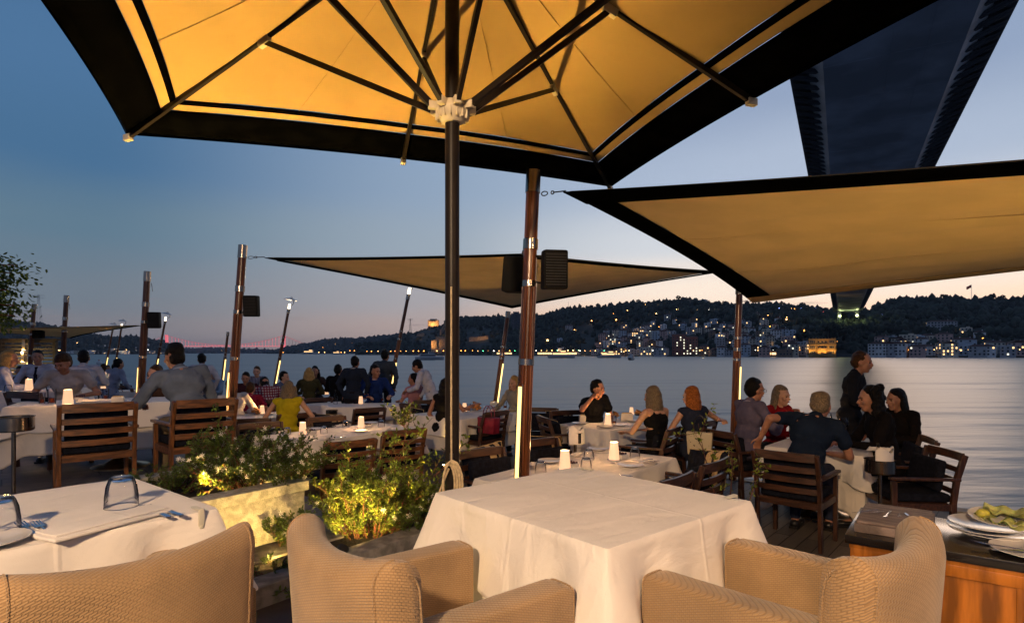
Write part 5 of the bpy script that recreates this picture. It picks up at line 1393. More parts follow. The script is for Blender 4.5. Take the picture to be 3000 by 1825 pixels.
def item(kind, px, py, zt, label, rz=0, s=1, rx=0):
    fn, cat, grp = PR[kind]; p = at(px, py, zt)
    if kind not in PO: PO[kind] = fn(); o = PO[kind]; tag(o, label, cat, grp); o.location = p; o.rotation_euler = (rx, 0, rz)
    else: o = copy_tree(PO[kind], p, rz, label, grp); o.rotation_euler = (rx, 0, rz)
    o['category'] = cat
    o.scale = (s, s, s)
    return o
z0 = .757; zu = UP + .757
def cl_light(p, e=2.2, k=2.4): lamp('candle_light', 'POINT', (p.x, p.y, p.z + .19), e * k, (1, .52, .2), .03)
# left near table
item('glass', 356, 1484, zT0, 'large upturned tumbler near the back corner of the left near table', 0, 1.28)
item('glass', -2, 1560, zT0, 'upturned tumbler cut by the left edge of the photo', 0, 1.28)
item('fork', 90, 1557, zT0 + .002, 'left one of two forks on the near left table', R(52), 1.25)
item('fork', 132, 1556, zT0 + .002, 'right one of two forks, half under the folded napkin', R(50), 1.25)
item('knife', 478, 1496, zT0 + .004, 'knife under the napkin end nearer the clip', R(55), 1.15)
item('knife', 452, 1499, zT0 + .004, 'knife at the napkin end nearer the tumbler', R(50), 1.15)
item('plate', -45, 1597, zT0, 'white plate at the lower left edge of the photo')
r = empty('long_napkin', at(312, 1538, zT0), R(66), 'long folded linen napkin on the left near table', 'napkin')
mb = MB(); mb.box((0, 0, .009), (.36, .125, .012)); q_ = mb.obj('fold', linen, r, bevel=.006); mb = MB(); mb.box((.004, .006, .018), (.345, .105, .005)); mb.obj('top_fold', linen, q_, bevel=.003)
clipm = mat('cloth_clip_plastic', (.6, .56, .45), .4)
def clip(p, rz, label):
    r = empty('cloth_clip', p, rz, label, 'clip', 'tablecloth clips'); mb = MB(); mb.box((0, 0, -.02), (.018, .006, .055)); mb.box((0, .03, .008), (.018, .065, .006)); mb.box((0, .0, -.05), (.012, .012, .01)); mb.obj('clamp', clipm, r, bevel=.001)
clip(at(590, 1500, zT0) + Vector((0, 0, 0)), A0 - R(90) + R(90) , 'beige tablecloth clip at the corner of the left near table')
clip(at(2125, 1452, zT1) + Vector((.03, -.02, 0)), A1 + R(90), 'beige tablecloth clip near the right corner of the bare table')
clip(at(1706, 1375, zT1), A1 + R(180), 'beige tablecloth clip at the back corner of the bare table')
# middle double table
for k, (px, py) in enumerate([(887, 1274), (1058, 1255)]):
    o = item('candle', px, py, z0, ['frosted candle lamp on the nearer half of the middle table', 'frosted candle lamp on the farther half of the middle table'][k], s=1.12); cl_light(o.location)
for px, py, l in [(841, 1274, 'left of the nearer candle'), (949, 1270, 'right of the nearer candle'), (1013, 1252, 'left of the farther candle'), (1117, 1250, 'right of the farther candle')]:
    item('glass', px, py, z0, 'upturned glass %s on the middle table' % l, s=1.1)
for px, py, l in [(866, 1290, 'at the front corner'), (925, 1258, 'between the candles'), (1055, 1265, 'at the seam'), (1087, 1240, 'at the far side')]:
    item('plate', px, py, z0, 'side plate %s of the middle table' % l, s=.95)
for px, py, l, a in [(960, 1285, 'nearest the chair', 1.0), (1140, 1261, 'at the right end', .9), (820, 1268, 'at the left corner', .3), (993, 1250, 'at the far side', .4)]:
    item('napkin', px, py, z0, 'folded napkin %s of the middle table' % l, R(50) + a)
for px, py, l in [(985, 1282, 'near the front napkin'), (1160, 1262, 'at the right end'), (985, 1252, 'left of the farther glass')]:
    item('knife', px, py, z0 + .02, 'knife %s on the middle table' % l, R(100))
item('bowl', 914, 1271, z0, 'bowl of berries beside the nearer candle', .7, 1.2); item('bowl', 1079, 1252, z0, 'bowl of berries beside the farther candle', .7, 1.1)
# right double table
for k, (px, py) in enumerate([(1655, 1377), (1799, 1348)]):
    o = item('candle', px, py, z0, ['tall frosted candle lamp right beside the thickest mast', 'tall frosted candle lamp on the plate of the right double table'][k], s=1.22); cl_light(o.location, 3)
for px, py, l in [(1584, 1385, 'just right of the thickest mast'), (1717, 1374, 'right of the mast candle'), (1725, 1347, 'left of the plated candle'), (1860, 1340, 'right of the plated candle')]:
    item('glass', px, py, z0, 'upturned glass %s' % l, s=1.18)
for px, py, l in [(1612, 1353, 'behind the mast candle'), (1753, 1318, 'at the far side of the right double table'), (1847, 1366, 'at the front right of the double table'), (1799, 1349, 'carrying the frosted candle')]:
    item('plate', px, py, z0 - (.004 if 'carrying' in l else 0), 'round white plate %s' % l, s=.62 if 'carrying' in l else 1.08)
for px, py, l, a in [(1900, 1354, 'on the right double table', .9), (1685, 1336, 'left of the far plate', .2), (1560, 1367, 'behind the thickest mast', .5)]:
    item('napkin', px, py, z0, 'cream folded napkin %s' % l, R(50) + a)
for px, py, l, a in [(1815, 1392, 'along the table seam', 60), (1900, 1352, 'on the folded napkin', 110), (1880, 1347, 'crossing the napkin', 105), (1710, 1341, 'at the left side place', 60)]:
    item('knife', px, py, z0 + (.024 if 'napkin' in l else 0), 'knife %s of the right double table' % l, R(a))
for px, py, l, a in [(1630, 1362, 'by the plate behind the mast', 60), (1768, 1328, 'by the far plate', 75), (1822, 1360, 'left tines by the front plate', 60), (1838, 1359, 'right tines by the front plate', 60), (1702, 1376, 'near the mast candle', 80)]:
    item('fork', px, py, z0, 'fork %s' % l, R(a))
item('bowl', 1822, 1344, z0, 'bowl of dark berries beside the plated candle', .6, 1.2); item('bowl', 1679, 1370, z0, 'bowl of dark berries beside the mast candle', .6, 1.1)
# table between man in black and woman
o = item('candle', 1781, 1247, z0, 'glowing candle lamp in front of the man in black', s=1.2); cl_light(o.location, 3)
item('candle', 1850, 1216, z0, 'faint candle lamp beside the woman in straps', s=.9)
item('menu', 1713, 1236, z0, 'cream menu holder in front of the man in black', .2, 1.1); item('menu', 1836, 1232, z0, 'long cream box beside the tumbler', .1, 1.2)
item('grinder', 1722, 1222, z0, 'steel pepper grinder by the man in black', 0, 1.1); item('wine', 1773, 1220, z0, 'wine glass under the raised hand of the man in black', 0, 1.05)
item('drink', 1799, 1243, z0, 'tumbler right of the glowing candle', 0, 1.0); item('bread', 1800, 1222, z0, 'bread slices behind the tumbler', 0, 1.0); item('bread', 1868, 1217, z0, 'bread basket beside the woman in straps', 0, 1.0)
for px, py, l in [(1775, 1252, 'under the glowing candle'), (1815, 1247, 'with salad beside the candle'), (1855, 1234, 'with leftovers by the woman'), (1700, 1242, 'dark platter before the man in black')]: item('plate', px, py, z0, 'plate %s' % l, 0, 1.15)
# table behind the parasol pole
item('candle', 1361, 1206, z0, 'candle lamp right of the parasol pole', s=1.05); item('drink', 1373, 1204, z0, 'tumbler beside the bread bowl'); item('bread', 1392, 1202, z0, 'steel bowl of bread right of the parasol pole', 0, 1.6)
item('plate', 1435, 1194, z0, 'plate by the bread bowl', 0, 1.2); item('drink', 1480, 1196, z0, 'tumbler near the red handbag'); item('menu', 1447, 1190, z0, 'pale box between bread bowl and handbag')
# far right table
item('wine', 2472, 1288, z0, 'tall wine glass at the right of the far right table', 0, 1.25); item('wine', 2425, 1270, z0, 'wine glass touching the grey haired man', 0, 1.2); item('wine', 2350, 1262, z0, 'wine glass before the woman in red', 0, 1.1)
item('drink', 2437, 1292, z0, 'tumbler of water on the far right table', 0, 1.0); item('plate', 2460, 1296, z0, 'plate of leftovers on the far right table', 0, 1.25); item('plate', 2468, 1282, z0, 'second plate on the far right table', 0, 1.1)
item('knife', 2462, 1312, z0, 'knife at the edge of the far right table', .5); item('bread', 2450, 1276, z0, 'bread basket on the far right table')
o = item('candle', 2420, 1268, z0, 'small candle behind the grey haired man', s=.7); cl_light(o.location, 2)
# left long table
o = item('candle', 199, 1188, zu, 'bright candle lamp on the left long table', s=1.2); cl_light(o.location, 3)
item('drink', 152, 1182, zu, 'glass of cola on the left long table', 0, 1.2); item('drink', 123, 1182, zu, 'small tea glass on the left long table', 0, .9); item('drink', 310, 1170, zu, 'water tumbler on the left long table')
item('menu', 346, 1181, zu, 'white box of wooden sticks on the left long table', .3, .8); item('napkin', 280, 1180, zu, 'crumpled napkin on the left long table', .3, 1.5); item('drink', 438, 1160, zu, 'tall glass beside the woman in brown')
item('bowl', 240, 1176, zu, 'small bowl on the left long table', 0, 1.4)
o = item('candle', 85, 1146, zu, 'bright candle lamp on the far left table', s=1.25); cl_light(o.location, 3)
item('candle', 88, 1122, zu, 'second candle lamp behind the far left one', s=1.1); item('glass', 24, 1148, zu, 'upturned glass at the far left edge', 0, 1.2); item('glass', 125, 1146, zu, 'upturned glass right of the far left candle', 0, 1.2); item('drink', 110, 1130, zu, 'tumbler before the man with the tie')
o = item('candle', 305, 1139, zu - .2, 'candle lamp on the small table before the third mast', s=1.5); cl_light(o.location, 3)
item('glass', 337, 1139, zu - .2, 'upturned glass beside that small table candle', 0, 1.4)
for px, py, z_, l in [(66, 1106, .86, 'behind the white shirted guest at far left'), (36, 1092, .86, 'of the farthest left table')]: item('candle', px, py, z_, 'tiny glowing candle lamp %s' % l, s=1.2)
# burgundy table
o = item('candle', 768, 1213, z0, 'candle lamp before the guest in burgundy', s=1.0); cl_light(o.location, 2); item('bread', 752, 1214, z0, 'wire bread basket before the guest in burgundy', 0, 1.2); item('plate', 785, 1214, z0, 'plate beside the woman in yellow'); item('wine', 733, 1200, z0, 'wine glass at the white sweater guest'); item('drink', 801, 1207, z0, 'tumbler by the woman in yellow')
o = item('candle', 957, 1156, z0, 'candle lamp behind the long haired blonde', s=1.1)
o = item('candle', 1057, 1184, z0, 'amber candle beside the standing man in the dark suit', s=1.1); item('glass', 1088, 1176, z0, 'upturned glass before the blue blazer', 0, 1.2); item('drink', 1120, 1174, z0, 'tumbler before the blue blazer'); item('bottle', 983, 1184, z0, 'clear bottle on the small waiter table', 0, 1.0)
# ================================================================ upholstered armchairs
def armchair(loc_back, face, label, W=.565):
    f = Vector((face[0], face[1], 0)).normalized(); rz = math.atan2(f.y, f.x) - math.pi / 2
    r = empty('upholstered_armchair', (loc_back[0], loc_back[1], UP), rz, label, 'armchair', 'woven upholstered armchairs')
    # back: curved slab, origin at the middle of its rear top edge, sitter looks to +Y
    T = .11; H = .85
    def sec(x, v):   # closed section: v 0..1 round the slab; x -1..1
        hw = W / 2; e = abs(x); endr = max(0, (e - .86) / .14); th = T * (1 - .0) * math.sqrt(max(.0, 1 - endr ** 2 * .96))
        top = H - .028 * (1 - e ** 2) - .05 * max(0, (e - .9) / .1) ** 2
        yb = .07 * e ** 2 + .0
        n = 24; k = v * n
        if v < .36: z = .05 + (top - .05 - T / 2) * (v / .36); y = 0; 
        elif v < .64:
            a = (v - .36) / .28 * math.pi; z = top - T / 2 + math.sin(a) * T / 2; y = th / 2 - math.cos(a) * th / 2; return (x * hw, yb + y + lean(z) + (T - th) / 2, z)
        else: z = top - T / 2 - (top - T / 2 - .05) * ((v - .64) / .36); y = th
        if v < .36: y = 0
        return (x * hw, yb + y + lean(z) + (T - th) / 2, z)
    def lean(z): return .06 * (1 - z / H) ** 1.0
    xs = [-1 + 2 * i / 30 for i in range(31)]; vv = [j / 44 for j in range(45)]
    mb = MB(); mb.add([sec(x, v) for x in xs for v in vv], [(i * 45 + j, (i + 1) * 45 + j, (i + 1) * 45 + j + 1, i * 45 + j + 1) for i in range(30) for j in range(44)])
    for s, i in ((-1, 0), (1, 30)): mb.add([sec(xs[i], v) for v in vv], [tuple(range(45))])
    bk_ = mb.obj('back', weave, r, smooth=True)
    for s in (-1, 1):
        mb = MB()
        for x, vs_ in ((s * .87, (.04, .5)), (s * .985, (.5, .98))):
            mb.tube([tuple(Vector(sec(x, vs_[0] + (vs_[1] - vs_[0]) * k / 24)) * 1.0005) for k in range(25)], .0032, 5)
        mb.obj('piping', weave, bk_, smooth=True)
        # arm
        mb = MB(); x0 = s * (W / 2 - .052)
        def arm(u, v):
            y = .10 + u * .56; top = .668 - .012 * u - .012 * max(0, (u - .94) / .06) ** 2; a = v * 2 * math.pi; w = .050
            yy = y
            q = v * 4
            if v < .3: z = .12 + (top - .026 - .12) * (v / .3); x = -w
            elif v < .7: b = (v - .3) / .4 * math.pi; z = top - .026 + max(0, math.sin(b)) ** .5 * .026; x = -math.copysign(abs(math.cos(b)) ** .55, math.cos(b)) * w
            else: z = top - .026 - (top - .146) * ((v - .7) / .3); x = w
            return (x0 + x * (1 - .05 * max(0, (u - .95) / .05) ** 2), yy, z)
        mb.grid(arm, 24, 40); mb.add([arm(1, j / 39) for j in range(40)], [tuple(range(40))]); mb.add([arm(0, j / 39) for j in range(40)], [tuple(range(40))])
        am_ = mb.obj('arm', weave, r, smooth=True)
        mb = MB(); mb.tube([tuple(Vector(arm(.985, .02 + .96 * j / 30)) + Vector((0, .004, 0))) for j in range(31)], .003, 5); mb.obj('piping', weave, am_, smooth=True)
    mb = MB(); mb.box((0, .39, .36), (W - .215, .54, .18)); mb.obj('seat', weave_flat, r, bevel=.035, segs=4)
    mb = MB(); mb.box((0, .37, .19), (W - .22, .5, .16)); mb.obj('base', weave, r, bevel=.01)
    for sx in (-1, 1):
        for y in (.12, .6): mb = MB(); mb.box((sx * (W / 2 - .07), y, .06), (.045, .045, .12), taper=1.2); mb.obj('foot', wood_dk, r)
weave_flat = mat('plain_seat_fabric', (.27, .16, .075), .9, var=.1, vs=6, bump=.25, bs=500, sheen=.2)
armchair((-.505, 1.41), (.75, .66), 'beige woven armchair in the centre foreground turned to the right')
armchair((1.02, 1.395), (-.65, .76), 'beige woven armchair at the lower right turned to the left')
armchair((-.805, 1.325), (-.76, .65), 'beige woven armchair at the lower left seen from straight behind')

# ================================================================ service cabinet with used plates
def cabinet_mat():
    m = mat('amber_veneer', (.40, .135, .018), .25, var=.5, vs=2.5, stretch=(6, 6, .7), coat=.5, bump=.15, bs=60, detail=6); return m
cabw = cabinet_mat(); ebony = mat('dark_cabinet_top', (.012, .009, .008), .25, var=.3, vs=8, coat=.4)
a_ = Vector((.80, -.60, 0)).normalized(); b_ = Vector((a_.y * -1, a_.x, 0)); cz_ = .915
cc = at(2483, 1562, cz_)
ang = math.atan2(a_.y, a_.x)
r = empty('service_cabinet', (cc.x, cc.y, 0), ang, 'amber wood service cabinet with dark top at the lower right', 'cabinet')
mb = MB(); mb.box((.62, .28, .43), (1.2, .54, .84)); 
for x in (.03, .62, 1.21): mb.box((x, .008, .42), (.05, .02, .78))
for z in (.83, .06): mb.box((.62, .004, z), (1.22, .02, .05))
cb_ = mb.obj('body', cabw, r, bevel=.004)
mb = MB(); mb.box((.62, .28, .895), (1.26, .6, .04)); mb.obj('top', ebony, r, bevel=.006)
mb = MB(); mb.box((.62, .28, .865), (1.23, .57, .03)); mb.obj('moulding', cabw, cb_, bevel=.008)
zc = .916
def on_cab(x, y, z=zc): q = Matrix.Rotation(ang, 3, 'Z') @ Vector((x, y, 0)); return Vector((cc.x + q.x, cc.y + q.y, z))
greyw = mat('grey_weathered_wood', (.17, .125, .11), .6, var=.35, vs=5, stretch=(2, 14, 2), bump=.4, bs=40)
r = empty('wooden_tray', on_cab(.17, .27), ang, 'grey wooden cutlery tray at the left end of the cabinet', 'tray')
mb = MB(); mb.box((0, 0, .02), (.30, .44, .04)); mb.obj('board', greyw, r, bevel=.004); mb = MB(); mb.box((0, 0, .046), (.28, .42, .010)); mb.obj('lid', greyw, r, bevel=.003)
for k in range(5):
    o = copy_tree(PO['fork'], on_cab(.05 + k * .045, .24 + .01 * (k % 2), zc + .056), ang + R(150 + 12 * k), '%s used fork from left, lying on the grey wooden tray' % ORD[k], 'forks'); o.rotation_euler = (.12 * (k % 2), .3, ang + R(150 + 12 * k)); o.scale = (.85, .85, .85)
leafg = mat('limp_lettuce', (.34, .36, .12), .5, var=.35, vs=20, subs=.2)
def big_plate(x, y, z, s, label, tilt=(0, 0)):
    o = copy_tree(PO['plate'], on_cab(x, y, z), 0, label, 'used dinner plates'); o.scale = (s, s, s * .9); o.rotation_euler = (tilt[0], tilt[1], 0); return o
stacks = [(.52, .35, 3), (.92, .38, 3), (.66, .12, 1), (1.08, .1, 2)]
nm = ['left stack at the back', 'right stack at the back', 'single plate at the front', 'front right stack']
for si, (x, y, n) in enumerate(stacks):
    for k in range(n): big_plate(x + rnd.uniform(-.01, .01), y, zc + .002 + k * .017, 1.42, 'used white plate, %s from bottom in the %s of the cabinet' % (ORD[k], nm[si]), (rnd.uniform(-.03, .03), rnd.uniform(-.04, .04)))
big_plate(.56, .36, zc + .075, 1.1, 'small plate tipped on top of the left stack with lettuce', (.12, -.08))
def leaf(x, y, z, s, label, seed):
    r = empty('lettuce_leaf', on_cab(x, y, z), seed, label, 'lettuce'); mb = MB()
    mb.grid(lambda u, v: ((u - .5) * .2 * s, (v - .5) * .10 * s * (1 - .6 * (2 * u - 1) ** 2), .018 + .02 * noise.noise(Vector((u * 4, v * 5, seed))) + .012 * math.sin(u * 20 + v * 4) * abs(2 * v - 1) + .02 * abs(2 * v - 1)), 26, 12)
    ob = mb.obj('blade', leafg, r, smooth=True); md = ob.modifiers.new('s', 'SOLIDIFY'); md.thickness = .002
leaf(.60, .36, zc + .085, 1.15, 'pale lettuce leaf draped over the left plate stack', 2); leaf(.56, .31, zc + .05, 1.0, 'second lettuce leaf hanging between the stacked plates', 5); leaf(.72, .12, zc + .016, .95, 'lettuce leaf on the front plate', 8)
lime = mat('cut_lemon', (.5, .45, .06), .5, var=.2, vs=60)
for x, y, z, l in [(.5, .34, zc + .10, 'lemon half on the left plate stack'), (.66, .16, zc + .03, 'lime half on the front plate')]:
    r = empty('lemon', on_cab(x, y, z), 0, l, 'lemon'); mb = MB(); mb.ell((0, 0, 0), (.028, .024, .02), n=14, m=8); mb.obj('half', lime, r, smooth=True)
for x, y, z, a, l in [(.9, .38, zc + .055, 20, 'on the right plate stack'), (.58, .1, zc + .018, 60, 'on the front plate')]:
    o = copy_tree(PO['fork'], on_cab(x, y, z), R(a), 'used fork %s' % l, 'forks'); o.rotation_euler = (.05, .05, R(a))
o = copy_tree(PO['knife'], on_cab(.62, .08, zc + .018), R(80), 'used knife on the front cabinet plate', 'knives')

# ================================================================ bucket stands and ash stand
def stand(p, zf, h, rad, dep, label, name='bucket_stand', ash=False):
    r = empty(name, (p.x, p.y, zf), 0, label, 'stand')
    mb = MB(); mb.lathe([(0, .02), (.15, .0), (.15, .012), (.05, .03), (.016, .05), (.016, h - dep)], 20); mb.obj('post', chrome, r, smooth=True)
    mb = MB(); mb.lathe([(.02, h - dep), (rad * .92, h - dep), (rad, h - dep + .01), (rad, h - .006), (rad * 1.05, h), (rad * .97, h), (rad * .95, h - dep + .02), (0, h - dep + .02)], 28); mb.obj('bowl', chrome, r, smooth=True)
    return r
def napk(p, z, label, w=.13):
    r = empty('draped_napkin', (p.x, p.y, z), .5, label, 'napkin'); mb = MB()
    mb.grid(lambda u, v: (math.sin((u - .5) * 2.6) * w, -math.cos((u - .5) * 2.6) * w * .8, .05 - .17 * v ** .9 + .025 * math.sin(u * 9) * (1 - v)), 20, 10)
    mb.grid(lambda u, v: ((u - .5) * w * 1.4, (v - .5) * w * 1.2, .05 + .015 * math.sin(u * 9 + v * 5)), 10, 10)
    ob = mb.obj('fold', linen, r, smooth=True); md = ob.modifiers.new('s', 'SOLIDIFY'); md.thickness = .004
p = atY(40, 1220, 4.9); stand(p, UP, CZ - 186 / F * 4.9 - UP, .14, .12, 'steel ash stand cut by the left edge of the photo')
p = atY(972, 1203, 10.2); stand(p, 0, .76, .10, .11, 'steel bucket stand beside the standing man in the dark suit')
p = atY(1685, 1285, 6.3); stand(p, 0, CZ - 232 / F * 6.3, .085, .12, 'steel wine bucket stand draped with napkins left of the laid table'); napk(p, CZ - 232 / F * 6.3, 'cream napkin draped over the wine bucket right of the mast', .105)
p = atY(2578, 1345, 5.15); stand(p, 0, .82, .12, .12, 'steel wine bucket stand at the far right group'); napk(p, .86, 'white napkin wrapped round the ice bucket at far right', .12)
o = copy_tree(PO['bottle'], (p.x, p.y, .72), 0, 'wine bottle neck leaning in the far right ice bucket', 'bottles'); o.rotation_euler = (.35, -.3, 0)

# ================================================================ stone planter, kerbs, soil
AV = Vector((-.60, -.80, 0)).normalized(); BV = Vector((-.80, .60, 0)).normalized()
K = Vector((-1.44, 4.08, 0))
def obox(mb, p, la, lb, z0, z1, ea=0, eb=0):
    A = [p + AV * (-ea) + BV * (-eb), p + AV * (la + ea) + BV * (-eb), p + AV * (la + ea) + BV * (lb + eb), p + AV * (-ea) + BV * (lb + eb)]
    mb.add([(q.x, q.y, z0) for q in A] + [(q.x, q.y, z1) for q in A], [(3, 2, 1, 0), (4, 5, 6, 7), (0, 1, 5, 4), (1, 2, 6, 5), (2, 3, 7, 6), (3, 0, 4, 7)])
r = empty('planter', (0, 0, 0), 0, 'pale stone planter with a coping holding the white flowering bush', 'planter')
mb = MB(); obox(mb, K, 1.1, .10, UP + .002, .80); obox(mb, K + BV * 1.0, 1.1, .10, UP + .002, .80); obox(mb, K + BV * .1, .10, .9, UP + .002, .80); obox(mb, K + BV * .1 + AV * 1.0, .10, .9, UP + .002, .80); mb.obj('wall', stone, r, bevel=.006)
mb = MB(); obox(mb, K - BV * .02, 1.12, .16, .80, .865, .02); obox(mb, K + BV * .96, 1.12, .16, .80, .865, .02); obox(mb, K + BV * .162 - AV * .02, .16, .776, .80, .865); obox(mb, K + BV * .162 + AV * .98, .16, .776, .80, .865); mb.obj('coping', stone, r, bevel=.006)
mb = MB(); obox(mb, K + BV * .1 + AV * .1, .9, .9, .6, .78); mb.obj('soil', soil, r)
r = empty('kerb', (0, 0, 0), 0, 'low grey stone kerb in front of the soil bed at lower left', 'kerb', 'grey stone kerbs'); mb = MB(); p = Vector((-1.20, 3.08, 0)) + AV * -1.5; obox(mb, p, 3.4, .16, UP + .002, .56); mb.obj('slab', stone_b, r, bevel=.006)
r = empty('kerb', (0, 0, 0), 0, 'broad grey paving kerb between the planter and the soil bed', 'kerb', 'grey stone kerbs'); mb = MB(); p = Vector((-1.36, 3.75, 0)) + AV * -.35; obox(mb, p, 2.2, .26, UP + .002, .50); mb.obj('slab', stone_b, r, bevel=.006)
mb = MB(); p = Vector((-1.34, 3.18, 0)) + AV * -2.0; obox(mb, p, 4, .42, UP + .004, UP + .035); struct('soil_bed', mb, soil)

# ---- leafy bushes
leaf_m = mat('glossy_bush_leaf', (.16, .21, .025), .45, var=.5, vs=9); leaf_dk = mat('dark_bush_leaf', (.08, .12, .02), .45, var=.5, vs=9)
for m_ in (leaf_m, leaf_dk):
    N, L, b = nodes_of(m_); out = [n for n in N if n.type == 'OUTPUT_MATERIAL'][0]
    t = N.new('ShaderNodeBsdfTranslucent'); t.inputs[0].default_value = (.12, .16, .01, 1); mx = N.new('ShaderNodeMixShader'); mx.inputs[0].default_value = .3
    L.new(b.outputs[0], mx.inputs[1]); L.new(t.outputs[0], mx.inputs[2]); L.new(mx.outputs[0], out.inputs[0])
twig_m = mat('red_brown_twig', (.09, .03, .018), .6, var=.3, vs=30); petal = mat('white_petal', (.7, .64, .6), .5)
def leaf_quads(LV, LF, p, d, l, w, rr):
    d = d.normalized(); s = d.cross(Vector((rr.random() - .5, rr.random() - .5, rr.random() + .2))).normalized(); n = s.cross(d); i = len(LV)
    LV += [p, p + d * l * .35 + s * w - n * w * .3, p + d * l * .75 + s * w * .7, p + d * l, p + d * l * .75 - s * w * .7, p + d * l * .35 - s * w - n * w * .3, p + d * l * .5 + n * w * .2]
    LF += [(i, i + 1, i + 6), (i + 1, i + 2, i + 6), (i + 2, i + 3, i + 6), (i + 3, i + 4, i + 6), (i + 4, i + 5, i + 6), (i + 5, i, i + 6)]
def bush(name, label, base, stems, leaf_l, mlf, seed, flowers=0, cat='bush', parent_off=None):
    """stems: list of (offset, tip vector, n leaves)"""
    rr = random.Random(seed); r = empty(name, base, 0, label, cat); LV = []; LF = []; tw = MB(); fl = []
    def stem(p0, tip, rad, nleaf, lvl):
        pts = []; bend = Vector((rr.uniform(-.1, .1), rr.uniform(-.1, .1), rr.uniform(-.02, .08))) * tip.length
        for k in range(7): u = k / 6; pts.append(p0 + tip * u + bend * 4 * u * (1 - u) * .5)
        tw.tube(pts, [rad * (1 - .8 * k / 6) for k in range(7)], 4)
        for k in range(nleaf):
            u = .12 + .88 * rr.random(); i = min(5, int(u * 6)); q = pts[i].lerp(pts[i + 1], u * 6 - i)
            d = (tip.normalized() * .5 + Vector((rr.gauss(0, 1), rr.gauss(0, 1), rr.gauss(.2, .7)))).normalized(); leaf_quads(LV, LF, q + d * .004, d, leaf_l * rr.uniform(.6, 1.25), leaf_l * .26, rr)
        if lvl > 0:
            for k in range(4 if lvl > 1 else 3):
                u = rr.uniform(.25, .9); i = min(5, int(u * 6)); q = pts[i].lerp(pts[i + 1], u * 6 - i)
                stem(q, (tip.normalized() * .7 + Vector((rr.gauss(0, .55), rr.gauss(0, .55), rr.gauss(.15, .4)))).normalized() * tip.length * rr.uniform(.28, .5), rad * .5, int(nleaf * .6), lvl - 1)
        else: fl.append(pts[-1])
    for off, tip, nl_ in stems: stem(Vector(off), Vector(tip), .006, nl_, 2)
    V = np.array([v[:] for v in LV]); T = np.array(LF); link('foliage', np_mesh('foliage', V, T, mlf, True), r); tw.obj('stems', twig_m, r)
    if flowers:
        rr.shuffle(fl); k = 0
        for p in fl[:flowers]:
            mb = MB()
            for j in range(rr.randint(2, 4)):
                c = p + Vector((rr.uniform(-.015, .015), rr.uniform(-.015, .015), rr.uniform(-.01, .02)))
                ax_ = Vector((rr.gauss(0, .6), rr.gauss(-.6, .5), rr.gauss(.3, .5))).normalized(); s = ax_.orthogonal().normalized(); t = ax_.cross(s)
                for q in range(5):
                    a = q * 1.2566; d = s * math.cos(a) + t * math.sin(a); e = s * math.cos(a + .5) + t * math.sin(a + .5)
                    mb.add([c, c + (d * .009 + ax_ * .003), c + (d + e) * .0095, c + (e * .009 + ax_ * .003)], [(0, 1, 2, 3)])
            mb.obj('flower', petal, r)
            k += 1
    return r
def stems_round(n, rx, ry, h, nl_, seed, spread=.5):
    rr = random.Random(seed); out = []
    for i in range(n):
        a = rr.random() * 6.28; q = rr.random() ** .5; x, y = math.cos(a) * q, math.sin(a) * q
        out.append(((x * rx * .55, y * ry * .55, 0), (x * rx * spread, y * ry * spread, h * rr.uniform(.55, 1) * (1 - .35 * q)), nl_))
    return out
# white flowering bush in the planter
bush('flowering_bush', 'dense green bush with small white flowers in the stone planter', at(735, 1440, .78) + Vector((.0, .1, 0)), stems_round(60, .36, .38, .40, 30, 11, .8), .024, leaf_dk, 11, 90)
bush('flowering_bush', 'taller leafy shoots at the left of the planter bush', at(640, 1420, .78), stems_round(16, .24, .22, .56, 28, 12, .4), .026, leaf_dk, 12, 14)
bush('ground_cover_plant', 'low lit shrub at the left end of the planter', at(500, 1437, .78), stems_round(26, .34, .26, .20, 22, 13, .7), .018, leaf_dk, 13)
# lit bush with arching shoots
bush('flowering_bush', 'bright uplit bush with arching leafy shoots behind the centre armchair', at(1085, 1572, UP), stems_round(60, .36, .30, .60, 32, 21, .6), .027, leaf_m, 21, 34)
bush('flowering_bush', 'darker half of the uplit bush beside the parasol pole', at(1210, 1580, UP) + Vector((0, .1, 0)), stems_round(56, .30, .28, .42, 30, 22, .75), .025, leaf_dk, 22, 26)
bush('flowering_bush', 'small leafy plant with a white flower at the left of the armchair back', at(862, 1618, UP), stems_round(9, .16, .14, .30, 20, 23, .6), .028, leaf_dk, 23, 4)
bush('arching_shoot', 'long arching leafy shoot reaching over the middle table chairs', at(1140, 1560, UP), [((0, 0, .3), (.15, .1, .62), 16), ((-.12, 0, .3), (.42, .1, .52), 18), ((.1, 0, .2), (.5, .05, .42), 14)], .038, leaf_m, 24, 0, 'shoot')
bush('arching_shoot', 'lime green shoot rising behind the right side of the near table', at(2070, 1560, UP) + Vector((.25, .5, 0)), [((0, 0, .1), (-.12, .1, .62), 12), ((.1, 0, .1), (.05, .1, .45), 12), ((.22, 0, 0), (.16, .1, .35), 10)], .034, leaf_m, 25, 0, 'shoot')
bush('ground_cover_plant', 'dark weeds growing in the soil bed', at(850, 1690, UP + .03), stems_round(14, .28, .22, .10, 14, 26, .8), .022, leaf_dk, 26)
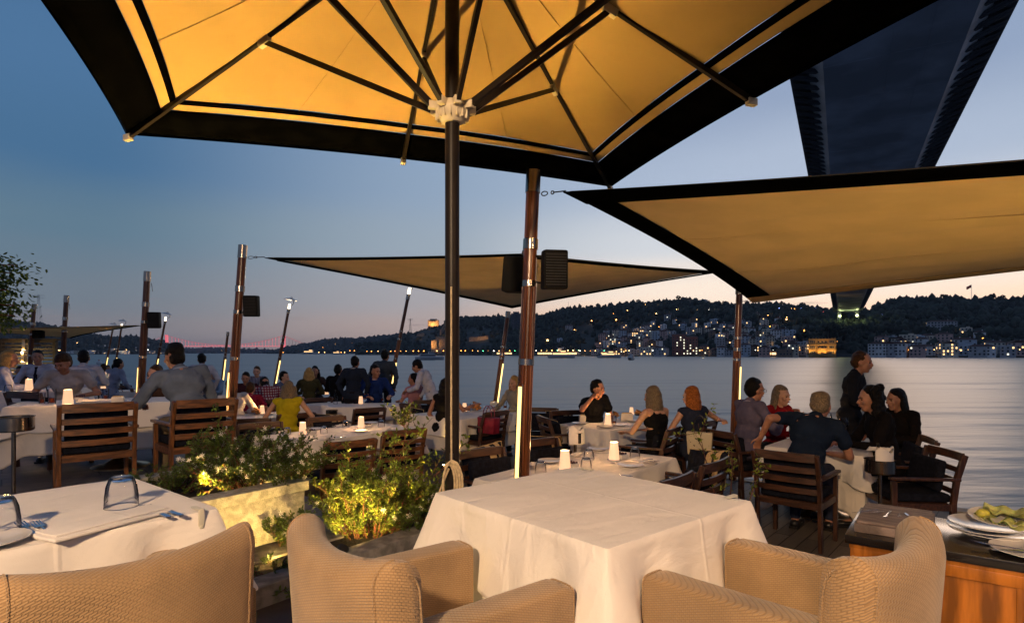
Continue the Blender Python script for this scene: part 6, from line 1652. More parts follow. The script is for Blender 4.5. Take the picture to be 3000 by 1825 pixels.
# small garden spotlights with their beams, and some added fill spots
def garden_or_fill_spot(p, tgt, e, label, cone=85):
    r = empty('garden_or_fill_spotlight', p, 0, label, 'spotlight', 'garden spotlights'); d = (Vector(tgt) - p).normalized(); r.rotation_euler = d.to_track_quat('Z', 'Y').to_euler()
    mb = MB(); mb.lathe([(.02, -.07), (.03, -.065), (.034, .0), (.036, .012), (.028, .004), (0, .004)], 18); mb.obj('housing', black, r, smooth=True)
    mb = MB(); mb.lathe([(0, .006), (.015, .006)], 18); mb.obj('lens', lens_m, r)
    lamp('garden_or_fill_light', 'SPOT', p + d * .03, e, (1, .65, .18), .02, target=tgt, cone=cone, blend=.7)
pA = at(1105, 1540, UP + .05) + Vector((0, -.02, 0)); garden_or_fill_spot(pA, pA + Vector((-.2, .1, 1)), 90, 'glowing garden spotlight at the foot of the uplit bush', 105)
pH = Vector((-1.0, 3.46, UP + .14)); garden_or_fill_spot(pH, (-1.0, 4.2, .86), 150, 'added fill spotlight for the uplit bush, hidden behind the centre armchair back', 78)  # added out of sight to light the front of the bush
pI = Vector((-1.22, 2.72, UP + .08)); garden_or_fill_spot(pI, (-.05, 1.95, .85), 26, 'garden spotlight in the bed behind the lower left armchair', 100)
pB = at(585, 1455, .80) + Vector((-.02, -.18, 0)); garden_or_fill_spot(pB, pB + Vector((.36, .0, 1)), 780, 'garden spotlight hidden in the planter greenery', 80)
pC = Vector((-1.30, 3.42, UP + .09)); garden_or_fill_spot(pC, K + AV * .5 + Vector((0, 0, .72)), 30, 'garden spotlight washing the planter wall', 120)
pJ = at(560, 1462, .80) + Vector((.12, -.2, .02)); garden_or_fill_spot(pJ, pJ + Vector((.25, .6, .35)), 60, 'small spotlight at the near side of the planter greenery', 110)
pD = Vector((.73, 9.3, .10)); garden_or_fill_spot(pD, (.25, 3.8, 3.35), 110, 'deck uplight by the water throwing the mast shadow on the parasol', 30)
pE = Vector((3.0, 3.35, .08)); garden_or_fill_spot(pE, (3.0, 4.1, 2.6), 165, 'added fill uplight out of view, brightening the large shade sail', 95)  # no known fixture: added beyond the frame to warm the sail
pF = Vector((1.15, 6.5, .08)); garden_or_fill_spot(pF, (1.0, 6.0, 2.6), 26, 'added fill uplight brightening the sails where the two meet', 130)  # invented fixture, fills the sails from below
pG = Vector((-1.02, 8.75, .08)); garden_or_fill_spot(pG, (-.8, 8.2, 2.6), 60, 'added fill uplight behind the parasol pole, brightening the middle sail', 95)  # added hidden source for the warm tone of the middle sail

# ================================================================ tree at the upper left
r = empty('tree', (-5.2, 4.55, UP), 0, 'dark leafy branches of a tree at the upper left edge', 'tree'); rr = random.Random(4); LV = []; LF = []; tw = MB()
tw.tube([(-.9, 0, 0), (-.85, 0, 1.0), (-.7, 0, 2.2), (-.6, .05, 3)], [.1, .085, .06, .04], 8)
for (px, py, ln, nb) in [(48, 778, .35, 700), (22, 850, .3, 800), (42, 895, .34, 800), (5, 765, .25, 600), (0, 890, .3, 900), (-60, 830, .4, 420), (5, 935, .2, 600), (44, 925, .2, 400), (30, 800, .2, 600), (10, 820, .2, 700)]:
    c = atY(px, py, 4.55) - Vector((-5.2, 4.55, UP)); st = Vector((-.7, 0, c.z - .05)); 
    tw.tube([st, st.lerp(c, .5) + Vector((0, 0, .08)), c], [.022, .012, .004], 5)
    for k in range(nb):
        u = rr.random() ** .6; q = st.lerp(c, .35 + .62 * u) + Vector((rr.gauss(0, .05), rr.gauss(0, .16), rr.gauss(0, .045))); d = Vector((rr.gauss(.4, .8), rr.gauss(0, .8), rr.gauss(-.5, .6)))
        leaf_quads(LV, LF, q, d, rr.uniform(.03, .055), .011, rr)
link('crown', np_mesh('crown', np.array([v[:] for v in LV]), np.array(LF), leaf_dk, True), r); tw.obj('trunk', twig_m, r)

# ================================================================ louvred shelter at the far left
slat = mat('dark_louvre_timber', (.035, .026, .018), .55, var=.3, vs=3, stretch=(1, 1, 6)); 
xL, xR, YL = atY(-160, 1000, 16.9).x, atY(163, 1000, 16.9).x, 16.9
r = empty('louvred_wall', (xL, YL, 0), 0, 'dark louvred timber wall lit by small lamps at the far left', 'wall'); W_ = xR - xL; top_ = CZ + (HZ - 993) / F * YL
mb = MB()
for k in range(20): mb.box((W_ / 2, 0, .12 + k * (top_ - .1) / 20), (W_, .03, .062), Matrix.Translation((0, 0, 0)))
mb.obj('louvres', slat, r)
for x in (0, W_ * .5, W_ - .05): mb = MB(); mb.box((x, .05, top_ / 2), (.09, .09, top_)); mb.obj('post', slat, r)
mb = MB(); mb.box((W_ / 2, .06, top_ - .02), (W_ + .1, .16, .06)); mb.obj('top_rail', slat, r)
for px, py in ((70, 1045), (73, 1010), (-20, 1050)):
    p = atY(px, py, YL - .15); q = empty('wall_lamp', p, 0, 'small box lamp glowing on the louvred wall, %s' % {1045: 'lower one', 1010: 'upper one', 1050: 'at the photo edge'}[py], 'lamp', 'wall lamps on the louvres')
    mb = MB(); mb.box((0, 0, 0), (.09, .1, .3)); mb.obj('housing', brass, q, bevel=.006); mb = MB(); mb.box((0, -.03, -.153), (.07, .05, .01)); mb.obj('lens', lamp_tube, q)
    lamp('wall_lamp_light', 'POINT', p + Vector((-.12, -.12, -.2)), 14, (1, .68, .25), .04)

# ================================================================ bags
def bag(p, rz, col, w, h, d, label, spots=False):
    r = empty('handbag', p, rz, label, 'handbag', 'handbags on chairs'); m_ = mat('bag_' + ('print' if spots else 'leather'), col, .5, var=.1, vs=30, col2=(.05, .03, .03) if spots else None, lo=.30, hi=.36) if spots else mat('bag_leather', col, .4, var=.25, vs=12)
    mb = MB(); mb.box((0, 0, 0), (w, d, h), taper=1.12); bd_ = mb.obj('body', m_, r, bevel=.015)
    for s in (-1, 1):
        mb = MB(); mb.tube([(math.cos(a) * w * .3, s * d * .25, h / 2 - .01 + math.sin(a) * h * .75) for a in [math.pi * k / 12 for k in range(13)]], .006, 6); mb.obj('handle', shoe_m if spots else m_, bd_)
bag(atY(1432, 1245, 8.75), R(-40), (.22, .012, .03), .3, .24, .14, 'red handbag resting on the armchair left of the thickest mast')
bag(atY(2050, 1298, 6.75), R(-25), (.50, .42, .28), .26, .26, .09, 'cream handbag with dark floral print hanging on the chair', True)
# ================================================================ people
def cap(mb, a, b, ra, rb, n=10):
    a, b = Vector(a), Vector(b); d = (b - a); L_ = max(d.length, 1e-4); d.normalize(); pts = []; rs = []
    for k in range(4): t = math.pi / 2 * k / 4; pts.append(a - d * ra * math.cos(t)); rs.append(max(.0005, ra * math.sin(t)))
    for k in range(5): u = k / 4; pts.append(a.lerp(b, u)); rs.append(ra + (rb - ra) * u)
    for k in range(1, 5): t = math.pi / 2 * k / 4; pts.append(b + d * rb * math.sin(t)); rs.append(max(.0005, rb * math.cos(t)))
    mb.tube(pts, rs, n)
def remesh(mb, name, m, parent, vox, wr=0, seed=0, smooth_n=2):
    me = mb.mesh(name + '_tmp', m); o = bpy.data.objects.new(name, me); COL.objects.link(o)
    md = o.modifiers.new('r', 'REMESH'); md.mode = 'VOXEL'; md.voxel_size = vox
    if smooth_n: sm_ = o.modifiers.new('s', 'SMOOTH'); sm_.factor = .5; sm_.iterations = smooth_n
    dg = bpy.context.evaluated_depsgraph_get(); ev = o.evaluated_get(dg); new = bpy.data.meshes.new_from_object(ev)
    bpy.data.objects.remove(o); bpy.data.meshes.remove(me)
    n = len(new.vertices); co = np.empty(n * 3, 'f'); new.vertices.foreach_get('co', co)
    if wr:
        no = np.empty(n * 3, 'f'); new.vertex_normals.foreach_get('vector', no); co = co.reshape(-1, 3); no = no.reshape(-1, 3)
        d = np.array([noise.noise(Vector((p[0] * 9 + seed, p[1] * 9, p[2] * 16))) + .5 * noise.noise(Vector((p[0] * 24, p[1] * 24 + seed, p[2] * 30))) for p in co.tolist()])
        co = co + no * (d[:, None] * wr); new.vertices.foreach_set('co', co.astype('f').ravel())
    new.name = name
    if not new.materials: new.materials.append(m)
    new.polygons.foreach_set('use_smooth', [True] * len(new.polygons)); new.update()
    return link(name, new, parent)
def ik(S, H, l1, l2, pole):
    S, H = Vector(S), Vector(H); d = H - S; D = min(d.length, (l1 + l2) * .995); d = d.normalized(); H = S + d * D
    a = (l1 * l1 - l2 * l2 + D * D) / (2 * D); h = math.sqrt(max(0, l1 * l1 - a * a)); p = Vector(pole); p = (p - d * p.dot(d)).normalized()
    return S + d * a + p * h, H
clothm = {}
def cm(col, v=.12, stripes=None):
    k = (tuple(col), stripes)
    if k in clothm: return clothm[k]
    m = mat('garment', col, .9, var=v, vs=9, bump=.25, bs=350); m.node_tree.nodes['Principled BSDF'].inputs['Specular IOR Level'].default_value = .1
    if stripes:
        N, L, b = nodes_of(m); tc = N.new('ShaderNodeTexCoord'); cols_ = []
        for ax_ in stripes[1]:
            w = N.new('ShaderNodeTexWave'); w.wave_type = 'BANDS'; w.bands_direction = ax_; w.inputs['Scale'].default_value = stripes[2]; L.new(tc.outputs['Object'], w.inputs['Vector']); cols_.append(w)
        old = b.inputs['Base Color'].links[0].from_socket
        for w in cols_:
            r = N.new('ShaderNodeValToRGB'); r.color_ramp.interpolation = 'CONSTANT'; r.color_ramp.elements[1].position = .62; L.new(w.outputs['Fac'], r.inputs[0])
            mx = N.new('ShaderNodeMix'); mx.data_type = 'RGBA'; L.new(r.outputs[0], mx.inputs[0]); L.new(old, mx.inputs[6]); mx.inputs[7].default_value = tuple(stripes[0]) + (1,); old = mx.outputs[2]
        L.new(old, b.inputs['Base Color'])
    clothm[k] = m; return m
def hand(mb, wrist, d, side, up, curl=.5, s=1.0):
    """palm, four bent fingers of different length and a thumb leaving the side of the palm"""
    d = Vector(d).normalized(); up = Vector(up); up = (up - d * up.dot(d)).normalized(); x = d.cross(up) * side; w = Vector(wrist)
    for k in (-1, 0, 1): cap(mb, w + x * k * .012 * s, w + d * .075 * s + x * k * .024 * s, .017 * s, .013 * s, 8)
    for k, L_ in ((-1.5, .066), (-.5, .078), (.5, .084), (1.5, .072)):
        a = w + d * .085 * s + x * k * .0195 * s; c = curl; dr = d + x * k * .05
        b = a + (dr * math.cos(c * .5) - up * math.sin(c * .5)).normalized() * L_ * .45 * s; e = b + (dr * math.cos(c) - up * math.sin(c)).normalized() * L_ * .33 * s; g = e + (dr * math.cos(c * 1.5) - up * math.sin(c * 1.5)).normalized() * L_ * .25 * s
        cap(mb, a, b, .0095 * s, .0088 * s, 7); cap(mb, b, e, .0088 * s, .008 * s, 7); cap(mb, e, g, .008 * s, .0068 * s, 7)
    t0 = w + d * .02 * s + x * .03 * s; t1 = t0 + (d * .6 + x * .8).normalized() * .038 * s; t2 = t1 + (d * .85 + x * .35 - up * .25).normalized() * .034 * s
    cap(mb, t0, t1, .0125 * s, .0105 * s, 7); cap(mb, t1, t2, .0105 * s, .008 * s, 7)
def person(loc, face, label, shirt, pants=(.012, .012, .016), hair='short', hairm=None, skin=None, pose='sit', lean=8, side_lean=0, hands=((-.16, .40, .30), (.16, .40, .30)),
           yaw=0, nod=5, sleeve='long', s=1.0, fem=False, vox=.013, stripes=None, skirt=False, bend=0, group='diners', collar=None, tie=None, glasses=False, jacket=None, seat_h=.50, strap=False, poles=None, curl=.7, detail=True):
    """hands are relative to the hip point (x right, y ahead, z up)"""
    skin = skin or skin_a; hairm = hairm or hair_k
    f = Vector((face[0], face[1], 0)).normalized(); rz = math.atan2(f.y, f.x) - math.pi / 2
    r = empty('person', loc, rz, label, 'person', None); r.scale = (s, s, s)
    sit = pose == 'sit'; hip = Vector((0, 0, seat_h + .085 if sit else .93))
    la, ls = R(lean), R(side_lean); up = Vector((math.sin(ls), math.sin(la), math.cos(la) * math.cos(ls))).normalized()
    k = .92 if fem else 1
    right = Vector((1, 0, 0)); right = (right - up * right.dot(up)).normalized(); fwd = up.cross(right)
    waist = hip + up * .17; chest = hip + up * .36 + fwd * (.0 + .02 * (bend > 0)); neck = hip + up * .515 + fwd * math.sin(R(bend)) * .08
    SW = .185 * k; sh = [chest + up * .105 - right * SW, chest + up * .105 + right * SW]
    hc = neck + (up * .13 + fwd * (.035 + math.sin(R(nod)) * .05)) ; hc.z -= .01
    HM = Matrix.Rotation(R(yaw), 4, 'Z') @ Matrix.Rotation(-R(nod), 4, 'X')
    def hp(v): return hc + HM.to_3x3() @ Vector(v)
    body = MB()
    # head with face
    body.ell(hc + Vector((0, 0, .03)), (.076 * k, .095, .098), HM, 16, 12)
    body.ell(hp((0, .022, -.03)), (.062 * k, .072, .085), HM, 14, 10); body.ell(hp((0, .055, -.088)), (.032, .032, .026), HM, 10, 8)
    cap(body, hp((0, .088, .012)), hp((0, .113, -.022)), .009, .014, 8); body.ell(hp((0, .082, .028)), (.055 * k, .02, .012), HM, 10, 6)
    body.ell(hp((0, .092, -.053)), (.024, .012, .010), HM, 10, 6)
    for q in (-1, 1): body.ell(hp((q * .077 * k, .0, -.005)), (.010, .02, .032), HM, 8, 6); body.ell(hp((q * .045, .07, -.02)), (.022, .02, .022), HM, 8, 6)
    cap(body, neck - up * .05, hc + Vector((0, 0, -.04)), .056 * k, .05 * k, 10)
    # torso
    cap(body, hip - right * .07, hip + right * .07, .105, .105); body.ell(waist, (.13 * k, .095, .14), None, 12, 8); body.ell(chest, (.165 * k, .105, .17), None, 14, 10); cap(body, sh[0] + right * .04, sh[1] - right * .04, .052, .052)
    arms = []
    for i, q in enumerate((-1, 1)):
        H = hip + Vector(hands[i]); pole = poles[i] if poles else (q * .8, -.5, -.7)
        e, H = ik(sh[i], H, .285, .255, pole); arms.append((sh[i], e, H))
        cap(body, sh[i], e, .047 * k, .037 * k); cap(body, e, H, .036 * k, .025 * k)
        hand(body, H, (H - e), q, Vector((0, 0, 1)) if abs((H - e).normalized().z) < .8 else fwd, curl)
    legs = []
    for q in (-1, 1):
        a = hip + Vector((q * .09, 0, 0))
        if sit: kn = Vector((q * .12, .42, seat_h + .05)); an = Vector((q * .13, .40 + .06 * q, .09))
        else: kn = Vector((q * .10, .03, .49)); an = Vector((q * .105, -.02, .09))
        if pose == 'walk': kn = Vector((q * .09, .12 * q + .05, .50)); an = Vector((q * .10, .26 * q - .04, .10))
        legs.append((a, kn, an)); cap(body, a, kn, .078, .055); cap(body, kn, an, .052, .035); cap(body, an + Vector((0, -.02, -.03)), an + Vector((0, .13, -.05)), .035, .03)
    bd = remesh(body, 'body', skin, r, min(vox, .0115))
    if detail:
        mb = MB()
        for q in (-1, 1): mb.ell(hp((q * .031 * k, .085, .008)), (.0125, .007, .0065), HM, 8, 6)
        mb.obj('eyes', eye_m, bd); mb = MB()
        for q in (-1, 1): cap(mb, hp((q * .016, .096, .027)), hp((q * .05, .085, .027)), .004, .003, 6)
        mb.obj('eyebrows', hairm if hair != 'bald' else hair_k, bd); mb = MB(); mb.ell(hp((0, .101, -.052)), (.021, .006, .007), HM, 10, 6); mb.obj('lips', lip_m, bd)
    if glasses:
        mb = MB()
        for q in (-1, 1): mb.tube([hp((q * .033 + .024 * math.cos(a), .108, .006 + .018 * math.sin(a))) for a in [6.283 * t / 14 for t in range(14)]], .002, 5, closed=True); mb.tube([hp((q * .057, .108, .01)), hp((q * .078, .02, .01))], .002, 5)
        mb.obj('glasses', black, r)
    # hair
    if hair != 'bald':
        mb = MB(); mb.ell(hp((0, -.018, .048)), (.084 * k, .098, .094), HM, 16, 12); mb.ell(hp((0, -.045, .0)), (.077 * k, .07, .082), HM, 12, 8)
        if hair in ('long', 'bob', 'curly'):
            n_ = 26; ln = {'long': .40, 'bob': .19, 'curly': .24}[hair]; rr = random.Random(int(loc[0] * 100))
            for t in range(n_):
                a = math.pi * (.02 + .96 * t / (n_ - 1)); x, y = math.cos(a) * .082, -math.sin(a) * .085; e_ = Vector((x * (1.35 if hair != 'curly' else 1.7), y * 1.2 - .015, -ln * rr.uniform(.8, 1.0)))
                cap(mb, hp((x, y, .04)), hp((x * 1.2, y * 1.1, -.08)), .024, .026, 7); cap(mb, hp((x * 1.2, y * 1.1, -.08)), hp((0, 0, 0)) + (HM.to_3x3() @ Vector((e_.x, e_.y, 0))) + Vector((0, 0, e_.z)), .026, .014, 7)
            if hair == 'curly':
                for t in range(60): a = rr.random() * 6.28; z_ = rr.uniform(-.15, .13); mb.ell(hp((math.cos(a) * .1, -abs(math.sin(a)) * .11 + .01, z_)), (.03, .03, .03), None, 8, 6)
        remesh(mb, 'hair', hairm, r, .011, .012 if hair != 'curly' else .018, 3, 0)
    # shirt or dress
    mb = MB(); t_ = .014
    cap(mb, hip - right * .075 + up * (.0), hip + right * .075 + up * .0, .112 + t_, .112 + t_); mb.ell(waist, (.14 * k + t_, .105 + t_, .15), None, 14, 10); mb.ell(chest, (.172 * k + t_, .112 + t_, .17 if not strap else .13), None, 14, 10)
    if not strap:
        cap(mb, sh[0] + right * .02, sh[1] - right * .02, .052 + t_, .052 + t_); cap(mb, neck - up * .07, neck - up * .015, .075, .066)
        for i in (0, 1):
            S, e, H = arms[i]
            if sleeve == 'long': cap(mb, S, e, .056 * k + t_ * .5, .043 * k + t_ * .6); cap(mb, e, e.lerp(H, .93), .043 * k + t_ * .5, .033 + t_ * .4)
            elif sleeve == 'short': cap(mb, S, S.lerp(e, .55), .056 * k + t_ * .6, .048 * k + t_)
    else:
        for q in (-1, 1): cap(mb, chest + right * q * .09 + up * .10 + fwd * .05, neck - up * .03 + right * q * .085, .010, .010, 6); cap(mb, chest + right * q * .09 + up * .10 - fwd * .06, neck - up * .03 + right * q * .085, .010, .010, 6)
    sh_ = remesh(mb, 'dress' if skirt else 'shirt', cm(shirt, .12, stripes), r, .0125, .012, loc[0], 1)
    if collar:
        mb = MB(); mb.tube([neck - up * .012 + (right * math.cos(a) * .066 + fwd * math.sin(a) * .062) + up * (.012 * -math.sin(a)) for a in [6.283 * t / 18 for t in range(18)]], .013, 7, closed=True); mb.obj('collar', cm(collar), sh_, smooth=True)
    if tie:
        mb = MB(); a_ = neck + fwd * .085 - up * .05; mb.bar(a_, chest + fwd * .135, .035, .012); mb.bar(chest + fwd * .132, waist + fwd * .125, .055, .01); mb.bar(a_ + up * .02, a_ - up * .02, .04, .03); mb.obj('tie', cm(tie), sh_, bevel=.003)
    if jacket:
        mb = MB()
        for q in (-1, 1): mb.grid(lambda u, v: neck + right * q * (.055 + .04 * v * u + .03 * v) + fwd * (.045 + .095 * math.sin(min(1, u * 1.4) * 1.4)) - up * (.01 + .30 * u), 8, 4)
        ob = mb.obj('lapels', cm(jacket), sh_, smooth=True); md = ob.modifiers.new('s', 'SOLIDIFY'); md.thickness = .006
    # trousers or skirt
    mb = MB(); cap(mb, hip - right * .075, hip + right * .075, .12, .12)
    for a, kn, an in legs:
        cap(mb, a, kn, .092, .068)
        if not skirt: cap(mb, kn, an + Vector((0, 0, .03)), .066, .05)
    if skirt and sit: cap(mb, legs[0][1], legs[1][1], .07, .07)
    if skirt and not sit: cap(mb, hip, Vector((0, 0, .55)), .15, .19)
    remesh(mb, 'skirt' if skirt else 'trousers', cm(pants), r, .0145, .011, 2, 1)
    for a, kn, an in legs:
        mb = MB(); cap(mb, an + Vector((0, -.03, -.045)), an + Vector((0, .15, -.055)), .042, .034); mb.box((an.x, an.y + .06, .012), (.075, .26, .02)); mb.obj('shoe', shoe_m, r, smooth=True)
    return r
# helper: place by head-top pixel; depth Y from the photo measure
def PP(px, Y, zf=0): return ((px - 1500) / F * Y, Y, zf)
def chair_seat(k, fw=.0):
    loc, rz = CH[k]; return (loc.x, loc.y, 0)
TBL = ((-.17, .36, .20), (.17, .36, .20))
# --- left terrace
person((CH['e2'][0].x - .02, CH['e2'][0].y, UP), (-.72, .70), 'seated man in a blue-grey shirt seen from behind, leaning over the long table', (.12, .145, .20), (.16, .12, .075), hair='short', hairm=hair_k, lean=14, side_lean=-8, hands=((-.30, .42, .16), (.10, .38, .16)), yaw=10, nod=10, s=1.06, collar=(.2, .25, .36), vox=.01)
person(PP(205, 7.55, UP), (.35, -.9), 'man in a white t-shirt facing us across the left long table, head bowed', (.42, .38, .37), hair='short', hairm=hair_b, lean=18, hands=((-.2, .34, .18), (.2, .34, .18)), yaw=-20, nod=25, sleeve='short', s=1.0)
person(PP(117, 10.2, UP), (.25, -.95), 'smiling man in a white shirt and dark tie at the far left', (.42, .42, .50), hair='short', lean=4, hands=TBL, yaw=25, nod=0, tie=(.01, .01, .02), collar=(.5, .5, .55))
person(PP(243, 9.4, UP), (-.5, .85), 'dark haired man in a white shirt seen from behind between the left masts', (.42, .43, .50), hair='short', lean=6, hands=TBL, collar=(.45, .45, .52))
person(PP(-12, 8.6, UP), (.6, .6), 'guest in a white shirt cut by the left edge of the photo', (.45, .46, .56), hair='bob', hairm=hair_y, lean=10, hands=TBL)
person(PP(466, 7.6, .25), (.15, -.98), 'woman with dark brown hair in a brown dress leaning towards the blue-grey shirt', (.055, .03, .02), hair='bob', hairm=hair_b, skin=skin_b, lean=6, hands=((-.12, .3, .2), (.12, .3, .3)), yaw=-15, fem=True, sleeve='none', s=1.0)
person(PP(590, 12.6), (-.4, .9), 'standing person in a white shirt behind the blue-grey shirted man', (.42, .42, .48), hair='short', pose='stand', hands=((-.22, .1, .0), (.22, .1, .0)), s=1.03)
person(PP(322, 12.2, 0), (.3, .9), 'standing waiter in a pale blue shirt beside the third mast', (.27, .31, .42), hair='short', pose='stand', lean=14, hands=((-.2, .3, .1), (.2, .3, .1)), s=.98)
person(PP(302, 16.2, .1), (-.4, .9), 'man in a pink-beige shirt seated with his back to us before the third mast', (.42, .33, .34), hair='short', hairm=hair_b, lean=5, hands=TBL)
person(PP(310 - 3, 19.5, 0), (.8, -.3), 'woman with long brown hair in a navy dress by the water at left', (.02, .02, .05), hair='long', hairm=hair_b, lean=8, hands=TBL, fem=True, sleeve='none')
person(PP(332, 21.5, 0), (-.3, .9), 'small figure in a white shirt by the water at left', (.5, .5, .52), hair='short', lean=5, hands=TBL, detail=False)
person(PP(272, 14.2, 0), (.2, .9), 'tall guest in a pale patterned shirt behind the white shirted man', (.36, .35, .40), hair='short', pose='stand', hands=((-.2, .25, .05), (.2, .25, .05)), s=.82, detail=False)
person(PP(60, 13.5, .1), (.5, -.8), 'distant dark haired guest under the louvred wall, left one', (.10, .07, .06), hair='short', lean=5, hands=TBL, detail=False)
person(PP(76, 13.9, .1), (.5, -.8), 'distant guest in tan under the louvred wall, right one', (.22, .17, .12), hair='short', hairm=hair_b, lean=5, hands=TBL, detail=False)
# --- middle deck
person(PP(690, 9.35), (-.35, .9), 'guest in a white sweater behind the second speaker mast', (.56, .52, .48), hair='short', lean=10, side_lean=-6, hands=TBL, yaw=-25)
person(PP(728, 10.35), (-.1, .98), 'person in a burgundy top seen from behind', (.20, .012, .035), hair='short', hairm=hair_b, lean=8, hands=TBL, s=.92, sleeve='short')
person(PP(722, 12.6), (.3, -.95), 'dark haired man in a maroon jacket facing us', (.05, .015, .02), hair='short', lean=6, hands=TBL, nod=14)
person(PP(755, 15.0), (.2, -.97), 'man in a striped shirt facing us before the water', (.25, .24, .30), hair='short', hairm=hair_b, skin=skin_b, lean=6, hands=((-.1, .3, .3), (.1, .3, .3)), stripes=((.04, .04, .08), ('X',), 9), s=1.05)
person(PP(636, 14.5), (-.4, -.9), 'bald guest in a light blue shirt left of the second speaker mast', (.2, .28, .38), hair='bald', skin=skin_b, lean=4, hands=TBL, detail=False)
person(PP(790, 11.3), (-.55, .83), 'bowed person in a red and navy plaid shirt seen from behind', (.36, .32, .34), hair='short', lean=38, nod=40, hands=((-.2, .5, .0), (.2, .5, .0)), stripes=((.16, .02, .04), ('X', 'Z'), 7), s=1.08)
person(PP(822, 12.8), (.95, -.1), 'man with reddish face in profile right of the plaid shirt', (.10, .12, .2), hair='short', skin=skin_b, hairm=hair_k, lean=4, hands=TBL)
person(PP(842, 8.5), (-.2, .98), 'woman in a yellow top and green scarf seen from behind', (.42, .34, .012), pants=(.05, .04, .03), hair='bob', hairm=hair_g, skin=skin_b, lean=8, hands=((-.3, .25, .05), (.3, .25, .1)), sleeve='none', fem=True, s=1.0, collar=(.03, .2, .06))
person(PP(905, 13.2), (-.3, .95), 'woman with very long blond hair in an olive dress seen from behind', (.05, .045, .02), hair='long', hairm=hair_y, lean=3, hands=TBL, fem=True, s=1.05)
person(PP(922, 14.4), (.4, -.9), 'woman with dark long hair behind the long haired blonde', (.03, .02, .02), hair='long', hairm=hair_k, lean=3, hands=TBL, fem=True, s=1.06)
person(PP(985, 13.6), (.2, .95), 'dark dressed guest seated left of the standing suit', (.006, .006, .008), hair='short', lean=5, hands=TBL, s=1.1)
person(PP(1034, 11.6), (.1, .99), 'standing man in a dark blue suit seen from behind', (.014, .02, .035), hair='short', pose='stand', hands=((-.2, .05, -.02), (.2, .18, .02)), collar=(.35, .35, .38), s=1.0)
person(PP(1122, 13.1), (.15, .98), 'tall standing man in a grey-blue suit behind the blue blazer', (.035, .045, .06), hair='short', pose='stand', hands=((-.22, .05, -.04), (.22, .05, -.04)), s=1.08)
person(PP(1096, 12.2), (.45, -.9), 'seated man in a bright blue blazer and pink shirt', (.012, .03, .13), hair='short', skin=skin_a, lean=4, hands=((-.2, .36, .2), (.2, .36, .2)), yaw=30, collar=(.45, .32, .34), jacket=(.012, .03, .13), s=1.12)
person(PP(1215, 11.7), (-.75, .5), 'seated man in a pink polo shirt turned to the left', (.42, .20, .22), hair='short', skin=skin_a, lean=-4, side_lean=-4, hands=((-.1, .34, .2), (.2, .3, .15)), yaw=25, sleeve='short', s=1.0)
person(PP(1268, 11.4), (-.9, .1), 'standing waiter in a white shirt bending to the left', (.48, .48, .56), hair='short', pose='stand', lean=24, hands=((-.16, .45, .1), (.2, .3, -.05)), nod=20, s=1.0)
person(PP(1300, 9.15), (.5, .8), 'woman with long dark hair in a black top partly behind the parasol pole', (.008, .007, .008), hair='long', lean=2, hands=((-.15, .1, .02), (.42, .22, .36)), fem=True, sleeve='none', s=1.0)
person(PP(1512, 10.3), (-.6, -.7), 'blond woman half hidden behind the thickest mast', (.3, .26, .2), hair='long', hairm=hair_y, skin=skin_b, lean=2, hands=TBL, fem=True, s=1.0)
# --- right deck
person(PP(1738, 8.55), (.55, -.75), 'man in a black polo shirt holding a hand to his ear', (.006, .006, .007), hair='short', lean=10, side_lean=6, hands=((-.04, .33, .14), (.24, .22, .50)), poles=((-.8, -.4, -.6), (.9, .2, -.6)), yaw=10, nod=8, sleeve='short', s=1.03, vox=.01)
person(PP(1925, 7.0), (-.55, .82), 'woman with greying blond hair in a black strap top seen from behind', (.006, .006, .008), hair='bob', hairm=hair_g, skin=skin_b, lean=3, hands=TBL, fem=True, sleeve='none', strap=True, s=1.0, vox=.01)
person(PP(2034, 7.15), (-.35, .9), 'ginger haired woman in a dark off-shoulder top resting an elbow on the chair back', (.02, .025, .05), hair='bob', hairm=hair_r, skin=skin_b, lean=2, hands=((-.2, .3, .2), (.30, -.15, .36)), poles=((-.8, -.5, -.7), (.9, -.1, -.5)), fem=True, sleeve='none', s=.99, yaw=20, vox=.01)
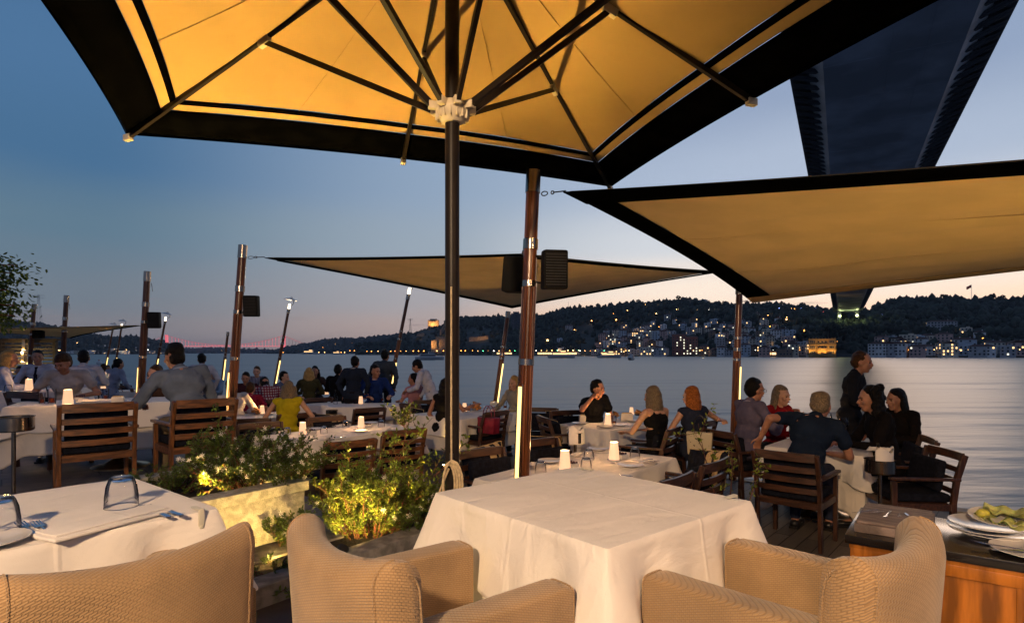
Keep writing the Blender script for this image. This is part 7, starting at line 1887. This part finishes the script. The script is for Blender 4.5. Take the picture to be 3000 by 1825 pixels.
person((CH['e23'][0].x + .08, CH['e23'][0].y + .05, 0), (.93, .2), 'large man with glasses in a lilac shirt in profile', (.11, .095, .15), (.03, .03, .03), hair='short', hairm=hair_k, lean=6, hands=((-.1, .38, .26), (.1, .36, .28)), yaw=0, glasses=True, s=1.08, vox=.01, collar=(.18, .17, .26))
person(PP(2272, 7.3), (.35, -.75), 'woman in a red top raising a glass to her mouth', (.20, .008, .012), hair='bob', hairm=hair_g, skin=skin_b, lean=4, hands=((-.1, .25, .42), (.15, .32, .2)), yaw=10, fem=True, s=1.0, vox=.01)
person((CH['e24'][0].x + .07, CH['e24'][0].y + .04, 0), (.62, .78), 'grey haired man in a dark blue shirt bending over the table, seen from behind', (.008, .015, .034), (.02, .025, .05), hair='short', hairm=hair_g, lean=24, side_lean=8, nod=22, hands=((-.36, .06, .26), (.14, .42, .12)), poles=((-.6, -.6, -.3), (.8, -.3, -.7)), s=1.08, sleeve='short', vox=.01)
person(PP(2600, 5.95), (-.8, .15), 'woman with big dark curly hair in black at the far right', (.006, .005, .006), hair='curly', lean=10, hands=((-.1, .4, .2), (.1, .4, .2)), fem=True, s=1.06, vox=.01)
person(PP(2655, 6.75), (-.85, -.1), 'dark dressed guest behind the curly haired woman', (.008, .006, .006), hair='bob', lean=8, hands=TBL, s=1.0)
person(PP(2488, 7.25), (.6, -.5), 'dark dressed waiter standing at the water side of the right group', (.010, .011, .016), hair='short', hairm=hair_b, pose='stand', hands=((-.18, .3, .1), (.18, .3, .1)), s=1.05)
# handbag phone-free; end
for o in list(bpy.data.objects):
    if o.users_collection == (): bpy.data.objects.remove(o)

# ================================================================ evening haze over the strait
mb = MB(); mb.box((0, 8200, 150), (28600, 16500, 312))
hz = mb.obj('haze', None); hz['kind'] = 'stuff'
hm = bpy.data.materials.new('evening_haze'); hm.use_nodes = True; N = hm.node_tree.nodes; L = hm.node_tree.links; N.clear()
o_ = N.new('ShaderNodeOutputMaterial'); pv = N.new('ShaderNodeVolumePrincipled'); pv.inputs['Color'].default_value = (.75, .85, 1, 1); pv.inputs['Density'].default_value = .00004; pv.inputs['Anisotropy'].default_value = .2
L.new(pv.outputs[0], o_.inputs['Volume']); hz.data.materials.clear(); hz.data.materials.append(hm)
